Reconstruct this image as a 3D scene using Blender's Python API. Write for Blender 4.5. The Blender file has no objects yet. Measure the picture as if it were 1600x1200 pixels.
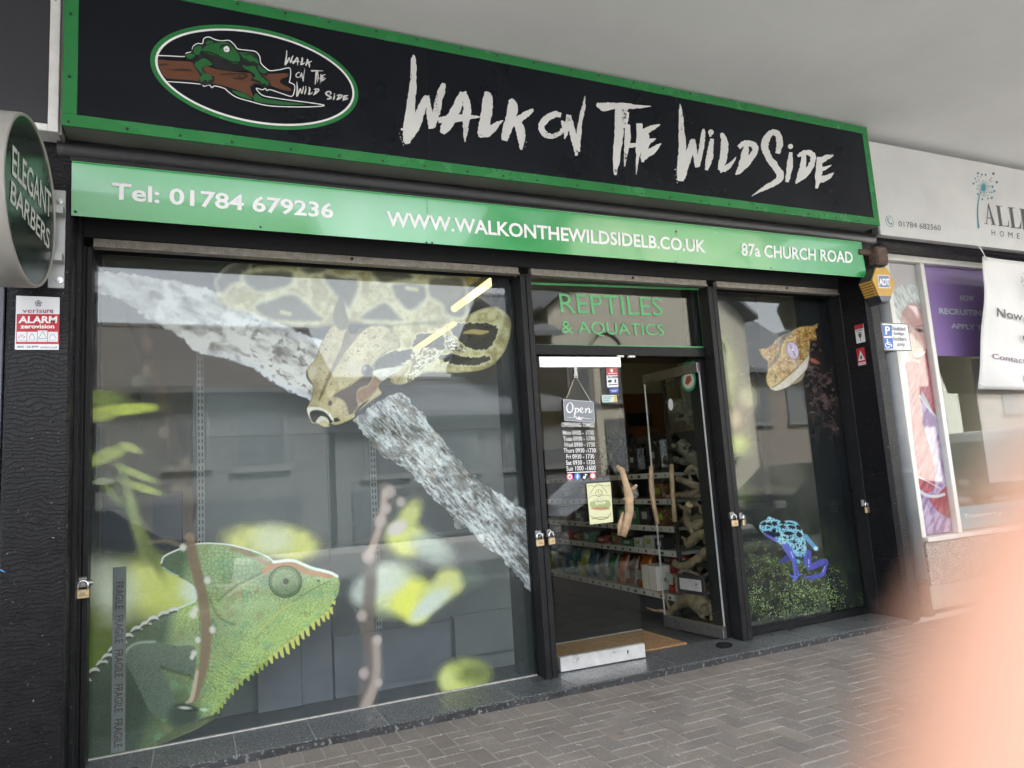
import bpy, bmesh, math, random
import numpy as np
from mathutils import Vector, Matrix
from mathutils.geometry import tessellate_polygon
S = bpy.context.scene
COL = S.collection
R = math.radians
random.seed(7)

# ---------------------------------------------------------------- camera
F, CY, CH = 1115.0, 4.44, 1.361
pt, rl, yw = 0.13251912, 0.06423896, 0.42491529
fw = Vector((math.sin(yw)*math.cos(pt), math.cos(yw)*math.cos(pt), math.sin(pt)))
rt = Vector((math.cos(yw), -math.sin(yw), 0))
dn = fw.cross(rt)
RX = rt*math.cos(rl)+dn*math.sin(rl)
RD = -rt*math.sin(rl)+dn*math.cos(rl)
CAM = Vector((0, -CY, CH))
cd = bpy.data.cameras.new('camera'); cam = bpy.data.objects.new('camera', cd); COL.objects.link(cam)
M3 = Matrix((RX, -RD, -fw)).transposed()
cam.matrix_world = Matrix.Translation(CAM) @ M3.to_4x4()
cd.sensor_width = 36; cd.lens = F/1600*36
cd.clip_start = 0.004; cd.clip_end = 400
cd.dof.use_dof = True; cd.dof.focus_distance = 4.2; cd.dof.aperture_fstop = 4.6
S.camera = cam
# ---------------------------------------------------------------- world, sun, exposure
W = bpy.data.worlds.new("World"); S.world = W; W.use_nodes = True
nt = W.node_tree; bg = nt.nodes['Background']
sky = nt.nodes.new('ShaderNodeTexSky'); sky.sky_type = 'NISHITA'; sky.sun_disc = False
sky.sun_elevation = R(52); sky.sun_rotation = R(20); sky.dust_density = 3.0; sky.air_density = 1.0
hs = nt.nodes.new('ShaderNodeHueSaturation'); hs.inputs['Saturation'].default_value = 0.24
nt.links.new(sky.outputs[0], hs.inputs['Color']); nt.links.new(hs.outputs[0], bg.inputs[0])
bg.inputs[1].default_value = 0.065
sl = bpy.data.lights.new('sun', 'SUN'); sl.energy = 2.5; sl.angle = R(15); sl.color = (1, .99, .97)
so = bpy.data.objects.new('sun', sl); COL.objects.link(so)
_d = Vector((math.sin(R(20))*math.cos(R(52)), math.cos(R(20))*math.cos(R(52)), math.sin(R(52))))
so.rotation_euler = (-_d).to_track_quat('-Z', 'Y').to_euler(); so.location = (0, 0, 30)
S.view_settings.view_transform = 'Standard'; S.view_settings.look = 'None'
S.view_settings.exposure = 4.9; S.view_settings.gamma = 1
S.render.engine = 'CYCLES'
S.cycles.use_denoising = True
S.cycles.transparent_max_bounces = 24; S.cycles.max_bounces = 10
S.cycles.caustics_reflective = False; S.cycles.caustics_refractive = False

# ---------------------------------------------------------------- helpers
def ray(u, v): return RX*((u-800)/F)+RD*((v-600)/F)+fw
def at(u, v, Y=0.0):
    d = ray(u, v); return CAM+d*((Y+CY)/d.y)
def atx(u, v, x):
    d = ray(u, v); return CAM+d*(x/d.x)
def atz(u, v, z):
    d = ray(u, v); return CAM+d*((z-CH)/d.z)
def onplane(p, n):
    n = Vector(n).normalized(); p = Vector(p)
    def f(u, v, Y=None, off=0.0):
        d = ray(u, v); return CAM+d*((p-CAM).dot(n)/d.dot(n))+n*off
    f.n = n
    return f
def facade(Y):
    return onplane((0, Y, 0), (0, -1, 0))
def lin(c):
    return tuple((x/255/12.92 if x/255 <= .04045 else ((x/255+.055)/1.055)**2.4) for x in c)

def new(name, me, m=None, parent=None):
    o = bpy.data.objects.new(name, me); COL.objects.link(o)
    if m is not None and not me.materials: me.materials.append(m)
    if parent: o.parent = parent
    return o
def tag(o, label, cat, group=None):
    o['label'] = label; o['category'] = cat
    if group: o['group'] = group
    return o
def thing(name, label, cat, loc=(0, 0, 0), group=None):
    o = bpy.data.objects.new(name, None); COL.objects.link(o); o.location = loc
    o.empty_display_size = .1
    return tag(o, label, cat, group)
def struct(o): o['kind'] = 'structure'; return o

class MB:
    def __init__(s): s.v = []; s.f = []
    def quad(s, a, b, c, d):
        n = len(s.v); s.v += [tuple(a), tuple(b), tuple(c), tuple(d)]; s.f.append((n, n+1, n+2, n+3)); return s
    def box(s, x0, x1, y0, y1, z0, z1, M=None, bev=0):
        if bev > 0:
            b = bev; n = len(s.v); vs = []
            for zi, z in enumerate((z0, z0+b, z1-b, z1)):
                i = b if zi in (0, 3) else 0
                xa, xb, ya, yb = x0+i, x1-i, y0+i, y1-i
                k = b if zi in (1, 2) else 0
                vs += [(xa+k, ya, z), (xb-k, ya, z), (xb, ya+k, z), (xb, yb-k, z), (xb-k, yb, z), (xa+k, yb, z), (xa, yb-k, z), (xa, ya+k, z)]
            if M: vs = [tuple(M @ Vector(p)) for p in vs]
            s.v += vs
            for L in range(3):
                for i in range(8):
                    j = (i+1) % 8
                    s.f.append((n+L*8+i, n+L*8+j, n+L*8+8+j, n+L*8+8+i))
            s.f.append(tuple(n+i for i in range(7, -1, -1))); s.f.append(tuple(n+24+i for i in range(8)))
            return s
        n = len(s.v)
        vs = [(x0, y0, z0), (x1, y0, z0), (x1, y1, z0), (x0, y1, z0), (x0, y0, z1), (x1, y0, z1), (x1, y1, z1), (x0, y1, z1)]
        if M: vs = [tuple(M @ Vector(p)) for p in vs]
        s.v += vs
        s.f += [tuple(n+i for i in q) for q in ((3, 2, 1, 0), (4, 5, 6, 7), (0, 1, 5, 4), (1, 2, 6, 5), (2, 3, 7, 6), (3, 0, 4, 7))]
        return s
    def tube(s, pts, rad, n=10, cap=True, squash=1.0, rug=0.0):
        pts = [Vector(p) for p in pts]; m = len(pts)
        if not hasattr(rad, '__len__'): rad = [rad]*m
        base = len(s.v); up = None
        for i, p in enumerate(pts):
            t = (pts[min(i+1, m-1)]-pts[max(i-1, 0)]).normalized()
            if up is None:
                up = t.orthogonal().normalized()
            a = (up-t*up.dot(t)).normalized(); up = a; b = t.cross(a)
            for k in range(n):
                an = 2*math.pi*k/n
                s.v.append(tuple(p+(a*math.cos(an)+b*math.sin(an)*squash)*rad[i]*(1+rug*(.6*math.sin(2*an+i*.55)+.5*math.sin(5*an-i*1.1)+.4*math.sin(3*an+i*2.3)))))
        for i in range(m-1):
            for k in range(n):
                s.f.append((base+i*n+k, base+i*n+(k+1) % n, base+(i+1)*n+(k+1) % n, base+(i+1)*n+k))
        if cap:
            s.f.append(tuple(base+k for k in range(n-1, -1, -1))); s.f.append(tuple(base+(m-1)*n+k for k in range(n)))
        return s
    def poly(s, pts):           # planar polygon of 3-D points
        pts = [Vector(p) for p in pts]
        n = len(s.v); s.v += [tuple(p) for p in pts]
        for t in tessellate_polygon([pts]): s.f.append(tuple(n+i for i in t))
        return s
    def prism(s, pts, vec):     # polygon extruded along vec
        pts = [Vector(p) for p in pts]; vec = Vector(vec); k = len(pts)
        s.poly(pts); s.poly([p+vec for p in pts])
        n = len(s.v); s.v += [tuple(p) for p in pts]+[tuple(p+vec) for p in pts]
        for i in range(k):
            j = (i+1) % k; s.f.append((n+i, n+j, n+k+j, n+k+i))
        return s
    def mesh(s, name, smooth=False):
        me = bpy.data.meshes.new(name); me.from_pydata(s.v, [], s.f)
        bm = bmesh.new(); bm.from_mesh(me)
        if smooth: bmesh.ops.remove_doubles(bm, verts=bm.verts, dist=1e-5)
        bmesh.ops.recalc_face_normals(bm, faces=bm.faces); bm.to_mesh(me); bm.free()
        if smooth:
            me.polygons.foreach_set('use_smooth', [True]*len(me.polygons))
        me.update(); return me
    def build(s, name, m, parent=None, smooth=False):
        return new(name, s.mesh(name, smooth), m, parent)
def flat(name, polys, m, parent=None):       # list of polygons, each facing the street
    b = MB()
    for p in polys: b.poly(p)
    me = bpy.data.meshes.new(name); me.from_pydata(b.v, [], b.f); me.update()
    return new(name, me, m, parent)

# ---------------------------------------------------------------- materials
def mat(name, col, rough=.6, metal=0, spec=.5, coat=0, var=0, vscale=8, bump=0, bscale=40, speck=None, emit=None, coords='Object'):
    m = bpy.data.materials.new(name); m.use_nodes = True
    N = m.node_tree.nodes; L = m.node_tree.links; p = N['Principled BSDF']
    p.inputs['Base Color'].default_value = (*col, 1); p.inputs['Roughness'].default_value = rough
    p.inputs['Metallic'].default_value = metal; p.inputs['Specular IOR Level'].default_value = spec
    p.inputs['Coat Weight'].default_value = coat; p.inputs['Coat Roughness'].default_value = .03
    if emit: p.inputs['Emission Color'].default_value = (*emit[0], 1); p.inputs['Emission Strength'].default_value = emit[1]
    tc = N.new('ShaderNodeTexCoord')
    csock = None
    if var:
        n = N.new('ShaderNodeTexNoise'); n.inputs['Scale'].default_value = vscale; n.inputs['Detail'].default_value = 6; n.inputs['Roughness'].default_value = .62
        L.new(tc.outputs[coords], n.inputs['Vector'])
        mr = N.new('ShaderNodeMapRange'); mr.inputs[1].default_value = .3; mr.inputs[2].default_value = .7; mr.inputs[3].default_value = 1-var; mr.inputs[4].default_value = 1+var
        L.new(n.outputs['Fac'], mr.inputs[0])
        mx = N.new('ShaderNodeMix'); mx.data_type = 'RGBA'; mx.blend_type = 'MULTIPLY'; mx.inputs[0].default_value = 1
        mx.inputs[6].default_value = (*col, 1); L.new(mr.outputs[0], mx.inputs[7]); csock = mx.outputs[2]
        rr = N.new('ShaderNodeMapRange'); rr.inputs[1].default_value = .3; rr.inputs[2].default_value = .7; rr.inputs[3].default_value = max(0, rough-.08); rr.inputs[4].default_value = min(1, rough+.12)
        L.new(n.outputs['Fac'], rr.inputs[0]); L.new(rr.outputs[0], p.inputs['Roughness'])
    if speck:           # (scale, threshold, colour)
        n = N.new('ShaderNodeTexNoise'); n.inputs['Scale'].default_value = speck[0]; n.inputs['Detail'].default_value = 2
        L.new(tc.outputs[coords], n.inputs['Vector'])
        mr = N.new('ShaderNodeMapRange'); mr.inputs[1].default_value = speck[1]; mr.inputs[2].default_value = speck[1]+.06
        L.new(n.outputs['Fac'], mr.inputs[0])
        mx = N.new('ShaderNodeMix'); mx.data_type = 'RGBA'; L.new(mr.outputs[0], mx.inputs[0])
        if csock: L.new(csock, mx.inputs[6])
        else: mx.inputs[6].default_value = (*col, 1)
        mx.inputs[7].default_value = (*speck[2], 1); csock = mx.outputs[2]
    if csock: L.new(csock, p.inputs['Base Color'])
    if bump:
        n = N.new('ShaderNodeTexNoise'); n.inputs['Scale'].default_value = bscale; n.inputs['Detail'].default_value = 5
        L.new(tc.outputs[coords], n.inputs['Vector'])
        b = N.new('ShaderNodeBump'); b.inputs['Strength'].default_value = bump; b.inputs['Distance'].default_value = .01
        L.new(n.outputs['Fac'], b.inputs['Height']); L.new(b.outputs[0], p.inputs['Normal'])
    m['p'] = 1
    return m
def glass_mat(name, tint=(.93, .96, .95), gain=1.0, rough=0.0):
    m = bpy.data.materials.new(name); m.use_nodes = True
    N = m.node_tree.nodes; L = m.node_tree.links; N.remove(N['Principled BSDF'])
    t = N.new('ShaderNodeBsdfTransparent'); t.inputs[0].default_value = (*tint, 1)
    g = N.new('ShaderNodeBsdfGlossy'); g.inputs['Roughness'].default_value = rough
    lw = N.new('ShaderNodeLayerWeight'); pw = N.new('ShaderNodeMath'); pw.operation = 'POWER'; pw.inputs[1].default_value = 5
    L.new(lw.outputs['Facing'], pw.inputs[0])
    ma = N.new('ShaderNodeMath'); ma.operation = 'MULTIPLY_ADD'; ma.inputs[1].default_value = .95; ma.inputs[2].default_value = .042*gain
    ma.use_clamp = True; L.new(pw.outputs[0], ma.inputs[0])
    mx = N.new('ShaderNodeMixShader'); L.new(ma.outputs[0], mx.inputs[0]); L.new(t.outputs[0], mx.inputs[1]); L.new(g.outputs[0], mx.inputs[2])
    L.new(mx.outputs[0], N['Material Output'].inputs[0])
    return m
def print_mat(name, rough=.5):
    m = bpy.data.materials.new(name); m.use_nodes = True
    N = m.node_tree.nodes; L = m.node_tree.links; p = N['Principled BSDF']
    a = N.new('ShaderNodeAttribute'); a.attribute_name = 'print'
    L.new(a.outputs['Color'], p.inputs['Base Color']); L.new(a.outputs['Alpha'], p.inputs['Alpha'])
    p.inputs['Roughness'].default_value = rough; p.inputs['Specular IOR Level'].default_value = .2
    return m
K = {}
K['black'] = mat('black_gloss_paint', (.007, .007, .0085), .42, spec=.2, var=.3, vscale=14, bump=.25, bscale=60)
K['blackm'] = mat('black_metal_paint', (.012, .012, .013), .45, spec=.2, var=.35, vscale=9, bump=.15, bscale=25, speck=(55, .7, (.12, .12, .12)))
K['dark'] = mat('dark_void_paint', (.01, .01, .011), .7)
K['alu'] = mat('weathered_aluminium', (.36, .33, .29), .45, metal=.3, var=.3, vscale=22, speck=(130, .60, (.06, .05, .04)), bump=.1, bscale=90)
K['steel'] = mat('brushed_steel', (.72, .72, .71), .33, metal=.65, var=.15, vscale=12, bump=.08, bscale=30)
K['steeld'] = mat('dull_steel', (.25, .25, .24), .35, metal=.8, var=.2, vscale=20)
K['green'] = mat('green_vinyl', (.022, .19, .05), .22, spec=.5, var=.12, vscale=2, bump=.05, bscale=4)
K['greenb'] = mat('green_strip_vinyl', (.045, .34, .10), .16, spec=.55, coat=.35, var=.08, vscale=1.5, bump=.05, bscale=1.1)
K['signblk'] = mat('sign_black', (.0055, .007, .011), .3, spec=.22, var=.12, vscale=1.3)
K['white'] = mat('white_vinyl', (.64, .64, .63), .45, var=.06, vscale=3)
K['whiteb'] = mat('white_lettering', (.8, .8, .8), .35)
K['grey'] = mat('sign_return_grey', (.17, .17, .155), .5, var=.2, vscale=5, speck=(40, .68, (.08, .08, .07)))
K['soffit'] = mat('painted_soffit', (.72, .72, .71), .8, var=.07, vscale=.8, bump=.12, bscale=6)
K['brown'] = mat('logo_brown', (.12, .045, .02), .4)
K['logogreen'] = mat('logo_green', (.012, .12, .028), .4)
K['logoblk'] = mat('logo_black', (.006, .007, .009), .4)
K['glass'] = glass_mat('window_glass', gain=.72)
K['glassn'] = glass_mat('side_window_glass', gain=1.5)
K['print'] = print_mat('window_print'); K['poster'] = print_mat('poster_print', .4)
K['tile'] = mat('granite_tile', (.055, .06, .062), .33, spec=.5, var=.35, vscale=5, speck=(105, .55, (.26, .265, .27)), bump=.06, bscale=200)
K['grout'] = mat('pale_grout', (.42, .40, .37), .9, var=.3, vscale=30)
K['kerbblk'] = mat('kerb_black_paint', (.03, .03, .032), .5, var=.5, vscale=9, speck=(38, .58, (.17, .17, .16)), bump=.4, bscale=35)
K['granite'] = mat('pink_granite', (.42, .37, .33), .5, var=.15, vscale=10, speck=(95, .53, (.07, .055, .05)))
K['pipe'] = mat('grey_pipe_paint', (.21, .222, .228), .5, var=.12, vscale=7, speck=(30, .70, (.09, .07, .05)), bump=.1, bscale=30)
K['rust'] = mat('rusty_iron', (.10, .065, .05), .8, var=.5, vscale=30, bump=.6, bscale=50)
K['cream'] = mat('cream_render', (.27, .25, .205), .85, var=.08, vscale=.7)
K['creamd'] = mat('stone_trim', (.18, .165, .14), .85, var=.1, vscale=2)
K['frameW'] = mat('white_frame', (.72, .71, .67), .4, var=.06, vscale=8)
K['brass'] = mat('brass', (.55, .42, .25), .36, metal=.75, var=.2, vscale=60)
K['chrome'] = mat('chrome_shackle', (.78, .78, .78), .22, metal=.9)
K['skin'] = mat('skin', (.46, .245, .165), .55, var=.08, vscale=60)
K['skin'].node_tree.nodes['Principled BSDF'].inputs['Subsurface Weight'].default_value = .0
def brick_bump(m, sx, sy, depth, dist=.006):     # rows of small glazed blocks under the paint
    N = m.node_tree.nodes; L = m.node_tree.links; p = N['Principled BSDF']
    tc = N.new('ShaderNodeTexCoord'); mp = N.new('ShaderNodeMapping'); mp.inputs['Rotation'].default_value = (R(90), 0, 0)
    L.new(tc.outputs['Object'], mp.inputs[0])
    no = N.new('ShaderNodeTexNoise'); no.inputs['Scale'].default_value = 7; no.inputs['Detail'].default_value = 4
    L.new(tc.outputs['Object'], no.inputs['Vector'])
    ad = N.new('ShaderNodeMixRGB'); ad.blend_type = 'LINEAR_LIGHT'; ad.inputs[0].default_value = .055
    L.new(mp.outputs[0], ad.inputs[1]); L.new(no.outputs['Color'], ad.inputs[2])
    bk = N.new('ShaderNodeTexBrick'); bk.inputs['Scale'].default_value = 1; bk.inputs['Brick Width'].default_value = sx; bk.inputs['Row Height'].default_value = sy
    bk.inputs['Mortar Size'].default_value = .0022; bk.inputs['Mortar Smooth'].default_value = .6
    bk.inputs['Color1'].default_value = (1, 1, 1, 1); bk.inputs['Color2'].default_value = (.75, .75, .75, 1); bk.inputs['Mortar'].default_value = (0, 0, 0, 1)
    L.new(ad.outputs[0], bk.inputs['Vector'])
    n2 = N.new('ShaderNodeTexNoise'); n2.inputs['Scale'].default_value = 90; n2.inputs['Detail'].default_value = 4; L.new(tc.outputs['Object'], n2.inputs['Vector'])
    mx = N.new('ShaderNodeMath'); mx.operation = 'MULTIPLY_ADD'; mx.inputs[1].default_value = .5; L.new(n2.outputs['Fac'], mx.inputs[0]); L.new(bk.outputs['Color'], mx.inputs[2])
    b = N.new('ShaderNodeBump'); b.inputs['Strength'].default_value = depth; b.inputs['Distance'].default_value = dist
    L.new(mx.outputs[0], b.inputs['Height']); L.new(b.outputs[0], p.inputs['Normal'])
K['pilaster'] = mat('painted_block_black', (.0065, .0065, .008), .34, spec=.24, var=.2, vscale=11, speck=(70, .72, (.3, .3, .3)))
brick_bump(K['pilaster'], .055, .022, .8)

# text ------------------------------------------------------------------
_tc = {}
def glyphs(s, bold=0.0, space=1.0):
    k = (s, bold, space)
    if k not in _tc:
        c = bpy.data.curves.new('t', 'FONT'); c.body = s; c.offset = bold; c.space_character = space; c.resolution_u = 3
        o = bpy.data.objects.new('t', c); COL.objects.link(o)
        dg = bpy.context.evaluated_depsgraph_get(); me = bpy.data.meshes.new_from_object(o.evaluated_get(dg))
        vs = [v.co.copy() for v in me.vertices]; fs = [tuple(p.vertices) for p in me.polygons]
        bpy.data.objects.remove(o); bpy.data.curves.remove(c); bpy.data.meshes.remove(me)
        xs = [v.x for v in vs]; ys = [v.y for v in vs]
        x0, x1, y0, y1 = min(xs), max(xs), min(ys), max(ys)
        _tc[k] = ([((v.x-x0)/(x1-x0), (v.y-y0)/(y1-y0)) for v in vs], fs)
    return _tc[k]
def text(name, items, m, parent=None):
    """items: (string, BL, BR, TL as world points, bold, space) -> one mesh"""
    out = []
    for it in items:
        s, bl, br, tl = it[:4]; bold = it[4] if len(it) > 4 else 0; sp = it[5] if len(it) > 5 else 1
        uv, fs = glyphs(s, bold, sp); bl, br, tl = Vector(bl), Vector(br), Vector(tl)
        me = bpy.data.meshes.new(name); me.from_pydata([tuple(bl+(br-bl)*a+(tl-bl)*b) for a, b in uv], [], fs); me.update()
        out.append(new(name, me, m, parent))
    return out
def ptext(s, P, bl, br, tl, off=.001, bold=0, space=1):     # pixel corners on plane P
    a, b, c = P(*bl), P(*br), P(*tl); n = P.n*off
    return (s, a+n, b+n, c+n, bold, space)

# brush strokes ------------------------------------------------------------
def catmull(pts, n=5):
    if len(pts) < 3: return [tuple(p) for p in pts]
    P = [pts[0]]+list(pts)+[pts[-1]]; out = []
    for i in range(1, len(P)-2):
        for k in range(n):
            t = k/n; out.append(tuple(.5*((2*b)+(-a+c)*t+(2*a-5*b+4*c-d)*t*t+(-a+3*b-3*c+d)*t**3) for a, b, c, d in zip(P[i-1], P[i], P[i+1], P[i+2])))
    out.append(tuple(pts[-1])); return out
def strokes(name, lst, P, ox, oy, sc, m, parent=None, off=.001, rough=.0, n=6):
    b = MB(); rng = random.Random(3)
    for si, st in enumerate(lst):
        cs = catmull(st, n) if len(st) > 1 else st
        if len(st) == 1:
            x, y, w = st[0]; pts = [P(ox+sc*(x+w/2*math.cos(a)), oy+sc*(y+w/2*math.sin(a)), off=off+si*.00025) for a in [k*math.pi/6 for k in range(12)]]
            b.poly(pts); continue
        Lp = []; Rp = []
        for i, (x, y, w) in enumerate(cs):
            a = cs[max(i-1, 0)]; c = cs[min(i+1, len(cs)-1)]
            dx, dy = c[0]-a[0], c[1]-a[1]; l = math.hypot(dx, dy) or 1; nx, ny = -dy/l, dx/l
            j1 = rough*rng.uniform(-1, 1)*min(1, w/25); j2 = rough*rng.uniform(-1, 1)*min(1, w/25); h = max(w, 1)/2
            Lp.append(P(ox+sc*(x+nx*(h+j1)), oy+sc*(y+ny*(h+j1)), off=off+si*.00025)); Rp.append(P(ox+sc*(x-nx*(h+j2)), oy+sc*(y-ny*(h+j2)), off=off+si*.00025))
        for i in range(len(cs)-1): b.quad(Lp[i], Lp[i+1], Rp[i+1], Rp[i])
    me = bpy.data.meshes.new(name); me.from_pydata(b.v, [], b.f); me.update()
    return new(name, me, m, parent)
def pxpoly(P, pts, ox=0, oy=0, sc=1, off=.001, smooth=0):
    if smooth:
        q = list(pts); m = len(q); pts = []
        for i in range(m):
            a, b_, c, d = q[i-1], q[i], q[(i+1) % m], q[(i+2) % m]
            for k in range(smooth):
                t = k/smooth; pts.append(tuple(.5*((2*y)+(-x+z)*t+(2*x-5*y+4*z-w)*t*t+(-x+3*y-3*z+w)*t**3) for x, y, z, w in zip(a, b_, c, d)))
    return [P(ox+sc*x, oy+sc*y, off=off) for x, y in pts]
# ================================================================ setting
def pavement():
    w = .1; g = .0023; V = []; Fc = []; cols = []
    rng = random.Random(5)
    def brick(x0, x1, y0, y1):
        zt = rng.uniform(-.0018, .0012); t = rng.uniform(.92, 1.07); wm = rng.uniform(-.03, .03); b = .004
        n = len(V)
        tl = rng.uniform(-.001, .001)
        for (z, i) in ((-.02, 0), (-.004, 0), (0, b)):
            for k, (x, y) in enumerate(((x0+g+i, y0+g+i), (x1-g-i, y0+g+i), (x1-g-i, y1-g-i), (x0+g+i, y1-g-i))):
                V.append((x, y, z+zt+(tl if k in (1, 2) else -tl))); cols.append((t*(1+wm), t, t*(1-wm), 1))
        for L in range(2):
            for i in range(4):
                j = (i+1) % 4; Fc.append((n+L*4+i, n+L*4+j, n+L*4+4+j, n+L*4+4+i))
        Fc.append((n+8, n+9, n+10, n+11))
    x0, x1 = -1.5, 8.5; ytop = -.262
    x = x0+.034
    while x < x1:
        brick(x, x+.1043, ytop-.205, ytop); x += .1043
    yt = ytop-.207; w = .1025
    nx = int((x1-x0)/w); ny = int(4.2/w)
    for i in range(-2, nx+2):
        for j in range(-1, ny+2):
            k = (i+j) % 4; X0 = x0+i*w; Yt = yt-j*w
            if k == 0:
                a, b_, c, d = X0, X0+2*w, Yt-w, Yt
            elif k == 2:
                a, b_, c, d = X0, X0+w, Yt-2*w, Yt
            else: continue
            d = min(d, yt); c = min(c, yt)
            if d-c < .02: continue
            brick(a, b_, c, d)
    me = bpy.data.meshes.new('pavement'); me.from_pydata(V, [], Fc)
    at_ = me.color_attributes.new('tint', 'FLOAT_COLOR', 'POINT'); at_.data.foreach_set('color', np.array(cols, dtype=np.float32).ravel())
    m = mat('paver_concrete', (.205, .176, .152), .9, var=.16, vscale=3.5, speck=(85, .66, (.50, .47, .43)), bump=.35, bscale=120)
    N = m.node_tree.nodes; L = m.node_tree.links; p = N['Principled BSDF']; src = p.inputs['Base Color'].links[0].from_socket
    a = N.new('ShaderNodeAttribute'); a.attribute_name = 'tint'; mx = N.new('ShaderNodeMix'); mx.data_type = 'RGBA'; mx.blend_type = 'MULTIPLY'; mx.inputs[0].default_value = 1
    L.new(src, mx.inputs[6]); L.new(a.outputs['Color'], mx.inputs[7]); L.new(mx.outputs[2], p.inputs['Base Color'])
    vo = N.new('ShaderNodeTexVoronoi'); vo.inputs['Scale'].default_value = 2.1; tc = N.new('ShaderNodeTexCoord'); L.new(tc.outputs['Object'], vo.inputs['Vector'])
    gm = N.new('ShaderNodeMapRange'); gm.inputs[1].default_value = .028; gm.inputs[2].default_value = .040; gm.inputs[3].default_value = .62; gm.inputs[4].default_value = 0; L.new(vo.outputs['Distance'], gm.inputs[0])
    ns_ = N.new('ShaderNodeTexNoise'); ns_.inputs['Scale'].default_value = 1.1; ns_.inputs['Detail'].default_value = 5; L.new(tc.outputs['Object'], ns_.inputs['Vector'])
    st_ = N.new('ShaderNodeMapRange'); st_.inputs[1].default_value = .52; st_.inputs[2].default_value = .70; st_.inputs[3].default_value = 1; st_.inputs[4].default_value = .82; L.new(ns_.outputs['Fac'], st_.inputs[0])
    m2 = N.new('ShaderNodeMix'); m2.data_type = 'RGBA'; m2.blend_type = 'MULTIPLY'; m2.inputs[0].default_value = 1; L.new(mx.outputs[2], m2.inputs[6]); L.new(st_.outputs[0], m2.inputs[7])
    m3 = N.new('ShaderNodeMix'); m3.data_type = 'RGBA'; L.new(gm.outputs[0], m3.inputs[0]); L.new(m2.outputs[2], m3.inputs[6]); m3.inputs[7].default_value = (.10, .095, .09, 1); L.new(m3.outputs[2], p.inputs['Base Color'])
    struct(new('pavement', me, m))
    b = MB().box(-30, 40, -5.2, -.25, -.4, -.0035)
    struct(b.build('pavement_bed', mat('joint_sand', (.33, .31, .28), .95, var=.35, vscale=40)))
    b = MB().box(-30, 40, -5.36, -5.2, -.45, -.004); struct(b.build('kerb', mat('kerb_concrete', (.33, .32, .30), .85, var=.15, vscale=5)))
    b = MB().quad((-60, -60, -.13), (90, -60, -.13), (90, -5.2, -.13), (-60, -5.2, -.13)); struct(b.build('road', mat('asphalt', (.10, .10, .10), .85, var=.15, vscale=4, bump=.3, bscale=80)))
    b = MB().box(-60, 90, -13.2, -11.4, -.4, -.02); struct(b.build('far_pavement', mat('far_paving', (.17, .165, .155), .9, var=.1, vscale=2)))
pavement()

# ================================================================ shop building
shop = thing('shop_building', 'reptile shop with black framed windows covered in animal pictures under a white canopy', 'shop building')
def part(b, name, m, parent=None, smooth=False): return b.build(name, m, parent or shop, smooth)
# canopy over the footway, building above
part(MB().box(-14, 24, -4.62, 0.6, 4.185, 4.45), 'canopy', K['soffit'])
part(MB().box(-14, 24, 0.16, 7.2, 4.45, 8.5), 'upper_wall', mat('brick_upper', (.22, .12, .09), .85, var=.1))
# pilasters
part(MB().box(-.845, -.567, -.275, .3, 0, 3.6, bev=.012), 'pilaster', K['pilaster'])
part(MB().box(5.256, 5.41, -.275, .3, 0, 3.6, bev=.03), 'pilaster', K['pilaster'])
# inner reveal of the pilasters
part(MB().box(-.566, -.548, -.12, -.006, .04, 3.0), 'jamb', K['blackm'])
# header above the shutter rails, fascia backing
part(MB().box(-.565, 5.254, -.004, .16, 2.852, 3.2), 'header', K['dark'])
part(MB().box(-.62, 5.50, -.255, .3, 3.2, 4.184), 'fascia_board', K['black'])
b = MB(); b.tube([(-.64, -.262, 3.232), (2.3, -.262, 3.232), (5.42, -.262, 3.232)], .052, 20); part(b, 'cornice', mat('cornice_gloss_black', (.013, .013, .015), .3, spec=.6, bump=.55, bscale=160, speck=(90, .72, (.25, .25, .25))), smooth=True)
part(MB().box(-.58, 5.25, -.29, -.006, 3.165, 3.2), 'fascia_ledge', K['dark'])
# shutter guides: pairs of channel posts
for x0, x1, zt in ((-.567, -.508, 2.80), (2.124, 2.212, 2.80), (3.788, 3.882, 2.80), (5.253, 5.34, 2.80)):
    b = MB(); xm = (x0+x1)/2
    b.box(x0, xm-.003, 0, .125, .04, zt, bev=.003); b.box(xm+.003, x1, .003, .125, .04, zt, bev=.003); b.box(xm-.004, xm+.004, .02, .12, .04, zt)
    part(b, 'shutter_guide', K['blackm'])
# shutter bottom rails
for i, (x0, x1) in enumerate(((-.505, 2.118), (2.214, 3.785), (3.886, 5.25))):
    b = MB(); b.box(x0, x1, .0, .05, 2.806, 2.85, bev=.004); b.box(x0, x1, -.012, .05, 2.797, 2.805)
    rl_ = part(b, 'shutter_rail', K['alu'])
    h = MB()
    xm = x0+.55*(x1-x0); h.tube([(xm, -.002, 2.828), (xm, -.004, 2.828)], .011, 12)
    part(h, 'bolt', K['dark'], rl_)
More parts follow.
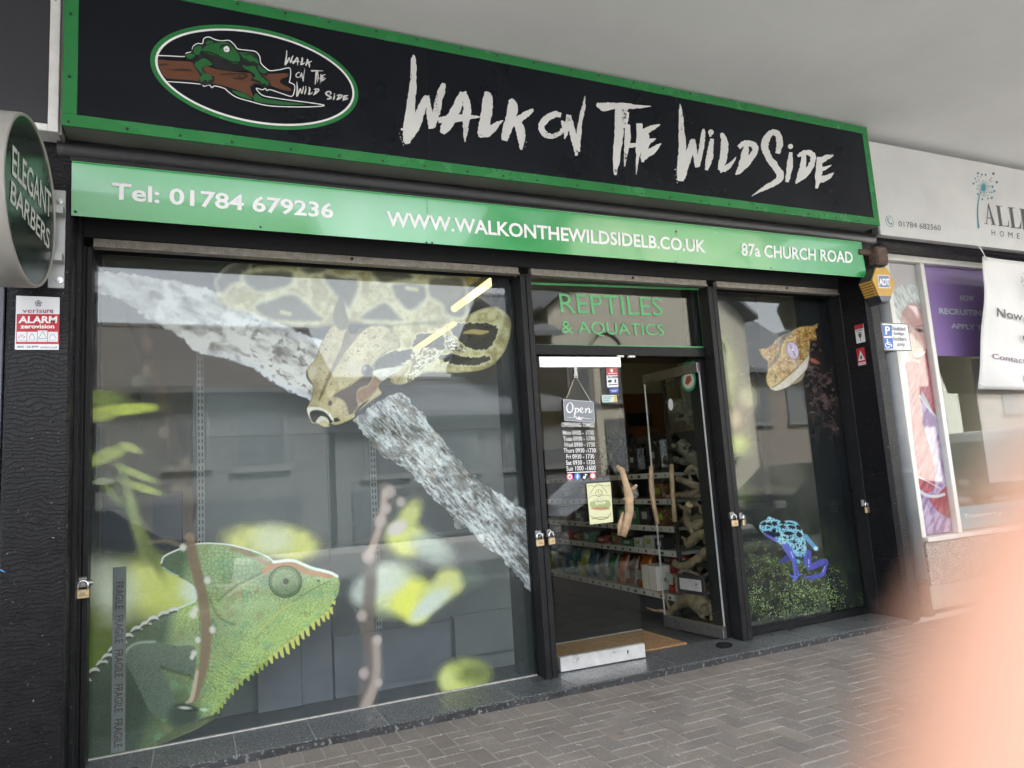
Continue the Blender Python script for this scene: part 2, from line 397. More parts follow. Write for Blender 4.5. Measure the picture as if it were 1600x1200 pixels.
# threshold tiles
b = MB(); x = .2017-.4005*3
gr = MB().box(-.56, 5.4, -.245, .19, -.02, .0375); part(gr, 'threshold_bed', K['grout'])
while x < 5.25:
    xa, xb = max(x, -.56)+.0022, min(x+.4005, 5.38)-.0022
    if xb-xa > .02:
        y1 = .134
        if 2.1 < (xa+xb)/2 < 3.8: y1 = .19
        b.box(xa, xb, -.249, y1, 0, .04, bev=.0025)
    x += .4005
part(b, 'threshold_tiles', K['tile'])
b = MB(); b.tube([(3.60, .0, .0402), (3.60, .0, .0435)], .1, 24, squash=.62); part(b, 'floor_plate', K['blackm'])
b = MB(); b.poly([at(u, v, -.2775) for u, v in ((0, 889.5), (3, 890), (6, 892.5), (9.5, 893.5), (6, 894), (2.5, 892.5), (0, 892))]); part(b, 'paint_mark', mat('blue_paint_mark', (.06, .22, .42), .5))
part(MB().box(-.56, 5.30, -.262, -.2495, -.02, .0335), 'threshold_riser', K['kerbblk'])
# windows --------------------------------------------------------------
GY = .14
def window(x0, x1, z0, z1, name='window'):
    return part(MB().box(x0, x1, GY, GY+.006, z0, z1), name, K['glass'])
wl = window(-.545, 2.155, .043, 2.86)
wr = window(3.855, 5.285, .098, 2.86)
tr = window(2.156, 3.854, 2.315, 2.86, 'transom_window')
for w_, segs in ((wl, ((-.548, -.530, .04, 2.86), (2.118, 2.138, .04, 2.86))), (wr, ((3.86, 3.875, .09, 2.86), (5.262, 5.28, .09, 2.86)))):
    b = MB()
    for q in segs: b.box(q[0], q[1], GY-.02, GY+.03, q[2], q[3])
    b.box(segs[0][0], segs[1][1], GY-.012, GY-.001, 2.80, 2.86)
    part(b, 'window_frame', K['black'], w_)
b = MB(); b.box(-.53, 2.12, GY-.008, GY+.008, .04, .046); part(b, 'sealant', K['grout'], wl)
b = MB(); b.box(-.5315, -.5285, GY-.004, GY-.0005, .04, 2.8); b.box(2.136, 2.139, GY-.024, GY-.0205, .04, 2.2); part(b, 'sealant', mat('old_sealant', (.42, .42, .42), .6, var=.3, vscale=30), wl)
b = MB(); b.box(3.87, 5.27, GY-.05, GY+.01, .041, .097, bev=.006); part(b, 'window_sill', K['black'], wr)
b = MB(); b.box(5.2605, 5.2635, GY-.024, GY-.0205, .1, 2.8); part(b, 'sealant', mat('old_sealant_pale', (.45, .45, .45), .6), wr)
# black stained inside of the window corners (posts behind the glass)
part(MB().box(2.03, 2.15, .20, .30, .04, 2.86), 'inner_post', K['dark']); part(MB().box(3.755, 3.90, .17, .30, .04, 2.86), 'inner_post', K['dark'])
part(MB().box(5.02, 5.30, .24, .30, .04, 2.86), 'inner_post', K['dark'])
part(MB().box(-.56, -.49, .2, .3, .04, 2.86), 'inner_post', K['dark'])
part(MB().box(2.14, 3.87, .095, .175, 2.238, 2.313, bev=.004), 'transom_bar', K['black'])
# green line round the transom, green lettering
PG = facade(GY-.0015)
b = MB()
def band(b, P, p, q, wpx, off=.0):       # straight vinyl line on plane P from pixel p to q, wpx wide in metres
    a, c = P(*p, off=off), P(*q, off=off); d = (c-a).normalized(); n = d.cross(P.n).normalized()*wpx/2
    b.quad(a-n, c-n, c+n, a+n)
band(b, PG, (805.5, 434), (810.5, 541), .018); band(b, PG, (806, 442), (1093, 452), .018, .0002); band(b, PG, (1090.5, 452), (1100.5, 545), .018); band(b, PG, (810.5, 540), (1101, 543.5), .022, .0004)
K['letgreen'] = mat('green_window_vinyl', (.10, .42, .15), .5)
part(b, 'vinyl_border', K['letgreen'], tr)
o = text('lettering', [ptext('REPTILES', PG, (876.5, 489), (1036, 494), (873, 458)), ptext('& AQUATICS', PG, (878, 524.5), (1038.5, 528.5), (876, 501))], K['letgreen'], tr)

# doors -----------------------------------------------------------------
def door(hx, hy, ex, ey, zb, zt, rails, face):
    """glass leaf from hinge (hx,hy) to free edge (ex,ey)"""
    L = math.hypot(ex-hx, ey-hy); a = math.atan2(ey-hy, ex-hx)
    M = Matrix.Translation((hx, hy, 0)) @ Matrix.Rotation(a, 4, 'Z')
    b = MB(); b.box(0, L, -.005, .005, zb+.09, zt-.075, M)
    d = part(b, 'door', K['glass'])
    for z0, z1 in ((zb, zb+.095), (zt-.08, zt)):
        b = MB(); b.box(0, L, -.018, .018, z0, z1, M, bev=.003); part(b, 'door_rail', rails, d)
    k = MB(); k.box(L*.78, L*.78+.008, -.0195, -.017, zb+.045, zb+.06, M); k.tube([M @ Vector((L*.78+.004, -.0195*face, zb+.062)), M @ Vector((L*.78+.004, -.017*face, zb+.062))], .007, 10)
    k.box(L*.78, L*.78+.008, -.0195, -.017, zt-.05, zt-.035, M); part(k, 'keyhole', K['dark'], d)
    return d, M, L
dl, ML, LL = door(2.272, .10, 2.945, .075, .045, 2.222, K['steel'], 1)
dr, MR, LR = door(3.722, .125, 3.655, .80, .045, 2.20, K['steeld'], -1)
b = MB(); b.box(0, LR, -.0055, .0055, .14, 2.12, MR @ Matrix.Scale(1, 4)); 
e = MB(); e.box(LR-.004, LR+.003, -.006, .006, .14, 2.125, MR); e.box(-.003, .004, -.0062, .0062, .14, 2.125, MR); part(e, 'glass_edge', K['steel'], dr)
b = MB(); b.box(2.93, 2.985, .07, .095, 2.222, 2.236); b.box(3.03, 3.085, .07, .095, 2.222, 2.236); part(b, 'door_stop', K['frameW'])
PD = onplane((2.272, .093, 0), (-.0371, -.9993, 0))
# driftwood door handles
K['wood'] = mat('bare_driftwood', (.26, .19, .115), .6, var=.35, vscale=14, bump=.7, bscale=18)
K['woodd'] = mat('grey_driftwood', (.24, .18, .125), .75, var=.45, vscale=9, bump=.6, bscale=24)
K['bark'] = mat('lichen_bark', (.12, .11, .075), .9, var=.6, vscale=24, bump=.9, bscale=40, speck=(60, .6, (.3, .3, .24)))
K['woodcut'] = mat('cut_wood_end', (.55, .42, .25), .7, var=.2, vscale=20)
def dpx(u, v, off): return PD(u, v, off=off)
b = MB(); b.tube([dpx(958, 728, .05), dpx(964, 735, .07), dpx(970, 757, .075), dpx(975, 775, .07), dpx(975, 800, .075), dpx(972, 820, .06), dpx(968, 837, .045)], [.012, .021, .024, .034, .031, .029, .026], 12)
b.tube([dpx(975, 768, .06), dpx(981, 763, .08), dpx(985, 758, .09)], [.016, .014, .011], 10)
b.tube([dpx(968, 800, .05), dpx(964, 820, .04), dpx(964, 836, .03)], [.008, .018, .012], 10)
b.tube([dpx(972, 780, .07), dpx(972, 780, .005)], .01, 8)
K['hwood'] = mat('polished_driftwood', (.40, .27, .155), .5, var=.3, vscale=22, bump=.5, bscale=18); part(b, 'handle', K['hwood'], dl, True)
def rx(u, v, off=0):     # point on the open leaf
    n = Vector((-math.sin(math.atan2(.675, -.067)), math.cos(math.atan2(.675, -.067)), 0)); d = ray(u, v); p = Vector((3.722, .125, 0))
    q = CAM+d*((p-CAM).dot(n)/d.dot(n)); return q+n*off
for k, pts in enumerate((((1026, 728), (1025, 745), (1026, 765), (1030, 790), (1036, 818)), ((1041, 726), (1041, 742), (1042, 765), (1044, 790), (1046, 816)))):
    b = MB(); sgn = 1 if k == 0 else -1
    b.tube([rx(u, v, sgn*.06) for u, v in pts], [.018, .02, .021, .02, .019], 10); part(b, 'handle', K['hwood'], dr, True)
# vinyl on the doors: opening times
white = K['whiteb']
rows = [('OPENING TIMES', 877.5, 667, 928, 667.5, 7), ('Mon 0930 - 1730', 879.5, 679.5, 928, 679.5, 7), ('Tues 0930 - 1730', 880, 689, 929, 688.5, 7), ('Wed 0930 - 1730', 881, 698.5, 929.5, 698, 7), ('Thurs 0930 -1730', 880.5, 707.5, 931, 707, 7), ('Fri 0930 - 1730', 885, 717, 928.5, 716.5, 7), ('Sat 0930 - 1730', 884.5, 726.5, 929.5, 725.5, 7), ('Sun 1000 -1600', 885, 736, 930.5, 734.5, 7.5)]
items = [ptext(s, PD, (x0, y0), (x1, y1), (x0-.4, y0-h), .002, .009) for i, (s, x0, y0, x1, y1, h) in enumerate(rows)]
text('lettering', items, white, dl)
b = MB(); band(b, PD, (886, 738.5), (931, 737), .006, .002); part(b, 'underline', white, dl)
def disc(P, u, v, rpx, off, n=20, sq=1):
    c = P(u, v); r = (P(u+rpx, v)-c).length
    ex = Vector((0, 0, 1)).cross(P.n).normalized(); ez = Vector((0, 0, 1))
    return [c+P.n*off+ex*r*math.cos(2*math.pi*k/n)*sq+ez*r*math.sin(2*math.pi*k/n) for k in range(n)]
def rrect(P, bl, br, tl, off, rad=.2, n=4):
    A, B_, T = P(*bl, off=off), P(*br, off=off), P(*tl, off=off); ex = B_-A; ez = T-A
    lx, lz = ex.length, ez.length; r = rad*min(lx, lz); ex.normalize(); ez.normalize(); out = []
    for cx, cz, a0 in ((lx-r, r, -90), (lx-r, lz-r, 0), (r, lz-r, 90), (r, r, 180)):
        for k in range(n+1):
            a = R(a0+90*k/n); out.append(A+ex*(cx+r*math.cos(a))+ez*(cz+r*math.sin(a)))
    return out
icons = ((890, 745, (.75, .12, .22)), (902, 744.5, (.05, .18, .60)), (914, 744, (.01, .01, .012)), (926, 743.5, (.62, .10, .13)))
for k, (u, v, c) in enumerate(icons):
    flat('icon', [disc(PD, u, v, 5, .002)], mat('icon_ink', c, .4), dl)
ic = [disc(PD, 890, 745, 3.4, .0024), disc(PD, 926, 743.5, 3.0, .0024, sq=1.1), rrect(PD, (901.3, 748.8), (903.0, 748.7), (901.3, 741), .0024), rrect(PD, (900, 745.3), (904.6, 745.2), (900, 743.9), .0027), disc(PD, 912.8, 746, 2.0, .0024), rrect(PD, (913.8, 746), (915, 746), (913.8, 740.2), .0026), rrect(PD, (914, 742.6), (917, 742.9), (914, 741), .0028)]
flat('icon_mark', ic, white, dl)
flat('icon_mark', [disc(PD, 890, 745, 1.9, .003)], mat('icon_pink', (.7, .1, .2), .4), dl)
# ================================================================ printed window pictures
def _hash(i, j, s):
    n = (i.astype(np.int64)*374761393+j.astype(np.int64)*668265263+s*1442695041) & 0xffffffff
    n = ((n ^ (n >> 13))*1274126177) & 0xffffffff
    return ((n ^ (n >> 16)) & 0xffff)/65535.0
def vnoise(u, v, s=0):
    i = np.floor(u); j = np.floor(v); a = u-i; b = v-j; a = a*a*(3-2*a); b = b*b*(3-2*b)
    h = lambda p, q: _hash(i+p, j+q, s)
    return (h(0, 0)*(1-a)+h(1, 0)*a)*(1-b)+(h(0, 1)*(1-a)+h(1, 1)*a)*b
def fbm(u, v, s=0, o=4):
    t = 0; am = .5
    for k in range(o):
        t = t+am*vnoise(u*2**k, v*2**k, s+k*7); am *= .5
    return t/(1-.5**o)
def voro(u, v, s=0):
    i = np.floor(u); j = np.floor(v); f1 = np.full(u.shape, 9.0); f2 = f1.copy(); idv = np.zeros(u.shape)
    for p in (-1, 0, 1):
        for q in (-1, 0, 1):
            dx = i+p+.15+.7*_hash(i+p, j+q, s)-u; dy = j+q+.15+.7*_hash(i+p, j+q, s+91)-v
            d = np.sqrt(dx*dx+dy*dy); c = d < f1
            f2 = np.where(c, f1, np.minimum(f2, d)); idv = np.where(c, _hash(i+p, j+q, s+37), idv); f1 = np.where(c, d, f1)
    return f1, f2-f1, idv
def sst(e0, e1, x):
    t = np.clip((x-e0)/(e1-e0), 0, 1); return t*t*(3-2*t)
class Canvas:
    def __init__(s, U, V, rgb, a):
        s.U, s.V = U, V; s.c = np.zeros((len(U), 3))+np.array(lin(rgb)); s.a = np.full(len(U), float(a))
    def over(s, m, rgb, a=1.0, idx=None):
        """blend colour (sRGB triple or (n,3) linear array) with opacity a under mask m"""
        if idx is None: idx = slice(None)
        col = np.array(lin(rgb)) if isinstance(rgb, tuple) else rgb
        m = m[:, None]; s.c[idx] = s.c[idx]*(1-m)+col*m
        m = m[:, 0]; s.a[idx] = s.a[idx]*(1-m)+a*m
    def near(s, x0, y0, x1, y1):
        return np.nonzero((s.U > x0) & (s.U < x1) & (s.V > y0) & (s.V < y1))[0]
    def poly(s, pts, smooth=4, soft=1.0):
        """-> idx, mask, signed distance (+ inside), u, v"""
        q = list(pts); m = len(q)
        if smooth > 1:
            o = []
            for i in range(m):
                a, b, c, d = q[i-1], q[i], q[(i+1) % m], q[(i+2) % m]
                for k in range(smooth):
                    t = k/smooth; o.append(tuple(.5*((2*y)+(-x+z)*t+(2*x-5*y+4*z-w)*t*t+(-x+3*y-3*z+w)*t**3) for x, y, z, w in zip(a, b, c, d)))
            q = o
        P = np.array(q, float); pad = soft*2+2
        idx = s.near(P[:, 0].min()-pad, P[:, 1].min()-pad, P[:, 0].max()+pad, P[:, 1].max()+pad)
        u, v = s.U[idx], s.V[idx]; d2 = np.full(len(idx), 1e9); ins = np.zeros(len(idx), bool)
        for i in range(len(P)):
            a = P[i]; b = P[(i+1) % len(P)]; e = b-a; l = e@e
            if l < 1e-9: continue
            t = np.clip(((u-a[0])*e[0]+(v-a[1])*e[1])/l, 0, 1)
            d2 = np.minimum(d2, (u-a[0]-t*e[0])**2+(v-a[1]-t*e[1])**2)
            if a[1] != b[1]:
                c = ((a[1] > v) != (b[1] > v)) & (u < (b[0]-a[0])*(v-a[1])/(b[1]-a[1])+a[0]); ins ^= c
        sd = np.where(ins, 1, -1)*np.sqrt(d2)
        return idx, sst(-soft, soft, sd), sd, u, v
    def stroke(s, pts, soft=1.0, n=6):
        q = np.array(catmull(pts, n), float); w = q[:, 2].max()/2+soft*2+2
        idx = s.near(q[:, 0].min()-w, q[:, 1].min()-w, q[:, 0].max()+w, q[:, 1].max()+w)
        u, v = s.U[idx], s.V[idx]; sd = np.full(len(idx), -1e9); T = np.zeros(len(idx))
        for i in range(len(q)-1):
            a, b = q[i], q[i+1]; e = b[:2]-a[:2]; l = e@e
            if l < 1e-9: continue
            t = np.clip(((u-a[0])*e[0]+(v-a[1])*e[1])/l, 0, 1)
            d = (a[2]+(b[2]-a[2])*t)/2-np.sqrt((u-a[0]-t*e[0])**2+(v-a[1]-t*e[1])**2)
            c = d > sd; sd = np.where(c, d, sd); T = np.where(c, (i+t)/(len(q)-1), T)
        return idx, sst(-soft, soft, sd), sd, u, v
    def blob(s, cx, cy, rx, ry, rot=0, soft=.35):
        r = max(rx, ry)*(1+1.25*soft)+1; idx = s.near(cx-r, cy-r, cx+r, cy+r); u, v = s.U[idx]-cx, s.V[idx]-cy
        c, n = math.cos(R(rot)), math.sin(R(rot)); d = np.sqrt(((u*c+v*n)/rx)**2+((-u*n+v*c)/ry)**2)
        return idx, 1-sst(1-soft*1.25, 1+soft*1.25, d)
    def dab(s, cx, cy, rx, ry, rgb, a=1.0, rot=0, soft=.35, k=1.0):
        if rgb[1] > 150 and rgb[2] < 145 and soft >= .3: rgb = (min(238, rgb[0]+8), rgb[1], rgb[2]+38)
        i, m = s.blob(cx, cy, rx, ry, rot, soft)
        if len(i):
            if max(rx, ry) > 17 and soft >= .3: m = np.clip(m*(.72+.5*fbm(s.U[i]/15+cx, s.V[i]/10, 5, 3)), 0, 1)
            s.over(m*k, rgb, a, i)
    def line(s, pts, rgb, a=1.0, soft=1.0, k=1.0):
        i, m = s.stroke(pts, soft)[:2]
        if len(i): s.over(m*k, rgb, a, i)
def A(*c): return np.array(lin(c))
def mixc(a, b, t): return a*(1-t[:, None])+b*t[:, None]

def sheet(name, x0, x1, z0, z1, Y, step, paint, m, parent, bg, a0):
    nx = int((x1-x0)/step)+1; nz = int((z1-z0)/step)+1
    X, Z = np.meshgrid(np.linspace(x0, x1, nx), np.linspace(z0, z1, nz)); X = X.ravel(); Z = Z.ravel()
    D = np.stack([X, np.full(X.shape, Y+CY), Z-CH], 1)
    a, b, c = (D@np.array(v) for v in (RX, RD, fw)); U = a/c*F+800; V = b/c*F+600
    cv = Canvas(U, V, bg, a0); paint(cv)
    me = bpy.data.meshes.new(name); n = nx*nz
    me.vertices.add(n); me.vertices.foreach_set('co', np.stack([X, np.full(n, Y), Z], 1).astype(np.float32).ravel())
    I = (np.arange(nz-1)[:, None]*nx+np.arange(nx-1)[None, :]).ravel()
    q = np.stack([I, I+1, I+nx+1, I+nx], 1).astype(np.int32); k = len(q)
    me.loops.add(k*4); me.loops.foreach_set('vertex_index', q.ravel()); me.polygons.add(k)
    me.polygons.foreach_set('loop_start', np.arange(0, k*4, 4, dtype=np.int32)); me.update(calc_edges=True)
    at_ = me.color_attributes.new('print', 'FLOAT_COLOR', 'POINT')
    at_.data.foreach_set('color', np.concatenate([np.clip(cv.c, 0, 1), np.clip(cv.a, 0, 1)[:, None]], 1).astype(np.float32).ravel())
    me.update()
    return new(name, me, m, parent)

def scales(u, v, base, dark, cell, s, warp=1.5, edge=.16, amt=.8, ang=0, st=1.0):
    """reptile skin: rounded cells with dark gaps"""
    w = warp*(fbm(u/23, v/23, s+5, 3)-.5)*2; c, n = math.cos(R(ang)), math.sin(R(ang))
    p = (u*c+v*n)/cell/st+w; q = (-u*n+v*c)/cell+w*.7
    f1, g, i = voro(p, q, s); f2, g2, i2 = voro(p*1.7+9, q*1.7, s+3); big = fbm(u/40, v/40, s+9, 2) > .5
    g = np.where(big, g, g2*1.1); f1 = np.where(big, f1, f2); i = np.where(big, i, i2)
    t = (1-sst(0, edge, g))*amt*(.6+.5*fbm(u/15, v/15, s+2, 2))
    return mixc(base*(.93+.14*i[:, None])*(1.10-.28*f1[:, None]), dark, np.clip(t, 0, 1))
def glow(u, v, L):
    """soft light and dark areas of the pictured animal: (x, y, rx, ry, gain)"""
    t = np.ones(len(u))
    for x, y, rx, ry, g in L: t = t*(1+g*np.exp(-((u-x)/rx)**2-((v-y)/ry)**2))
    return t[:, None]

def paint_left(c):
    U, V = c.U, c.V
    n1 = fbm(U/60, V/60, 3, 3)
    c.over(sst(.45, .8, n1)*.2, (58, 64, 64), .2)
    # out-of-focus green at the left edge, yellow leaf bokeh
    for q in ((170, 975, 70, 75, (96, 110, 52), .75, 0, .8), (150, 1040, 40, 60, (110, 130, 45), .8, 0, .7), (190, 930, 125, 45, (120, 130, 60), .85, -5, .6),
              (235, 915, 60, 40, (214, 220, 96), .95, 0, .5), (150, 905, 40, 34, (178, 184, 130), .9, 0, .6), (285, 930, 55, 42, (200, 210, 80), .9, -8, .5), (315, 920, 28, 28, (225, 228, 222), .9, 0, .6), (180, 925, 30, 36, (222, 224, 200), .9, 0, .7),
              (395, 845, 45, 24, (205, 208, 90), .95, 5, .4), (455, 850, 42, 27, (202, 206, 84), .95, 8, .35), (425, 842, 26, 22, (225, 225, 190), .85, 0, .7),
              (160, 622, 36, 13, (150, 170, 60), .8, 5, .5), (190, 640, 58, 9, (205, 220, 70), .95, -4, .35), (150, 650, 28, 9, (190, 205, 80), .9, 0, .5), (165, 712, 40, 11, (178, 195, 70), .85, -22, .4), (205, 700, 18, 6, (190, 205, 90), .8, 20, .5),
              (212, 740, 34, 6, (178, 196, 80), .85, 22, .5), (222, 762, 32, 6, (180, 196, 70), .85, 18, .5), (208, 800, 9, 70, (160, 178, 80), .75, -14, .6), (235, 860, 8, 40, (140, 150, 90), .6, -25, .7), (175, 770, 30, 8, (140, 160, 70), .6, 50, .6), (160, 752, 25, 5, (150, 170, 90), .6, -5, .6),
              (634, 842, 32, 28, (216, 222, 92), .95, 20, .35), (676, 858, 34, 20, (190, 196, 186), .85, 30, .5), (615, 922, 42, 34, (222, 224, 175), .95, -35, .4), (645, 935, 38, 30, (226, 230, 70), 1, -20, .3), (650, 955, 20, 20, (228, 232, 70), 1, 0, .4), (688, 925, 38, 18, (215, 218, 160), .95, -35, .4), (702, 908, 24, 20, (208, 212, 100), .95, 0, .4), (672, 945, 36, 13, (220, 222, 214), .95, -40, .4), (602, 905, 30, 24, (228, 228, 214), .9, -30, .5), (568, 925, 20, 24, (205, 206, 200), .85, 20, .4),
              (724, 1058, 36, 26, (206, 216, 80), .95, -10, .4), (700, 1062, 12, 18, (214, 222, 100), .9, 0, .5), (740, 1052, 24, 18, (130, 140, 70), .7, 0, .6), (640, 805, 15, 26, (200, 205, 90), .9, 30, .45), (620, 825, 16, 10, (228, 210, 205), .9, -30, .4), (740, 900, 16, 14, (110, 124, 112), .5, 0, .7)):
        c.dab(q[0], q[1], q[2], q[3], q[4], q[5], q[6], q[7])
    # thin blurred twigs
    c.line([(222, 480, 16), (228, 540, 16), (245, 590, 18), (262, 650, 18), (272, 700, 18), (288, 760, 20), (298, 840, 20), (306, 880, 22)], (92, 78, 70), .6, 6, .8)
    c.dab(216, 595, 12, 9, (108, 116, 104), .6, -30)
    for u, v, r in ((229, 535, 8), (228, 580, 8), (255, 675, 9), (290, 722, 8), (275, 765, 9), (294, 767, 8)): c.dab(u, v, r*.9, r, (150, 132, 118), .6, 0, .5, .7)
    for pts in ([(600, 760, 15), (604, 790, 17), (590, 830, 17), (582, 870, 18), (578, 920, 20), (574, 980, 20), (578, 1040, 20), (570, 1105, 22)],):
        c.line(pts, (128, 108, 100), .7, 7, .85)
        c.line([(588, 1000, 12), (588, 1060, 14), (570, 1108, 16)], (205, 178, 168), .8, 5, .8)
    c.line([(601, 770, 10), (594, 820, 10), (577, 868, 11)], (196, 172, 162), .85, 4, .9)
    for u, v, r in ((609, 768, 10), (626, 784, 8), (604, 795, 8), (594, 814, 10), (575, 870, 11), (565, 962, 9), (590, 1000, 8), (568, 1052, 9), (592, 1067, 7)): c.dab(u, v, r*.9, r, (214, 190, 184), .8, 20, .45, .8)
    # the silvery branch, two lengths behind the snake
    up = [(135, 428), (180, 425), (250, 435), (330, 452), (400, 490), (470, 520), (515, 548), (520, 640), (480, 625), (430, 600), (395, 575), (350, 560), (305, 548), (285, 528), (235, 500), (190, 470), (140, 452)]
    dn_ = [(553, 656), (575, 640), (590, 628), (606, 618), (625, 614), (643, 626), (662, 650), (690, 684), (712, 714), (740, 742), (775, 768), (805, 790), (830, 812), (842, 930), (806, 897), (778, 868), (748, 845), (733, 826), (712, 826), (708, 808), (676, 778), (640, 738), (617, 724), (590, 706), (572, 682)]
    for k, (poly, ang) in enumerate(((up, 24), (dn_, 46))):
        i, m, sd, u, v = c.poly(poly, 3, 2.5 if k == 0 else 1.2)
        sd = sd+(fbm(u/7, v/7, 31, 4)-.5)*(8 if k == 0 else 9); m = sst(-2.5, 2.5, sd) if k == 0 else sst(-1, 1, sd)
        cc, ss = math.cos(R(ang)), math.sin(R(ang)); p = u*cc+v*ss; q = -u*ss+v*cc; wv = 3*(fbm(u/40, v/40, 5, 3)-.5)
        if k == 0:
            f = fbm(p/22+wv, q/14, 11, 5); g = fbm(p/55, q/22+wv, 17, 3)
            t = np.clip((f-.40)*2.6*(.5+.6*sst(150, 380, u))+(g-.5)*1.0+.5, 0, 1); col = mixc(A(112, 106, 104), A(220, 216, 216), t)
            col = mixc(col, A(86, 80, 76), sst(.60, .74, fbm(p/10+wv, q/7, 51, 3))*sst(280, 420, u)*.7); col = mixc(col, A(214, 214, 226), sst(16, 1, sd)*sst(230, 420, u)*sst(520, 560, v+.1*u)*.7)
        else:
            f = fbm(p/9+wv, q/2.0, 11, 5); g = fbm(p/30, q/12+wv, 17, 4); h = fbm(p/2.4, q/2.0, 61, 3)
            t = np.clip(.60+(f-.5)*1.8+(g-.5)*1.3+(h-.5)*.7, 0, 1); col = mixc(A(82, 78, 76), A(226, 226, 230), t)
            dkz = sst(.50, .68, fbm(p/26+7, q/9+wv, 71, 4)); col = mixc(col, A(98, 92, 86), dkz*.65)
            for qq, w in ((-.26, .035), (-.12, .02), (.34, .03)):
                q0 = (q-q.mean())/(q.max()-q.min()); col = mixc(col, A(64, 58, 54), np.exp(-((q0-qq-.03*np.sin(p/35)-.05*(g-.5))/w*1.6)**2)*sst(650, 720, u)*.75)
            col = mixc(col, A(150, 130, 108), sst(.66, .74, fbm(p/20, q/8, 81, 3))*.35); col = col*(1-.25*sst(14, 0, sd)*(v-u*.95 > 40))[:, None]
        c.over(m, col, .97, i)
    # snake body: cream coils with dark saddles, soft above and sharp at the right
    Z = lambda L: [(320+.3125*x, 400+.3125*y) for x, y in L]
    def cream(L, soft, k):
        i, m, sd, u, v = c.poly(Z(L), 4, soft); n = fbm(u/13, v/13, 3, 4); col = mixc(A(176, 162, 112), A(224, 214, 168), sst(.32, .68, n))
        col = mixc(col, A(150, 132, 96), sst(.55, .75, fbm(u/7, v/7, 8, 3))*.5)
        if soft < 3:
            rows = .5+.5*np.sin(u*1.5+v*.6+2*fbm(u/20, v/20, 4, 2)); col = col*(.86+.22*rows)[:, None]; col = mixc(col, A(118, 104, 74), sst(5, 0, sd)*.6)
        c.over(m*k, col, .95, i)
    def saddle(L, soft, k=.92, edge=True):
        i, m, sd, u, v = c.poly(Z(L), 4, soft); sd = sd+(fbm(u/4, v/4, 6, 3)-.5)*(6 if soft < 3 else 3)
        if edge: c.over(sst(-soft-3.5, -1, sd)*.55, (232, 226, 190), .95, i)
        c.over(sst(-soft, soft, sd)*k, (70, 66, 62), .8, i)
    cream([(60, 215), (130, 140), (250, 60), (500, 40), (800, 50), (1000, 70), (1200, 90), (1290, 200), (1300, 330), (1100, 335), (960, 350), (760, 335), (640, 350), (430, 345), (250, 285), (140, 265)], 7, .9)
    for L in ([(255, 250), (330, 222), (430, 192), (500, 235), (560, 290), (590, 320), (480, 328), (350, 318), (270, 285)], [(590, 85), (680, 110), (770, 125), (725, 255), (690, 225), (640, 180)], [(935, 140), (1000, 132), (1100, 150), (1108, 205), (1040, 268), (1000, 258), (955, 205)], [(780, 312), (860, 250), (910, 238), (960, 288), (990, 322), (900, 322)],
              [(60, 130), (120, 60), (220, 30), (190, 120), (130, 140), (90, 180)], [(190, 105), (260, 80), (420, 75), (440, 120), (400, 155), (300, 178), (235, 160)], [(1125, 120), (1180, 110), (1290, 120), (1300, 290), (1210, 295), (1190, 240), (1125, 200)], [(840, 70), (980, 70), (1040, 110), (960, 125), (880, 130)], [(480, 60), (590, 55), (600, 75), (520, 90)]):
        saddle(L, 5, .85)
    for L in ([(385, 280), (425, 290)], [(1010, 160), (1060, 168)]): c.line([(*Z([p_])[0], 6) for p_ in L], (214, 204, 150), .95, 2.5, .8)
    cream([(940, 350), (1050, 342), (1150, 336), (1230, 328), (1300, 322), (1330, 288), (1400, 258), (1460, 254), (1512, 290), (1532, 335), (1522, 420), (1490, 492), (1440, 546), (1380, 572), (1290, 584), (1180, 584), (1110, 584), (1062, 602), (1000, 640), (940, 640), (930, 610), (1010, 560), (900, 480)], 1.2, .97)
    for L in ([(1055, 402), (1100, 386), (1185, 390), (1198, 430), (1195, 470), (1120, 462), (1046, 458)], [(845, 560), (870, 512), (930, 482), (1000, 470), (1040, 470), (1045, 500), (1000, 530), (930, 560), (870, 574)], [(1228, 350), (1290, 336), (1400, 336), (1458, 350), (1464, 388), (1440, 440), (1400, 468), (1330, 465), (1280, 432), (1240, 385)], [(1168, 508), (1230, 488), (1285, 500), (1350, 508), (1420, 502), (1424, 520), (1380, 540), (1300, 546), (1220, 534)], [(1040, 540), (1075, 520), (1090, 545), (1050, 575)]):
        saddle(L, .9, .97)
    c.line([(*Z([p_])[0], w_) for p_, w_ in (((1296, 384), 3), ((1340, 378), 7), ((1380, 382), 7), ((1416, 378), 3))], (196, 172, 116), .95, 1, .95)
    i, m, sd, u, v = c.poly(Z([(1205, 400), (1240, 410), (1290, 450), (1310, 480), (1250, 480), (1210, 460)]), 3, 1); n = fbm(u/2.5, v/2.5, 14, 3); c.over(m, mixc(A(120, 104, 82), A(232, 226, 206), sst(.4, .62, n)), .97, i)
    i, m, sd, u, v = c.poly(Z([(1040, 470), (1150, 460), (1165, 500), (1100, 560), (1060, 610), (1000, 630), (1030, 560)]), 3, 1); n = fbm(u/2.5, v/2.5, 14, 3); c.over(m, mixc(A(128, 112, 86), A(230, 224, 196), sst(.4, .62, n)), .97, i)
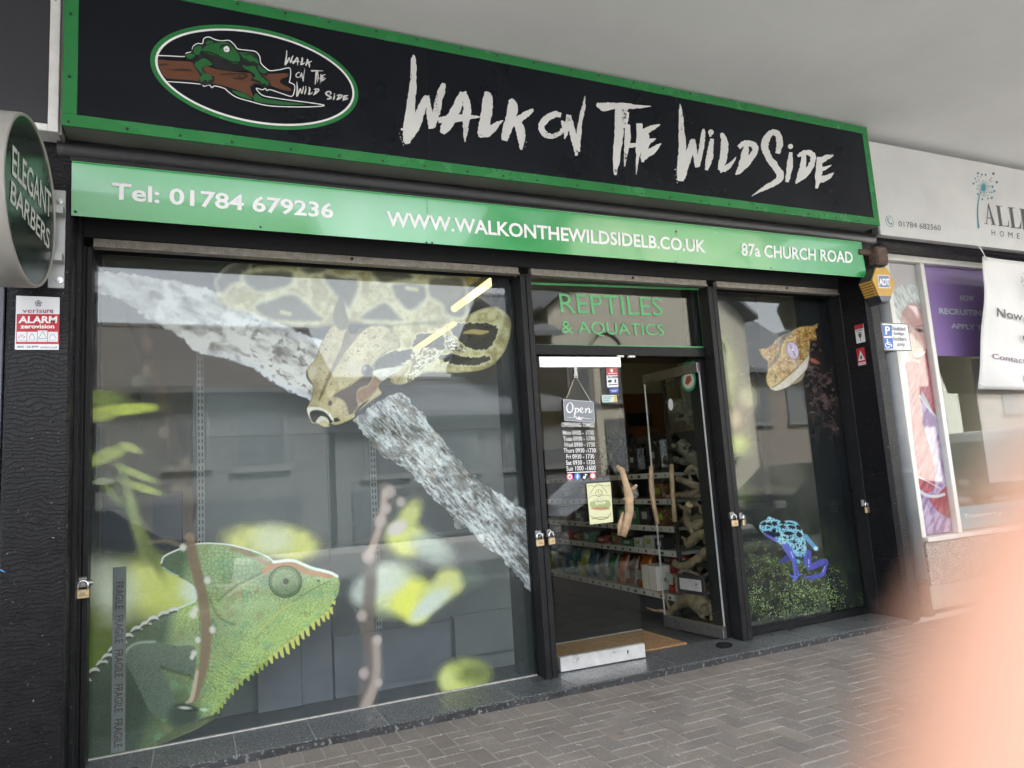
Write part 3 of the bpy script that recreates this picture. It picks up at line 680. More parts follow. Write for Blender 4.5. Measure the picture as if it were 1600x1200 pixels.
    # snake head
    hd = [(200, 480), (230, 380), (275, 290), (330, 200), (390, 160), (470, 158), (505, 175), (520, 240), (600, 245), (680, 190), (760, 168), (860, 180), (930, 230), (985, 310), (985, 378), (900, 402), (820, 450), (765, 510), (728, 550), (735, 600), (830, 575), (960, 560), (1065, 535), (1060, 590), (1000, 650), (945, 720), (890, 665), (835, 680), (790, 745), (825, 805), (760, 855), (690, 905), (640, 950), (575, 990), (570, 1030), (500, 1070), (400, 1108), (335, 1095), (330, 1125), (270, 1125), (215, 1095), (160, 1090), (140, 1030), (112, 975), (120, 930), (150, 880), (170, 780), (165, 725), (125, 680), (108, 625), (130, 560)]
    H = lambda L: [(460+x/6, 480+y/6) for x, y in L]
    i, m, sd, u, v = c.poly(H(hd), 3, 1.0)
    base = mixc(A(190, 172, 126), A(222, 208, 172), fbm(u/24, v/24, 4, 3)); base = mixc(base, A(160, 138, 98), sst(.55, .75, fbm(u/12, v/12, 9, 3))*.6)
    col = scales(u, v, base, A(122, 100, 66), 3.6, 4, .6, .2, .6); col = mixc(col, A(60, 48, 32), sst(.74, .80, fbm(u/2.6, v/2.6, 12, 2))*(v < 605)*.9)
    lat_ = np.abs(np.sin((u*.9+v*.5)*.95))*np.abs(np.sin((u*.5-v*.9)*.95)); col = col*(.84+.26*np.sqrt(lat_))[:, None]
    col = col*glow(u, v, [(500, 560, 16, 40, -.22), (492, 600, 10, 30, -.2), (560, 560, 14, 40, .16), (575, 525, 26, 18, .12), (610, 540, 16, 20, -.18), (520, 620, 18, 14, .14), (600, 512, 30, 10, .1), (485, 640, 8, 14, -.15)])
    col = mixc(col, A(92, 76, 52), sst(3.2, .2, sd)*.55)
    c.over(m, col, .98, i)
    def hp(L, rgb, soft=1.2, k=1., sm=3):
        i, m, sd, u, v = c.poly(H(L), sm, soft); n = .75+.5*fbm(u/5, v/5, 2, 3); c.over(m*k, A(*rgb)*n[:, None], .98, i)
    hp([(505, 165), (470, 260), (420, 420), (370, 520), (320, 620), (270, 750), (230, 860), (245, 865), (310, 720), (370, 600), (420, 510), (470, 430), (560, 320), (640, 220), (700, 180), (620, 190), (560, 250), (530, 240)], (104, 84, 62), 1.6, .85)
    hp([(520, 735), (620, 660), (690, 600), (740, 570), (735, 640), (700, 720), (600, 770), (585, 860), (600, 920), (560, 985), (510, 1005), (490, 920), (440, 860), (360, 835), (430, 780)], (84, 68, 64), 2.2, .95)
    hp([(770, 620), (830, 640), (790, 745), (700, 850), (620, 900), (590, 860), (600, 780), (700, 730), (740, 660)], (150, 116, 92), 2)
    hp([(735, 605), (830, 575), (960, 560), (1060, 540), (900, 640), (830, 690), (780, 660)], (214, 208, 196), 1.5)
    hp([(145, 985), (200, 962), (270, 970), (330, 1020), (360, 1070), (330, 1090), (300, 1050), (230, 1040), (190, 1085), (160, 1060)], (56, 54, 54), 1)
    hp([(120, 945), (170, 935), (240, 940), (300, 965), (345, 1010), (370, 1060), (350, 1060), (320, 1015), (270, 975), (190, 962), (140, 990), (150, 1050), (130, 1010)], (232, 224, 212), 1)
    hp([(370, 1045), (400, 1035), (430, 1062), (400, 1075), (375, 1075)], (60, 54, 50), .8); hp([(640, 900), (700, 870), (610, 960), (580, 985), (560, 1000), (590, 950)], (58, 54, 52), .8)
    hp([(330, 870), (355, 890), (350, 915), (325, 925), (315, 900)], (64, 54, 48), .8); hp([(210, 1060), (250, 1020), (310, 1045), (325, 1090), (290, 1060), (250, 1065), (225, 1085)], (222, 216, 202), .8)
    c.dab(460+675/6, 480+590/6, 8.5, 9, (48, 50, 56), 1, 20, .15); c.dab(460+665/6, 480+575/6, 2.2, 2.2, (170, 176, 190), .9, 20, .5); c.dab(460+690/6, 480+600/6, 4, 6, (24, 26, 30), 1, 0, .3)
    c.dab(460+570/6, 480+560/6, 13, 12, (198, 184, 160), 1, 0, .5, .7); c.dab(460+165/6, 480+610/6, 7, 11, (196, 184, 160), 1, 20, .4, .9)
    c.line([(460+118/6, 480+600/6, 2.2), (460+125/6, 480+660/6, 3.5), (460+165/6, 480+720/6, 2.2)], (52, 50, 52))
    c.line([(533, 468, 10), (531, 492, 22), (535, 505, 22)], (112, 104, 84), .95, 2)
    # chameleon -----------------------------------------------------------
    Q = lambda L: [(120+x*.2834, 840+y*.2834) for x, y in L]
    out = [(470, 165), (463, 140), (475, 110), (510, 88), (560, 68), (640, 42), (700, 33), (780, 35), (850, 43), (920, 60), (990, 82), (1050, 108), (1085, 132), (1110, 134), (1150, 127), (1200, 130), (1250, 150), (1300, 172), (1360, 185), (1400, 198), (1435, 213), (1450, 240), (1447, 290), (1432, 330), (1405, 372), (1375, 415), (1300, 478), (1200, 560), (1100, 640), (1000, 720), (920, 787), (860, 842), (810, 905), (770, 960), (735, 1000), (690, 1040), (600, 1085), (450, 1145), (300, 1190), (30, 1250), (15, 800), (60, 768), (150, 680), (210, 600), (270, 545), (330, 500), (390, 460), (450, 430), (520, 405), (600, 375), (655, 350), (672, 322), (665, 290), (640, 262), (600, 235), (550, 212), (500, 190)]
    i, m, sd, u, v = c.poly(Q(out), 3, 1.0); x = (u-120)/.2834; y = (v-840)/.2834
    jaw = sst(-260, 60, (y-130)-(1450-x)*.80+0)       # toward the throat edge
    head = sst(600, 720, x+.25*y); low = sst(500, 900, y)*(1-sst(560, 800, x))
    base = mixc(A(98, 112, 88), A(164, 178, 134), head); base = mixc(base, A(188, 208, 124), np.clip(sst(60, 4, sd)*head*sst(250, 420, y), 0, 1)*.9); base = mixc(base, A(172, 192, 120), jaw*head*.6)
    base = mixc(base, A(72, 86, 74), low*.75); base = mixc(base, A(132, 172, 132), sst(.55, .75, fbm(u/16, v/16, 31, 3))*head*.6); base = mixc(base, A(150, 142, 100), sst(.6, .78, fbm(u/13, v/20, 37, 3))*head*.45)
    big = scales(u, v, base, A(50, 74, 50), 6.6, 3, 1.0, .2, .55); sm = scales(u, v, base, A(46, 64, 46), 3.8, 5, 1.6, .25, .5, 25, 1.5)
    cas = sst(30, -20, (y-380)+(x-700)*.05)*head*(1-sst(980, 1080, x))
    col = mixc(sm, big, cas)*glow(u, v, [(395, 900, 40, 9, -.22), (350, 925, 22, 10, -.16), (330, 960, 16, 40, -.28), (352, 870, 40, 16, .10), (300, 872, 22, 16, -.12), (420, 940, 30, 14, .16), (380, 945, 26, 16, .10), (505, 905, 26, 12, .12), (470, 965, 50, 14, .12), (446, 912, 36, 32, -.16), (360, 1010, 26, 40, -.12), (400, 1000, 30, 30, .12), (340, 1080, 18, 40, -.12), (260, 990, 60, 20, -.15), (300, 975, 20, 24, -.2), (200, 1080, 60, 60, -.22), (500, 880, 30, 6, .12)])
    teal_ = np.exp(-((u-365)/40)**2-((v-885)/22)**2); col = mixc(col, A(104, 150, 124), teal_*.25); warm = np.exp(-((u-368)/16)**2-((v-925)/12)**2)+np.exp(-((u-345)/8)**2-((v-965)/14)**2); col = mixc(col, A(168, 150, 104), np.clip(warm, 0, 1)*.4*sst(.4, .6, fbm(u/6, v/6, 77, 3)))
    col = mixc(col, A(40, 54, 42), sst(2.5, 0, sd)*.35)
    c.over(m, col, .97, i)
    c.line([(x_, y_, 3.2) for x_, y_ in Q([(1040, 185), (960, 225), (880, 265), (820, 310), (780, 350)])], (60, 84, 60), .97, 2.2, .5); c.line([(x_, y_, 2.4) for x_, y_ in Q([(1045, 195), (970, 235), (890, 278), (835, 320)])], (182, 196, 150), .97, 2, .5)
    c.line([(x_, y_, 3) for x_, y_ in Q([(735, 340), (760, 400), (800, 450), (870, 480)])], (56, 78, 56), .97, 3, .6)
    dk = m*low*.3; c.a[i] = np.clip(c.a[i]-dk*.45, 0, 1)
    # wrinkled neck folds
    k = c.near(310, 960, 420, 1100); uu, vv = c.U[k], c.V[k]; rr = np.hypot(uu-392, (vv-960)*.9); c.over((np.sin(rr*1.25+3*fbm(uu/12, vv/12, 6, 3)*4) > .55)*sst(50, 70, rr)*sst(150, 110, rr)*.35*(c.a[k] > .9), (50, 70, 46), .97, k)
    # casque ridge, brow and white rim light
    c.line([(x_, y_, 7) for x_, y_ in Q([(860, 60), (930, 82), (990, 112), (1040, 140), (1075, 145)])], (158, 128, 108), .98, 2, .8)
    c.line([(x_, y_, 8) for x_, y_ in Q([(1035, 185), (1080, 158), (1140, 145), (1210, 160), (1270, 190), (1330, 200), (1400, 212)])], (196, 132, 98), .98, 1.5, .85)
    for L, w in (([(466, 140), (478, 108), (515, 85), (570, 62), (640, 40), (700, 31), (780, 33), (850, 41), (920, 58), (990, 80), (1050, 106), (1085, 132)], 2.2), ([(1085, 134), (1120, 131), (1160, 126), (1205, 130), (1250, 148), (1300, 168), (1360, 183), (1405, 196), (1436, 213)], 4.6)):
        c.line([(x_, y_, w) for x_, y_ in Q(L)], (238, 238, 232), 1, .9)
    c.line([(x_, y_, 2) for x_, y_ in Q([(475, 165), (520, 195), (560, 212)])], (190, 200, 180), .9, 1)
    # eye
    ex, ey = Q([(1150, 243)])[0]; i, mm = c.blob(ex, ey, 25.5, 24.5, 0, .06); uu, vv = c.U[i], c.V[i]; rr = np.hypot(uu-ex, vv-ey)
    ring = .5+.5*np.sin(rr*2.2); th = np.arctan2(vv-ey, uu-ex); dots = .5+.5*np.sin(th*34+rr*.7)
    ec = mixc(A(74, 98, 66), A(172, 186, 140), np.clip(ring*.45+dots*.45+.5*(fbm(uu/2, vv/2, 3, 2)-.5), 0, 1)); ec = ec*(1.0+.3*np.clip((-(uu-ex)*.3-(vv-ey)*.9)/24, -1, 1))[:, None]; ec = mixc(ec, A(62, 82, 58), sst(21, 25.5, rr)); c.over(mm, ec, 1, i)
    c.dab(ex+.8, ey-.5, 4.6, 4.6, (52, 46, 46), 1, 0, .2); c.dab(ex+1, ey-1, 6, 6, (120, 112, 90), 1, 0, .3, .25)
    for rr_, w in ((25.5, 1.6), (21.5, .8)): c.line([(ex+rr_*math.cos(t*.3), ey+rr_*.96*math.sin(t*.3), w) for t in range(22)], (44, 66, 50), 1, .7, .8)
    c.dab(*Q([(1332, 238)])[0], 2.6, 1.8, (56, 72, 52), 1, 20, .4)
    c.line([(x_, y_, 2.6) for x_, y_ in Q([(1015, 508), (1050, 470), (1090, 430), (1140, 390), (1190, 360)])], (196, 190, 110), .98, 1.0, .8)
    c.line([(x_, y_, 1.3) for x_, y_ in Q([(1190, 355), (1260, 310), (1330, 270), (1400, 240)])], (74, 104, 62), .98, .7, .8)
    # limb
    limb = [(255, 670), (268, 630), (300, 595), (350, 576), (420, 572), (480, 585), (560, 598), (650, 605), (650, 750), (600, 748), (520, 728), (470, 715), (500, 800), (540, 900), (560, 980), (470, 1000), (400, 950), (350, 850), (300, 745)]
    i, m, sd, u, v = c.poly(Q(limb), 3, 1.2); b_ = mixc(A(150, 158, 134), A(104, 114, 100), sst(860, 1050, v-(u-200)*.2)); col = scales(u, v, b_, A(44, 58, 44), 3.6, 15, 1.2, .2, .7, 60, 1.5); c.over(m, col, .93, i)
    c.line([(x_, y_, 3.2) for x_, y_ in Q([(256, 672), (268, 632), (300, 597), (350, 578), (430, 574)])], (190, 198, 186), .95, 2.2, .6)
    c.line([(x_, y_, 4) for x_, y_ in Q([(470, 715), (520, 735), (600, 755), (640, 770)])], (36, 46, 38), .9, 3, .7)
    # crest along the back, spikes under the jaw
    cr = Q([(40, 790), (85, 735), (130, 690), (160, 655), (195, 615), (235, 580), (270, 545), (320, 505), (370, 478), (410, 450), (470, 422), (520, 402)])
    for (x_, y_) in cr:
        c.line([(x_-6, y_+3.5, 2), (x_-1, y_-1.5, 4.5), (x_+6, y_-3, 5), (x_+11, y_-.5, 2)], (206, 204, 196), .98, .8); c.line([(x_-5, y_+6, 2.5), (x_+4, y_+2, 4), (x_+9, y_+2, 2)], (74, 66, 58), .95, .9, .8)
    c.line([(x_, y_, 2.4) for x_, y_ in Q([(520, 404), (600, 374), (655, 350)])], (225, 225, 220), .95, 1)
    sp = [(1415, 362), (1398, 396), (1378, 418), (1355, 438), (1328, 460), (1300, 482), (1268, 506), (1240, 530), (1212, 552), (1186, 572), (1155, 598), (1125, 622), (1095, 645), (1068, 667), (1040, 688), (1015, 708), (990, 728), (965, 750), (940, 772), (905, 800), (880, 824), (855, 850), (832, 876), (812, 902), (795, 928), (775, 955)]
    for j, (x_, y_) in enumerate(sp):
        h = (14, 30, 38, 40, 42, 44, 44, 46, 44, 46, 44, 40, 36, 34, 32, 28, 26, 24, 22, 22, 22, 20, 20, 18, 18, 18)[j]
        px, py = Q([(x_, y_)])[0]; h *= .2834*random.uniform(.72, 1.2); py += random.uniform(-1, .5)
        i, m, sd, u, v = c.poly([(px-4.2, py-1.5), (px+3.6, py-3.8), (px+2.2+h*.25, py+h), (px+.4, py+h*.85)], 1, .8); c.over(m, (204, 200, 112) if j < 14 else (150, 165, 84), 1, i)
    # blurred twig in front of it
    c.line([(296, 840, 16), (304, 880, 17), (316, 930, 17), (322, 985, 17), (318, 1040, 15), (304, 1092, 10)], (134, 110, 92), .95, 3, .92)
    c.line([(308, 1050, 5), (300, 1090, 7), (292, 1098, 5)], (205, 180, 160), .95, 1.5, .8)
    c.line([(232, 848, 7), (262, 845, 8), (290, 856, 8)], (140, 124, 104), .8, 3, .7)
    for u, v, r in ((324, 907, 6), (302, 960, 6.5), (332, 984, 5.5), (309, 1000, 5), (303, 1021, 5), (300, 1027, 4), (305, 952, 5), (286, 855, 6)): c.dab(u, v, r*.85, r*.95, (222, 212, 204), .95, 0, .4, .9)
    # grasping foot
    c.dab(288, 1120, 25, 20, (74, 84, 76), .8, 0, .3); c.dab(292, 1106, 18, 5, (36, 40, 38), .9, 10, .4)
    for u, v, rx_ in ((289, 1106, 9), (319, 1109, 6)): c.dab(u, v, rx_, 2.2, (216, 218, 210), 1, 4, .6, .8)
    c.line([(250, 1160, 10), (285, 1140, 12), (310, 1132, 12), (335, 1122, 6)], (92, 100, 72), .85, 2, .8); c.line([(312, 1126, 5), (330, 1120, 4), (346, 1118, 3)], (84, 84, 68), .85, 1, .9)
    # speckle of the perforated film
    n = _hash(np.floor(U*.9), np.floor(V*.9), 3); c.c *= (.93+.14*n)[:, None]

def paint_right(c):
    U, V = c.U, c.V
    c.over(sst(.45, .8, fbm(U/50, V/70, 3, 3))*.3, (52, 56, 60), .4)
    for q in ((1138, 575, 13, 50, (176, 184, 92), .7, -14, .9), (1158, 640, 16, 34, (150, 128, 100), .5, 0, .9), (1168, 622, 14, 18, (180, 176, 104), .75, 0, .5), (1150, 692, 19, 17, (196, 208, 76), .9, 25, .7), (1141, 622, 6, 24, (182, 190, 92), .6, -8, .8), (1150, 655, 16, 26, (152, 128, 112), .7, 0, .7), (1155, 770, 18, 18, (96, 104, 60), .6, 0, .8), (1146, 655, 10, 12, (190, 170, 100), .8, 0, .6)):
        c.dab(*q[:4], q[4], q[5], q[6], q[7])
    # dark trunk behind the gecko
    i, m, sd, u, v = c.poly([(1268, 535), (1285, 540), (1300, 580), (1310, 640), (1312, 700), (1290, 650), (1262, 640), (1255, 600)], 4, 7)
    f = fbm(u/7, v/7, 5, 4); c.over(m*.9, mixc(A(36, 26, 28), A(120, 92, 88), sst(.5, .8, f)), .9, i)
    for k in range(34):
        rr = random.Random(k); x_, y_ = rr.uniform(1255, 1300), rr.uniform(560, 690); a = rr.uniform(-1, 1.2); c.line([(x_, y_, 1), (x_+8*math.cos(a), y_+8*math.sin(a), 1), (x_+15*math.cos(a+.4), y_+15*math.sin(a+.4), .6)], (118, 92, 90), .9, .6, .6)
    c.dab(1272, 564, 8, 3, (170, 96, 74), .9, 25, .4)
    G = lambda L: [(1170+x/8, 490+y/8) for x, y in L]
    hd = [(215, 800), (232, 720), (235, 600), (180, 540), (150, 500), (160, 440), (215, 430), (250, 415), (290, 385), (350, 310), (430, 260), (500, 245), (560, 210), (640, 165), (720, 158), (790, 155), (868, 122), (835, 200), (850, 290), (840, 335), (775, 340), (760, 440), (750, 530), (735, 640), (715, 700), (640, 780), (540, 880), (440, 935), (340, 962), (280, 945), (230, 880)]
    i, m, sd, u, v = c.poly(G(hd), 3, .9); x = (u-1170)*8; y = (v-490)*8
    b_ = mixc(A(178, 128, 58), A(220, 178, 104), fbm(u/9, v/9, 2, 4)); b_ = mixc(b_, A(146, 88, 30), sst(.52, .7, fbm(u/7+3, v/7, 6, 3))*.9); b_ = mixc(b_, A(226, 200, 160), sst(640, 820, y+(400-x)*.25)*.7)
    top = sst(70, -60, (y-250)+(x-500)*.72)*sst(240, 320, x); b_ = mixc(b_, A(170, 160, 150), top*.8)
    col = scales(u, v, b_, A(96, 60, 26), 2.4, 8, .5, .3, .6)*glow(u, v, [(1222, 530, 16, 8, .15), (1215, 580, 14, 12, .14), (1255, 545, 10, 18, -.2), (1262, 530, 8, 10, -.2), (1205, 600, 8, 10, .12), (1203, 570, 6, 14, -.2), (1238, 548, 13, 18, -.14)])
    col = mixc(col, A(72, 46, 24), sst(2.2, 0, sd)*.5); col = mixc(col, A(240, 206, 140), sst(.66, .74, fbm(u/2.2, v/2.2, 19, 2))*.7); col = mixc(col, A(96, 58, 20), sst(.66, .74, fbm(u/2.6, v/2.6, 29, 2))*.6)
    c.over(m, col, .98, i)
    def gp(L, rgb, soft=.9, k=1., sm=3):
        i, m, sd, u, v = c.poly(G(L), sm, soft); n = .8+.4*fbm(u/4, v/4, 2, 3); c.over(m*k, A(*rgb)*n[:, None], .98, i)
    gp([(270, 930), (360, 890), (480, 800), (620, 680), (750, 510), (740, 620), (715, 700), (640, 780), (540, 880), (440, 935), (340, 962)], (222, 206, 196))
    gp([(520, 885), (640, 790), (700, 720), (680, 800), (620, 860), (550, 885)], (160, 140, 118), 1.5)
    c.line([(x_, y_, 1.3) for x_, y_ in G([(290, 925), (360, 885), (480, 785), (600, 670), (690, 580), (745, 515)])], (112, 84, 72), 1, .5)
    gp([(250, 680), (300, 640), (370, 560), (400, 470), (420, 380), (470, 300), (520, 250), (440, 270), (380, 350), (380, 440), (340, 540), (280, 620)], (92, 86, 84), 1.4, .8)
    c.line([(x_, y_, 2.2) for x_, y_ in G([(415, 500), (430, 400), (480, 330), (560, 320)])], (222, 180, 96), 1, .8, .8)
    ex, ey = G([(548, 460)])[0]; i, mm = c.blob(ex, ey, 9.6, 14.4, -18, .08); c.over(mm, (72, 40, 58), 1, i)
    i, mm = c.blob(ex, ey, 8.6, 13.2, -18, .1); n = fbm(c.U[i]/2, c.V[i]/2, 4, 3); c.over(mm, mixc(A(176, 148, 180), A(212, 188, 214), n), 1, i)
    c.line([(ex-4, ey-9, .8), (ex-1, ey-2, 1.8), (ex+1.5, ey+3, 1.6), (ex+4, ey+9.5, 1.6)], (46, 24, 36), 1, .5); c.dab(ex, ey-1, 1.8, 1.8, (232, 214, 236), 1)
    c.dab(*G([(334, 795)])[0], 2.2, 3.6, (62, 40, 34), 1, -10, .3); c.dab(*G([(325, 800)])[0], 3.4, 4.6, (222, 190, 160), 1, -10, .3, .4)
    for k in range(9):
        x_, y_ = G([(150+k*8, 435+k*16)])[0]; c.line([(x_+3, y_+1, 1.6), (x_-3.5, y_+2-k*.3, .7)], (204, 160, 90), 1, .5)
    for k in range(10):
        x_, y_ = G([(560+k*32, 205-k*8 if k < 6 else 170)])[0]; c.line([(x_, y_+1, 1.4), (x_+1.5, y_-2, .6)], (206, 150, 84), 1, .5)
    # moss
    mo = sst(880, 930, V-.16*(1250-U))*sst(1010, 950, V+.15*(U-1250))*sst(1345, 1290, U); bk = fbm(U/7, V/7, 12, 4)
    c.over(sst(.45, .7, bk)*mo*.65, mixc(A(38, 48, 34), A(98, 116, 70), fbm(U/4, V/4, 5, 3)), .85)
    fo = np.exp(-(((U-1225)/75)**2+((V-880)/60)**2)); c.over(sst(.45, .7, fbm(U/9, V/9, 21, 3))*fo*.7, mixc(A(58, 74, 34), A(126, 144, 66), fbm(U/5, V/5, 9, 2)), .8)
    fl = np.exp(-(((U-1240)/90)**2+((V-925)/38)**2)); n = voro(U/3.2+2*fbm(U/18, V/18, 3, 2), V/2.6, 7); fl = fl*sst(.35, .65, fbm(U/14, V/10, 66, 3))*1.3; fl = np.clip(fl, 0, 1); c.over((n[0] < .33)*fl*.9*(n[2] > .35), (150, 172, 96), .95); c.over((n[0] < .22)*fl*.9*(n[2] > .75), (206, 216, 170), .95)
    c.over((fbm(U/2., V/2., 8, 2) > .73)*sst(830, 900, V)*sst(990, 960, V)*.7*sst(1345, 1280, U), (150, 162, 140), .9)
    # blue frog
    T = lambda L: [(1150+x*.175, 780+y*.175) for x, y in L]
    K_ = .175
    def limb(L, rgb, soft=.8): c.line([(1150+x*K_, 780+y*K_, w*K_) for x, y, w in L], rgb, 1, soft)
    limb([(455, 520, 50), (430, 550, 40), (390, 550, 20)], (52, 54, 128)); limb([(560, 560, 30), (550, 545, 20)], (110, 180, 190))
    limb([(620, 330, 40), (670, 390, 36), (715, 440, 40)], (92, 150, 196)); c.dab(1150+712*K_, 780+440*K_, 3.4, 3.2, (190, 226, 238), 1, 30)
    limb([(640, 480, 66), (640, 560, 66), (665, 605, 56), (740, 575, 60), (800, 560, 44), (800, 600, 34), (770, 670, 40), (700, 690, 30), (620, 700, 16), (605, 705, 8)], (84, 84, 176)); limb([(760, 675, 26), (700, 700, 20), (670, 730, 12)], (84, 90, 184)); limb([(650, 540, 8), (650, 600, 10)], (180, 190, 232), .6); limb([(795, 600, 6), (775, 650, 6)], (170, 186, 228), .6)
    body = [(208, 240), (225, 205), (270, 180), (292, 155), (320, 165), (370, 185), (410, 195), (470, 190), (530, 200), (570, 235), (600, 300), (615, 360), (630, 430), (620, 500), (570, 520), (530, 505), (480, 470), (420, 420), (395, 405), (340, 370), (280, 330), (240, 300), (215, 275)]
    i, m, sd, u, v = c.poly(T(body), 3, .8); x = (u-1150)/K_; y = (v-780)/K_
    b_ = mixc(A(116, 182, 214), A(184, 222, 236), fbm(u/9, v/9, 3, 2)); b_ = mixc(b_, A(86, 150, 200), sst(380, 560, y)*.7); b_ = mixc(b_, A(96, 92, 178), sst(20, -6, sd*8-(y-300)*.05)*sst(290, 340, y)*(x < 420)*.8)
    f1, g, idv = voro(u/4.4+.3, v/3.6, 44); c.over(m, b_, 1, i); c.over(m*(1-sst(.22, .34, f1))*(idv > .12)*.95, (18, 26, 34), 1, i)
    for x_, y_, rx_, ry_, ro in ((248, 222, 26, 16, -10), (296, 220, 24, 14, 8), (344, 216, 24, 20, 20), (418, 208, 26, 14, 10), (415, 245, 26, 14, 5), (498, 248, 34, 13, 8), (480, 215, 34, 8, 5), (560, 252, 28, 18, 45), (470, 305, 44, 18, 3), (565, 318, 30, 22, 42), (372, 315, 24, 20, 0), (340, 285, 18, 22, 0), (518, 382, 15, 17, 0), (572, 455, 12, 12, 0), (550, 410, 9, 12, 0), (598, 395, 9, 15, 0), (290, 250, 16, 8, 0), (530, 440, 8, 13, 0), (480, 345, 10, 11, 0), (437, 345, 10, 11, 0)):
        px, py = T([(x_, y_)])[0]; c.dab(px, py, rx_*K_*1.02, ry_*K_*1.05, (16, 22, 30), 1, ro, .18)
    limb([(250, 310, 10), (300, 335, 26), (355, 365, 26)], (98, 92, 184)); i, m, sd, u, v = c.poly(T([(245, 288), (300, 285), (350, 300), (350, 345), (300, 325), (265, 310)]), 3, 1); c.over(m, (24, 22, 40), 1, i)
    limb([(450, 430, 70), (490, 490, 56), (515, 540, 44), (530, 610, 44), (540, 680, 42), (525, 710, 26), (510, 740, 12)], (92, 96, 192)); limb([(540, 690, 20), (500, 690, 16), (475, 670, 12)], (92, 110, 196)); limb([(560, 680, 12), (590, 670, 10)], (92, 110, 196)); limb([(490, 470, 10), (510, 520, 10)], (176, 186, 232), .6)
    for k in range(16):
        rr = random.Random(100+k); x_, y_ = rr.choice(((535, 600), (540, 660), (650, 520), (640, 580), (740, 575), (790, 570), (525, 560))); c.dab(1150+(x_+rr.uniform(-14, 14))*K_, 780+(y_+rr.uniform(-25, 25))*K_, .9, .9, (24, 26, 70), 1)
    n = _hash(np.floor(U*.9), np.floor(V*.9), 3); c.c *= (.93+.14*n)[:, None]

sheet('window_print', -.528, 2.117, .046, 2.80, GY+.010, .0036, paint_left, K['print'], wl, (72, 75, 78), .46)
sheet('window_print', 3.878, 5.26, .10, 2.80, GY+.010, .0040, paint_right, K['print'], wr, (30, 32, 35), .62)
# ================================================================ signs
# --- main fascia sign
SY = -.44
sign = thing('fascia_sign', 'long black shop sign with green edge and white brush lettering above the reptile shop', 'sign', (2.35, SY, 3.72))
def sp(b, name, m, parent=sign, smooth=False):
    o = b.build(name, m, None, smooth); o.parent = parent; o.matrix_parent_inverse = Matrix.Translation(-Vector(parent.location)) if parent.type == 'EMPTY' else Matrix(); return o
def adopt(o, root):
    if isinstance(o, list): return [adopt(q, root) for q in o]
    o.parent = root; o.matrix_parent_inverse = Matrix.Translation(-Vector(root.location)); return o
X0, X1, Z0, Z1 = -.60, 5.309, 3.282, 4.166
sp(MB().box(X0+.003, X1-.003, SY+.002, -.262, Z0+.003, Z1), 'return_panel', K['grey'])
sp(MB().box(X0+.04, X1-.04, SY-.004, SY+.001, Z0+.04, Z1-.04), 'panel', K['signblk'])
b = MB(); fwid = .066
for q in ((X0, X1, Z0, Z0+fwid), (X0, X1, Z1-fwid, Z1), (X0, X0+fwid, Z0+fwid, Z1-fwid), (X1-fwid, X1, Z0+fwid, Z1-fwid)):
    b.box(q[0], q[1], SY-.008, SY+.003, q[2], q[3], bev=.002)
sp(b, 'frame', K['green'])
for x, z in [(X0+.03+k*.268+(random.uniform(-.03, .03) if 0 < k < 21 else 0), z) for k in range(22) for z in (Z0+.022, Z1-.02)]+[(x, z) for x in (X0+.03, X1-.02) for z in (3.55, 3.9)]:
    b = MB(); b.tube([(x, SY-.006, z), (x, SY-.0105, z)], .0075, 8); sp(b, 'screw', K['dark'])
PS = facade(SY-.0045)
b = MB()
for u in (675, 1075): 
    p = PS(u, 300 if u < 900 else 330); b.box(p.x-.001, p.x+.001, SY-.0046, SY-.003, Z0+.07, Z1-.07)
sp(b, 'panel_joint', K['dark'])
W1 = [[(138, 84, 8), (140, 130, 40), (138, 300, 52), (126, 420, 64), (112, 560, 76), (98, 700, 88), (88, 790, 72), (92, 826, 30)], [(108, 770, 60), (150, 680, 84), (195, 560, 74), (232, 470, 60), (250, 425, 34)], [(254, 425, 34), (264, 500, 40), (280, 610, 56), (287, 700, 40)], [(298, 690, 40), (330, 570, 56), (350, 450, 62), (378, 370, 54), (392, 322, 28)],
      [(545, 395, 40), (505, 510, 76), (455, 610, 88), (405, 690, 88), (378, 740, 36)], [(552, 395, 46), (582, 490, 58), (582, 590, 66), (572, 700, 44), (568, 812, 6)], [(345, 632, 46), (420, 622, 60), (540, 610, 54), (620, 604, 36), (692, 604, 8)],
      [(735, 392, 20), (755, 440, 76), (748, 560, 90), (722, 680, 86), (690, 750, 50)], [(676, 745, 50), (740, 735, 76), (800, 695, 64), (845, 655, 34), (885, 632, 6)],
      [(945, 455, 30), (965, 510, 84), (945, 620, 84), (915, 720, 78), (895, 800, 46)], [(1135, 540, 14), (1110, 558, 40), (1050, 600, 56), (985, 640, 66)], [(975, 620, 66), (1020, 690, 76), (1036, 780, 64), (1036, 876, 22)],
      [(1368, 588, 40), (1320, 580, 50), (1255, 612, 56), (1206, 670, 52), (1226, 738, 48), (1290, 762, 38), (1350, 742, 36), (1385, 700, 30), (1384, 650, 26), (1368, 638, 12)],
      [(1424, 582, 18), (1416, 690, 48), (1398, 785, 10)], [(1430, 590, 44), (1462, 720, 54), (1490, 830, 52), (1496, 925, 18)], [(1567, 428, 6), (1555, 520, 26), (1530, 640, 36), (1514, 780, 36), (1502, 890, 44)],
      [(42, 704, 20)], [(30, 770, 8)], [(48, 810, 9)], [(20, 740, 6)], [(55, 836, 8)], [(1078, 812, 8)], [(1068, 850, 7)], [(36, 790, 6)]]
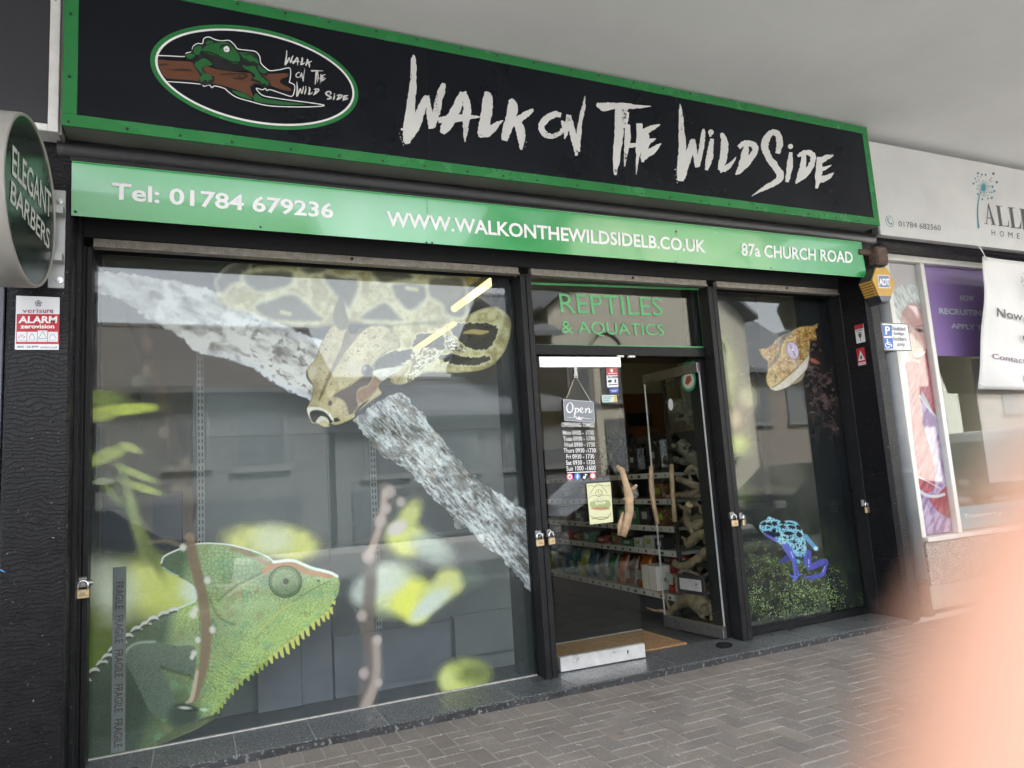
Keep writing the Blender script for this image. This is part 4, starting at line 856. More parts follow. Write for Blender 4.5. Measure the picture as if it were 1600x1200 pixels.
W2 = [[(48, 132, 20), (95, 148, 52), (170, 140, 36), (280, 146, 28), (388, 145, 4)], [(205, 150, 80), (192, 260, 58), (180, 400, 52), (166, 545, 28), (168, 574, 12)], [(236, 180, 30), (228, 240, 34), (212, 280, 20)], [(240, 258, 30), (242, 350, 40), (230, 450, 22), (223, 522, 5)], [(222, 392, 26), (300, 386, 28), (350, 380, 26)], [(316, 252, 36), (314, 380, 38), (302, 480, 18), (295, 572, 4)], [(352, 285, 40), (348, 390, 56), (334, 494, 18)], [(350, 305, 44), (390, 282, 34), (444, 260, 8)], [(345, 385, 40), (385, 362, 26), (418, 348, 6)], [(340, 462, 44), (400, 418, 40), (450, 378, 6)],
      [(570, 130, 4), (574, 180, 20), (580, 300, 36), (584, 420, 46), (580, 530, 58), (574, 612, 36)], [(584, 590, 38), (612, 490, 42), (636, 400, 40), (650, 350, 20)], [(652, 350, 20), (664, 440, 32), (676, 526, 22)], [(680, 522, 26), (700, 420, 32), (712, 330, 30), (716, 286, 12)], [(770, 348, 22), (762, 400, 34), (752, 470, 40), (734, 544, 22)], [(762, 308, 36)], [(758, 328, 16)], [(828, 312, 16), (846, 370, 44), (840, 460, 46), (820, 545, 36)], [(816, 545, 36), (862, 528, 36), (900, 490, 18), (918, 462, 4)], [(984, 375, 26), (970, 470, 48), (945, 530, 34), (916, 572, 10)], [(934, 402, 26), (975, 374, 30), (1028, 388, 40), (1038, 424, 36), (1000, 480, 42), (950, 540, 36), (918, 570, 10)],
      [(1180, 440, 30), (1192, 380, 40), (1182, 325, 38), (1152, 306, 34), (1112, 342, 42), (1100, 400, 44), (1122, 460, 42), (1164, 520, 44), (1196, 575, 46), (1178, 612, 38), (1120, 645, 32), (1070, 672, 18), (1018, 706, 3)], [(1262, 432, 22), (1256, 520, 38), (1238, 618, 22)], [(1260, 396, 32)], [(1346, 428, 24), (1336, 530, 40), (1312, 590, 28), (1294, 628, 8)], [(1304, 458, 18), (1350, 434, 28), (1396, 448, 36), (1396, 498, 36), (1350, 572, 38), (1296, 622, 10)], [(1440, 462, 30), (1436, 560, 42), (1422, 658, 14)], [(1430, 492, 44), (1480, 468, 34), (1528, 450, 6)], [(1440, 545, 30), (1480, 530, 20), (1515, 512, 4)], [(1430, 608, 40), (1490, 590, 34), (1530, 560, 4)], [(540, 540, 8)], [(548, 600, 7)], [(552, 622, 6)], [(545, 575, 5)]]
for word, a_ in ((W1[:12], (620, 70, .1875, 4.5)), (W1[12:16], (620, 70, .1875, 4.5)), (W2[:10], (920, 130, .25, 3.2)), (W2[10:21], (920, 130, .25, 3.2)), (W2[21:30], (920, 130, .25, 3.2))):
    adopt(strokes('lettering', word, PS, *a_[:3], K['white'], None, .001, a_[3]), sign)
for word, a_ in ((W1[16:], (620, 70, .1875)), (W2[30:], (920, 130, .25))): adopt(strokes('paint_flecks', word, PS, *a_, K['white'], None, .001), sign)
# worn dry-brush flecks in the letters
rng = random.Random(11); b = MB()
for (ox, oy, sc, x0, x1, y0, y1, n) in ((620, 70, .1875, 312, 345, 410, 570, 34), (620, 70, .1875, 1230, 1390, 735, 775, 30), (620, 70, .1875, 1405, 1450, 600, 650, 22), (620, 70, .1875, 560, 590, 690, 740, 10), (620, 70, .1875, 668, 700, 752, 770, 8), (920, 130, .25, 208, 232, 165, 260, 26), (920, 130, .25, 222, 232, 440, 490, 8), (920, 130, .25, 676, 694, 320, 400, 16), (920, 130, .25, 568, 576, 200, 330, 9), (620, 70, .1875, 112, 122, 250, 350, 9), (620, 70, .1875, 1488, 1506, 880, 900, 8), (920, 130, .25, 160, 172, 540, 560, 7)):
    for k in range(n):
        x, y = rng.uniform(x0, x1), rng.uniform(y0, y1); r = rng.uniform(1, 4.5); sl_ = rng.uniform(.5, 1.6)
        b.poly([PS(ox+sc*(x+r*math.cos(a)*rng.uniform(.6, 1.2)), oy+sc*(y+r*sl_*math.sin(a)*rng.uniform(.6, 1.2)), off=.0095) for a in [q*math.pi/3.5 for q in range(7)]])
me = bpy.data.meshes.new('worn_flecks'); me.from_pydata(b.v, [], b.f); adopt(new('worn_flecks', me, K['signblk']), sign)
# logo: oval with a lizard-like frog on a log
cx, cz, ca, cb = .3587, 3.7157, .5597, .3042
def ring(a0, b0, a1, b1, off, n=72):
    q = MB()
    for k in range(n):
        t, s_ = 2*math.pi*k/n, 2*math.pi*(k+1)/n; y = SY-.0045-off
        q.quad((cx+a0*math.cos(t), y, cz+b0*math.sin(t)), (cx+a0*math.cos(s_), y, cz+b0*math.sin(s_)), (cx+a1*math.cos(s_), y, cz+b1*math.sin(s_)), (cx+a1*math.cos(t), y, cz+b1*math.sin(t)))
    return q
sp(ring(ca, cb, ca-.024, cb-.024, .001), 'logo_ring', K['green']); sp(ring(ca-.024, cb-.024, ca-.036, cb-.036, .001), 'logo_ring', K['whiteb'])
lg = (225, 30, .2125)
def lpoly(name, polys, m, off, smooth=3):
    o = flat(name, [pxpoly(PS, q, *lg, off=off, smooth=smooth) for q in polys], m); return adopt(o, sign)
def lstroke(name, ls, m, off): return adopt(strokes(name, ls, PS, *lg, m, None, off), sign)
lpoly('logo_log', [[(100, 300), (180, 305), (320, 310), (420, 330), (520, 365), (640, 385), (760, 395), (860, 400), (960, 402), (1052, 398), (1055, 425), (1010, 440), (1000, 465), (1030, 485), (1078, 510), (1075, 530), (1000, 515), (900, 480), (820, 480), (780, 500), (805, 575), (770, 560), (700, 530), (620, 500), (520, 475), (420, 460), (300, 445), (165, 435), (120, 370)]], K['brown'], .001, 2)
lpoly('logo_tail', [[(645, 525), (700, 535), (760, 560), (800, 590), (740, 580), (690, 560)], [(820, 545), (870, 580), (980, 600), (1100, 615), (1190, 628), (1060, 632), (920, 622), (810, 600)]], K['logogreen'], .0015)
lstroke('logo_outline', [[(98, 268, 7), (200, 272, 7), (300, 275, 7), (312, 250, 7), (350, 240, 7), (362, 200, 7), (395, 180, 7), (430, 180, 7), (440, 145, 7), (475, 132, 7), (520, 150, 7), (570, 160, 7), (625, 158, 7), (665, 190, 7), (690, 220, 7), (760, 230, 7), (820, 240, 7), (850, 275, 7), (860, 325, 7), (900, 365, 7), (930, 380, 7), (1000, 372, 7), (1068, 360, 7), (1078, 400, 7), (1072, 450, 7), (1070, 465, 7), (1105, 485, 7), (1105, 530, 7), (1085, 568, 7), (1020, 550, 7), (930, 520, 7), (905, 525, 7), (890, 510, 7), (870, 520, 7), (825, 510, 7), (870, 560, 7), (960, 580, 7), (1100, 600, 7), (1240, 618, 7), (1325, 635, 7), (1240, 645, 7), (1050, 645, 7), (900, 635, 7), (780, 605, 7), (680, 575, 7), (620, 535, 7), (590, 510, 7), (520, 492, 7), (500, 505, 7), (480, 485, 7), (440, 495, 7), (420, 480, 7), (300, 468, 7), (170, 460, 7)]], K['whiteb'], .002)
lpoly('logo_frog_outline', [[(300, 262), (345, 245), (362, 205), (400, 188), (435, 190), (448, 150), (480, 142), (520, 160), (625, 168), (665, 205), (690, 235), (760, 240), (815, 250), (848, 290), (855, 340), (890, 370), (915, 400), (900, 420), (870, 412), (930, 470), (920, 500), (860, 495), (850, 470), (780, 450), (800, 430), (760, 380), (700, 385), (600, 380), (520, 360), (480, 330), (430, 350), (470, 410), (520, 425), (500, 480), (420, 485), (405, 450), (415, 420), (370, 350), (350, 310), (310, 305)]], K['logoblk'], .003, 2)
lpoly('logo_frog', [[(440, 215), (455, 200), (520, 180), (600, 172), (650, 205), (690, 250), (706, 290), (690, 325), (650, 328), (590, 300), (520, 270), (425, 240)], [(455, 180), (470, 160), (500, 165), (510, 175), (470, 190)], [(370, 215), (395, 200), (425, 205), (415, 240), (400, 265), (370, 255)], [(310, 268), (345, 255), (375, 270), (350, 295), (320, 290)],
    [(372, 330), (400, 310), (440, 290), (480, 310), (500, 340), (440, 350), (425, 360), (450, 400), (490, 415), (500, 450), (480, 445), (470, 470), (455, 445), (420, 465), (412, 430), (430, 410), (385, 360)],
    [(700, 245), (760, 250), (800, 262), (835, 300), (840, 330), (800, 310), (770, 320), (730, 290), (715, 265)], [(725, 340), (760, 350), (810, 345), (830, 375), (850, 410), (880, 440), (915, 470), (905, 490), (880, 470), (865, 490), (855, 460), (800, 440), (820, 420), (790, 390), (740, 365)], [(840, 340), (880, 370), (905, 385), (890, 400), (860, 395), (840, 370)]], K['logogreen'], .004, 3)
lpoly('logo_eye', [[(590, 210), (610, 200), (628, 220), (625, 242), (600, 245), (585, 228)]], K['whiteb'], .005)
lstroke('logo_detail', [[(552, 225, 5), (580, 198, 14), (625, 196, 10), (636, 225, 8), (625, 250, 6)], [(428, 242, 8), (480, 246, 8), (560, 278, 9), (640, 318, 9), (700, 318, 6)], [(602, 228, 10)], [(470, 220, 5)], [(488, 222, 5)], [(655, 325, 6), (680, 315, 6)], [(740, 290, 7), (790, 335, 8), (800, 330, 5)], [(735, 268, 6), (780, 262, 6), (820, 290, 6)], [(210, 380, 5), (280, 374, 9), (350, 380, 4)], [(105, 338, 8), (180, 336, 4)], [(560, 412, 5), (640, 405, 8), (690, 408, 4)], [(655, 440, 6), (720, 440, 10), (755, 425, 10), (740, 410, 10), (690, 405, 6)], [(700, 420, 10), (705, 435, 8)], [(790, 500, 12), (820, 480, 12), (870, 490, 10)], [(920, 455, 6), (935, 455, 5)], [(425, 375, 5), (440, 405, 5)]], K['logoblk'], .006)
# small copy of the brush lettering in the oval
def mini(dst, src, sx, ox, sy, oy):
    return [[(ox+(x-src)*sx, oy+y*sy, max(w*sx*1.0, 1.0)) for x, y, w in st] for st in dst]
mm_ = [[(1032+(x-50)*.186, 228+(y-80)*.150+(x-50)*.012, w*.155) for x, y, w in st] for st in W1[:12]]
mm_ += [[(1112+(x-1180)*.18, 345+(y-430)*.2+20, w*.16) for x, y, w in st] for st in W1[12:16]]
mm_ += [[(1226+(x-50)*.275, 380+(y-130)*.235, w*.23) for x, y, w in st] for st in W2[:10]]
mm_ += [[(1116+(x-555)*.345, 462+(y-130)*.235, w*.26) for x, y, w in st] for st in W2[10:21]]
mm_ += [[(1330+(x-1085)*.385, 538+(y-300)*(.20 if si else .165), w*.3) for x, y, w in (st if si else st[:-2])] for si, st in enumerate(W2[21:30])]
lstroke('logo_lettering', mm_, K['white'], .002)

# --- telephone strip under it
strip_n = Vector((0, -math.cos(R(5.0)), -math.sin(R(5.0))))
PT = onplane((0, -.302, 2.862), strip_n)
strip = thing('telephone_strip', 'shiny green strip sign with telephone number and web address above the windows', 'sign', (2.33, -.3, 3.02))
b = MB(); bl, br = PT(111.5, 337), PT(1353.5, 434); tr_, tl = PT(1346, 380), PT(112, 254)
n = 1; nrm = strip_n
rng = random.Random(8)
cols_ = []
for k in range(n+1):
    t = k/n; lo = bl.lerp(br, t); hi = tl.lerp(tr_, t); wv = 0
    cols_.append((lo, lo.lerp(hi, .5)+nrm*(.0005+wv), hi+nrm*wv, hi+Vector((0, .0, .008))+nrm*(-.004), hi+Vector((0, .03, .022))+nrm*(-.02)))
for k in range(n):
    for j in range(4): b.quad(cols_[k][j], cols_[k+1][j], cols_[k+1][j+1], cols_[k][j+1])
o = b.build('panel', K['greenb'], None, False); adopt(o, strip)
sol = o.modifiers.new('t', 'SOLIDIFY'); sol.thickness = .004; sol.offset = -1
items = [ptext('Tel: 01784 679236', PT, (174, 312), (520.5, 342), (174.5, 285), .006, .022), ptext('WWW.WALKONTHEWILDSIDELB.CO.UK', PT, (604, 354), (1102, 395.5), (603, 330), .006, .022), ptext('87a CHURCH ROAD', PT, (1158, 400), (1332, 412), (1157, 380), .006, .02)]
adopt(text('lettering', items, K['whiteb']), strip)
for u, v in ((118, 331), (407, 355), (666, 379), (675, 379.5), (1055, 410), (1204, 419), (1346, 431), (405, 280), (1056, 362)): 
    p = PT(u, v, off=.002); b = MB(); b.tube([p, p+nrm*.004], .007, 8); adopt(b.build('screw', K['dark']), strip)
b = MB(); 
for u, v0, v1 in ((667, 312, 378), (1056, 357, 411)):
    p, q = PT(u, v0, off=.0042), PT(u+3, v1, off=.0042); b.quad(p-Vector((.001, 0, 0)), q-Vector((.001, 0, 0)), q+Vector((.001, 0, 0)), p+Vector((.001, 0, 0)))
adopt(b.build('panel_joint', K['green']), strip)

# --- left neighbour fascia
lf = thing('fascia_sign', 'dark blank shop sign with white metal edge with nothing written on it', 'sign', (-1.6, -.4, 3.7))
adopt(MB().box(-3.2, -.665, -.395, -.27, 3.30, 4.17).build('panel', mat('anthracite_panel', (.028, .028, .033), .4, spec=.5)), lf)
b = MB(); b.box(-.667, -.621, -.405, -.27, 3.262, 4.175, bev=.003); b.box(-3.2, -.6675, -.405, -.27, 3.262, 3.300, bev=.003); adopt(b.build('frame', mat('white_aluminium', (.70, .69, .67), .4, var=.1, vscale=14, speck=(35, .74, (.1, .1, .1)))), lf)
adopt(MB().box(-.619, -.605, -.395, -.27, 3.25, 4.17, bev=.002).build('return_panel', K['grey']), lf)
bar = thing('barber_shop', 'dark grey shopfront edge beyond the left pilaster', 'shopfront', (-2, 0, 0))
adopt(MB().box(-3.4, -.85, -.20, .3, 0, 3.25).build('wall', mat('slate_paint', (.06, .065, .085), .45)), bar)
adopt(MB().box(-.90, -.856, -.255, -.20, 0, 3.25, bev=.004).build('corner_trim', mat('slate_trim', (.09, .095, .12), .4)), bar)

# --- round projecting barber sign
th = R(5); nx_ = Vector((math.cos(th), -math.sin(th), 0)); cdisc = Vector((-.6605, -.733, 2.752))
round_ = thing('projecting_sign', 'round dark green barbers sign sticking out from a black pilaster', 'sign', cdisc)
ey_ = Vector((0, 0, 1)).cross(nx_).normalized(); ez_ = Vector((0, 0, 1))
def dp(r, a, d): return cdisc+nx_*d+ey_*r*math.cos(a)+ez_*r*math.sin(a)
RO = .388
b = MB(); N_ = 64
prof = ((RO, -.20), (RO, -.012), (RO-.004, -.003), (RO-.012, .0), (RO-.016, -.008))
for k in range(N_):
    a, c = 2*math.pi*k/N_, 2*math.pi*(k+1)/N_
    for (r0, d0), (r1, d1) in zip(prof, prof[1:]): b.quad(dp(r0, a, d0), dp(r0, c, d0), dp(r1, c, d1), dp(r1, a, d1))
b.poly([dp(RO, 2*math.pi*k/N_, -.2) for k in range(N_)])
adopt(b.build('drum', mat('warm_grey_metal', (.30, .29, .265), .42, var=.06, vscale=3), None, True), round_)
adopt(flat('face', [[dp(RO-.0155, 2*math.pi*k/N_, -.008) for k in range(N_)]], mat('bottle_green_face', (.018, .030, .025), .22, spec=.6, var=.1, vscale=2)), round_)
PB = onplane(cdisc-nx_*.0065, nx_)
adopt(text('lettering', [ptext('ELEGANT', PB, (18.5, 273), (79, 343), (19.5, 225), .001, .012, .96), ptext('BARBERS', PB, (15.5, 315.5), (76.5, 391), (17.5, 280), .001, .012, .96)], mat('cream_lettering', (.55, .56, .53), .5)), round_)
b = MB(); b.box(-.67, -.5985, -.2835, -.2765, 2.475, 3.0, bev=.002); b.box(-.66, -.6, -.36, -.283, 2.6, 2.64); b.box(-.66, -.6, -.36, -.283, 2.85, 2.89)
adopt(b.build('wall_bracket', mat('galvanised_plate', (.42, .43, .42), .4, metal=.5, var=.1, vscale=9, speck=(18, .70, (.12, .07, .04)))), round_)
for u, v in ((93.5, 315), (93, 438)): 
    p = at(u, v, -.284); b = MB(); b.tube([p, p+Vector((0, -.006, 0))], [.017, .016], 14); b.tube([p+Vector((0, -.006, 0)), p+Vector((0, -.014, 0))], .009, 6)
    adopt(b.build('bolt', K['chrome']), round_)

# --- alarm plate on the left pilaster
PA = facade(-.280)
al = thing('alarm_plate', 'red and white alarm plate on the black pilaster under the round barbers sign', 'sign', at(58, 505, -.28))
K['red'] = mat('alarm_red', (.42, .018, .03), .35); K['ink'] = mat('dark_ink', (.03, .03, .035), .5); K['plate'] = mat('white_plate', (.68, .69, .72), .28, spec=.6)
K['plum'] = mat('plum_ink', (.28, .02, .06), .4)
p0, p1 = at(24, 547, -.28), at(93, 463.5, -.28)
adopt(MB().box(-.803, -.617, -.280, -.2765, 2.155, 2.428, bev=.001).build('plate', K['plate']), al)
adopt(flat('red_band', [rrect(PA, (25, 540.5), (92.2, 540), (26.2, 490.5), .001, .001)], K['red']), al)
adopt(flat('white_panel', [rrect(PA, (26.3+k*16.2, 534), (41.6+k*16.2, 534), (26.6+k*16.2, 518.5 if k != 2 else 516.5), .0016, .05) for k in range(4)]+[rrect(PA, (24.3, 546.5), (91.8, 546.5), (24.5, 537.8), .0016, .01)], K['plate']), al)
c0 = PA(60, 474.2, off=.001); rr_ = .0165
adopt(flat('emblem', [[c0+Vector((rr_*(1 if k % 2 == 0 else .8)*math.cos(k*math.pi/5+math.pi/2), 0, rr_*(1.15 if k % 2 == 0 else .85)*math.sin(k*math.pi/5+math.pi/2))) for k in range(10)]], mat('emblem_grey', (.09, .09, .1), .5)), al)
adopt(flat('emblem_ring', [[c0+Vector((.011*math.cos(k*.3927), -.0005, .011*math.sin(k*.3927))) for k in range(16)]], K['plate']), al)
adopt(flat('emblem_core', [[c0+Vector((.0085*math.cos(k*.3927), -.001, .0085*math.sin(k*.3927))) for k in range(16)]], mat('emblem_core_grey', (.2, .2, .21), .5)), al)
adopt(text('lettering', [ptext('veris', PA, (35.2, 489), (66, 489), (35.2, 482), .0012, .005), ptext('ure', PA, (67, 489.2), (83.5, 489.2), (67, 483.7), .0012, .02)], K['plum']), al)
adopt(text('lettering', [ptext('ALARM', PA, (28.6, 505), (89, 505), (29.4, 494), .0018, .035), ptext('zerovision', PA, (32, 513.4), (85, 513.4), (32, 507), .0018, .03)], K['whiteb']), al)
adopt(text('lettering', [ptext('0800 158 8999', PA, (26.5, 543.8), (60.5, 543.8), (26.5, 540.2), .002, .012), ptext('verisure.co.uk', PA, (63, 544.4), (89.5, 544.4), (63, 540.4), .002, .008)], K['ink']), al)
b = MB()
for k, L in enumerate(([(28, 529), (33, 523), (39, 526), (38, 528), (33, 526)], [(46, 530), (47, 525), (50, 521), (53, 525), (54, 530)], [(60, 529), (67, 518), (73, 529)], [(77, 529), (80, 523), (84, 523), (88, 529)])):
    q = list(L)+([L[0]] if k == 2 else [])
    for a_, c_ in zip(q, q[1:]): band(b, PA, a_, c_, .0018, .0022)
    band(b, PA, (28+k*16.2, 531.5), (40+k*16.2, 531.5), .0016, .0022)
me = bpy.data.meshes.new('pictogram'); me.from_pydata(b.v, [], b.f); adopt(new('pictogram', me, K['ink']), al)

# --- warning stickers on the inner face of the right pilaster
PR = onplane((5.253, 0, 0), (-1, 0, 0))
for k, (bl, br, tlp, lab) in enumerate((((1338.5, 537), (1352, 533), (1333, 509.5), 'red and white guard warning sticker, upper of two inside the right pilaster'), ((1341, 572), (1353.5, 568.5), (1338, 545), 'red warning triangle sticker, lower of two inside the right pilaster'))):
    A_, B_, T_ = PR(*bl, off=.0015), PR(*br, off=.0015), PR(*tlp, off=.0015)
    w = abs(B_.y-A_.y); h = T_.z-A_.z; x = 5.2545
    y0_, z0_ = A_.y, A_.z
    st = thing('warning_sticker', lab, 'sticker', (x, y0_, z0_), 'warning stickers on the right pilaster')
    adopt(MB().box(x-.0012, x+.0015, y0_-w, y0_, z0_, z0_+h).build('sheet', K['plate'] if k == 0 else K['red']), st)
    def yz(a, c, d=.002): return Vector((x-d, y0_-w*a, z0_+h*c))
    if k == 0:
        adopt(flat('red_band', [[yz(0, .76), yz(1, .76), yz(1, 1), yz(0, 1)], ], K['red']), st)
        adopt(text('lettering', [('GUARD', yz(.1, .62), yz(.9, .62), yz(.1, .74), .01)], K['ink']), st)
        adopt(flat('pictogram', [[yz(.3, .5), yz(.7, .5), yz(.62, .3), yz(.52, .25), yz(.56, .1), yz(.44, .1), yz(.48, .25), yz(.38, .3)], [yz(.25, .53), yz(.75, .53), yz(.75, .57), yz(.25, .57)]], K['ink']), st)
    else:
        adopt(flat('triangle', [[yz(.08, .28), yz(.92, .28), yz(.5, .86)], [yz(.04, .03), yz(.96, .03), yz(.96, .17), yz(.04, .17)]], K['plate']), st)
        adopt(flat('pictogram', [[yz(.36, .36, .003), yz(.64, .36, .003), yz(.6, .5, .003), yz(.5, .62, .003), yz(.4, .5, .003)], [yz(.1, .08, .003), yz(.9, .08, .003), yz(.9, .11, .003), yz(.1, .11, .003)]], K['ink']), st)
# ================================================================ neighbour on the right
nb = thing('care_office', 'neighbouring office front with pale window frames and a speckled granite wall below', 'shopfront', (7.2, 0, 0))
adopt(MB().box(5.90, 12, -.02, .04, .20, .575, bev=.004).build('stall_riser', K['granite']), nb)
adopt(MB().box(5.66, 12, -.018, .5, 0, .198).build('plinth', mat('pale_concrete', (.42, .38, .33), .85, var=.15, vscale=6)), nb)
b = MB(); b.box(5.90, 12, -.05, .10, .577, .62, bev=.006); b.box(5.90, 12, -.02, .08, 3.165, 3.225, bev=.004)
for x0, x1 in ((5.872, 5.935), (6.372, 6.425), (8.2, 8.25)): b.box(x0, x1, -.012, .07, .62, 3.165, bev=.004)
adopt(b.build('window_frame', K['frameW']), nb)
adopt(MB().box(5.935, 12, .03, .036, .62, 3.165).build('window', K['glass']), nb)
adopt(MB().box(5.5, 12, .9, 1.0, 0, 3.3).build('inner_wall', mat('beige_inner_wall', (.30, .25, .18), .8)), nb)
adopt(MB().box(5.61, 5.868, -.02, .35, 0, 3.3).build('pier', mat('grey_pier', (.20, .21, .21), .7, var=.2, vscale=6)), nb)
adopt(MB().box(5.41, 5.61, -.10, .35, 0, 3.3, bev=.03).build('wall_return', K['pilaster']), nb)
adopt(MB().box(5.50, 12, -.255, .3, 3.227, 3.30, bev=.006).build('shutter_box', K['black']), nb)
b = MB(); b.tube([(5.40, -.24, 3.262), (12, -.24, 3.262)], .03, 12); adopt(b.build('cornice', K['black'], None, True), nb)
# its fascia sign
NY = -.33
ns = thing('fascia_sign', 'off white shop sign with a teal dandelion logo and large grey serif lettering', 'sign', (8, NY, 3.7))
adopt(MB().box(5.458, 11, NY, -.26, 3.258, 4.12, bev=.002).build('panel', mat('offwhite_sign', (.56, .56, .555), .42, var=.06, vscale=2.5)), ns)
adopt(MB().box(5.440, 5.457, NY+.006, -.26, 3.262, 4.12).build('return_panel', K['grey']), ns)
PN = facade(NY-.001)
teal = mat('teal_ink', (.045, .23, .29), .5); K['grey_ink'] = mat('grey_ink', (.075, .075, .08), .5)
b = MB(); c0 = PN(1390, 346); r0 = .052
for k in range(40):
    a, c = 2*math.pi*k/40, 2*math.pi*(k+1)/40; f = lambda r, t: c0+Vector((r*math.cos(t), 0, r*math.sin(t)*1.02))
    b.quad(f(r0, a), f(r0, c), f(r0-.006, c), f(r0-.006, a))
me = bpy.data.meshes.new('phone_ring'); me.from_pydata(b.v, [], b.f); adopt(new('phone_ring', me, teal), ns)
adopt(strokes('phone_icon', [[(1387.2, 341, 2.6), (1387.4, 345, 1.6), (1390, 349.5, 1.6), (1393.4, 350, 2.6)], [(1386.6, 341.5, 2.6), (1388.4, 342.2, 2.6)], [(1392.2, 349.2, 2.6), (1394, 349.6, 2.6)]], PN, 0, 0, 1, teal), ns)
adopt(text('lettering', [ptext('01784 682560', PN, (1404, 354), (1470, 360.5), (1403.5, 345), .001, .0)], K['grey_ink']), ns)
adopt(text('lettering', [ptext('H', PN, (1549.5, 367.5), (1555, 368.4), (1549, 359), .001), ptext('O', PN, (1562.3, 369.3), (1568.5, 370.2), (1562, 360.6), .001), ptext('M', PN, (1575.7, 371), (1582.3, 372), (1575.3, 362.3), .001), ptext('E', PN, (1589.2, 372.7), (1593.6, 373.4), (1588.7, 364), .001)], K['grey_ink']), ns)
# serif ALLI...
sg = []
q = lambda L: [PN(1480+x*.15, 220+y*.15, off=.001+.0002*len(sg)) for x, y in L]
for L in ([(422, 655), (432, 655), (498, 872), (470, 868)], [(424, 668), (430, 690), (414, 862), (406, 862)], [(412, 798), (452, 802), (454, 812), (411, 808)], [(386, 858), (428, 864), (428, 871), (386, 865)], [(455, 868), (512, 876), (512, 883), (455, 875)],
          [(515, 678), (545, 682), (575, 885), (545, 882)], [(501, 673), (572, 681), (572, 688), (501, 680)], [(532, 880), (640, 890), (640, 898), (532, 888)], [(636, 828), (641, 828), (641, 898), (610, 893), (630, 880)],
          [(645, 698), (675, 702), (705, 905), (675, 902)], [(630, 691), (697, 699), (697, 706), (630, 698)], [(660, 898), (768, 908), (768, 916), (660, 906)], [(762, 848), (767, 848), (768, 916), (735, 910), (756, 898)],
          [(765, 715), (800, 719), (830, 922), (795, 918)], [(748, 706), (830, 716), (830, 723), (748, 713)], [(782, 912), (850, 922), (850, 930), (782, 920)]):
    sg.append(q(L))
adopt(flat('lettering', sg, K['grey_ink']), ns)
# dandelion
adopt(strokes('stem', [[(350, 530, 6), (325, 620, 11), (316, 760, 15), (327, 912, 19)]], PN, 1480, 220, .15, teal), ns)
cxy = (378, 487); pl = []; rg = random.Random(2)
pl.append([PN(1480+.15*(cxy[0]+((34 if k % 2 else 26))*math.cos(k*.35)*.8), 220+.15*(cxy[1]+(48 if k % 2 else 38)*math.sin(k*.35)), off=.001) for k in range(18)])
for (x, y, s_) in ((320, 340, 15), (360, 355, 13), (400, 357, 14), (318, 373, 9), (344, 380, 8), (290, 396, 11), (326, 410, 8), (304, 428, 10), (273, 448, 15), (317, 470, 8), (309, 500, 8), (333, 506, 6), (319, 558, 14), (364, 610, 13), (373, 572, 8), (394, 573, 7), (421, 571, 8), (424, 604, 12), (463, 597, 16), (440, 538, 10), (464, 540, 10), (490, 526, 15), (471, 480, 16), (438, 476, 10), (404, 428, 6), (352, 542, 6), (384, 545, 6), (412, 544, 6), (370, 416, 6)):
    pl.append([PN(1480+.15*(x+s_*a), 220+.15*(y+s_*c), off=.0012) for a, c in ((0, 1), (-.8, -.1), (-.75, -.8), (-.25, -.95), (0, -.5), (.25, -.95), (.75, -.8), (.8, -.1))])
adopt(flat('dandelion_head', pl, teal), ns)
b = MB()
for k in range(16):
    a = k*.393+.1; band(b, PN, (1480+.15*(cxy[0]+24*math.cos(a)), 220+.15*(cxy[1]+30*math.sin(a))), (1480+.15*(cxy[0]+58*math.cos(a)), 220+.15*(cxy[1]+72*math.sin(a))), .005, .0014)
me = bpy.data.meshes.new('seed_rays'); me.from_pydata(b.v, [], b.f); adopt(new('seed_rays', me, teal), ns)
fl = []
for (x, y, s_) in ((480, 345, 17), (515, 434, 15)): fl.append([PN(1480+.15*(x+s_*a), 220+.15*(y+s_*c), off=.0012) for a, c in ((0, 1), (-.8, -.1), (-.75, -.8), (-.25, -.95), (0, -.5), (.25, -.95), (.75, -.8), (.8, -.1))])
adopt(flat('flying_seed', fl, K['grey_ink']), ns)
adopt(strokes('flying_seed', [[(430, 417, 4), (450, 400, 6), (465, 375, 4)], [(442, 430, 4), (458, 422, 5), (472, 418, 3)]], PN, 1480, 220, .15, K['grey_ink']), ns)

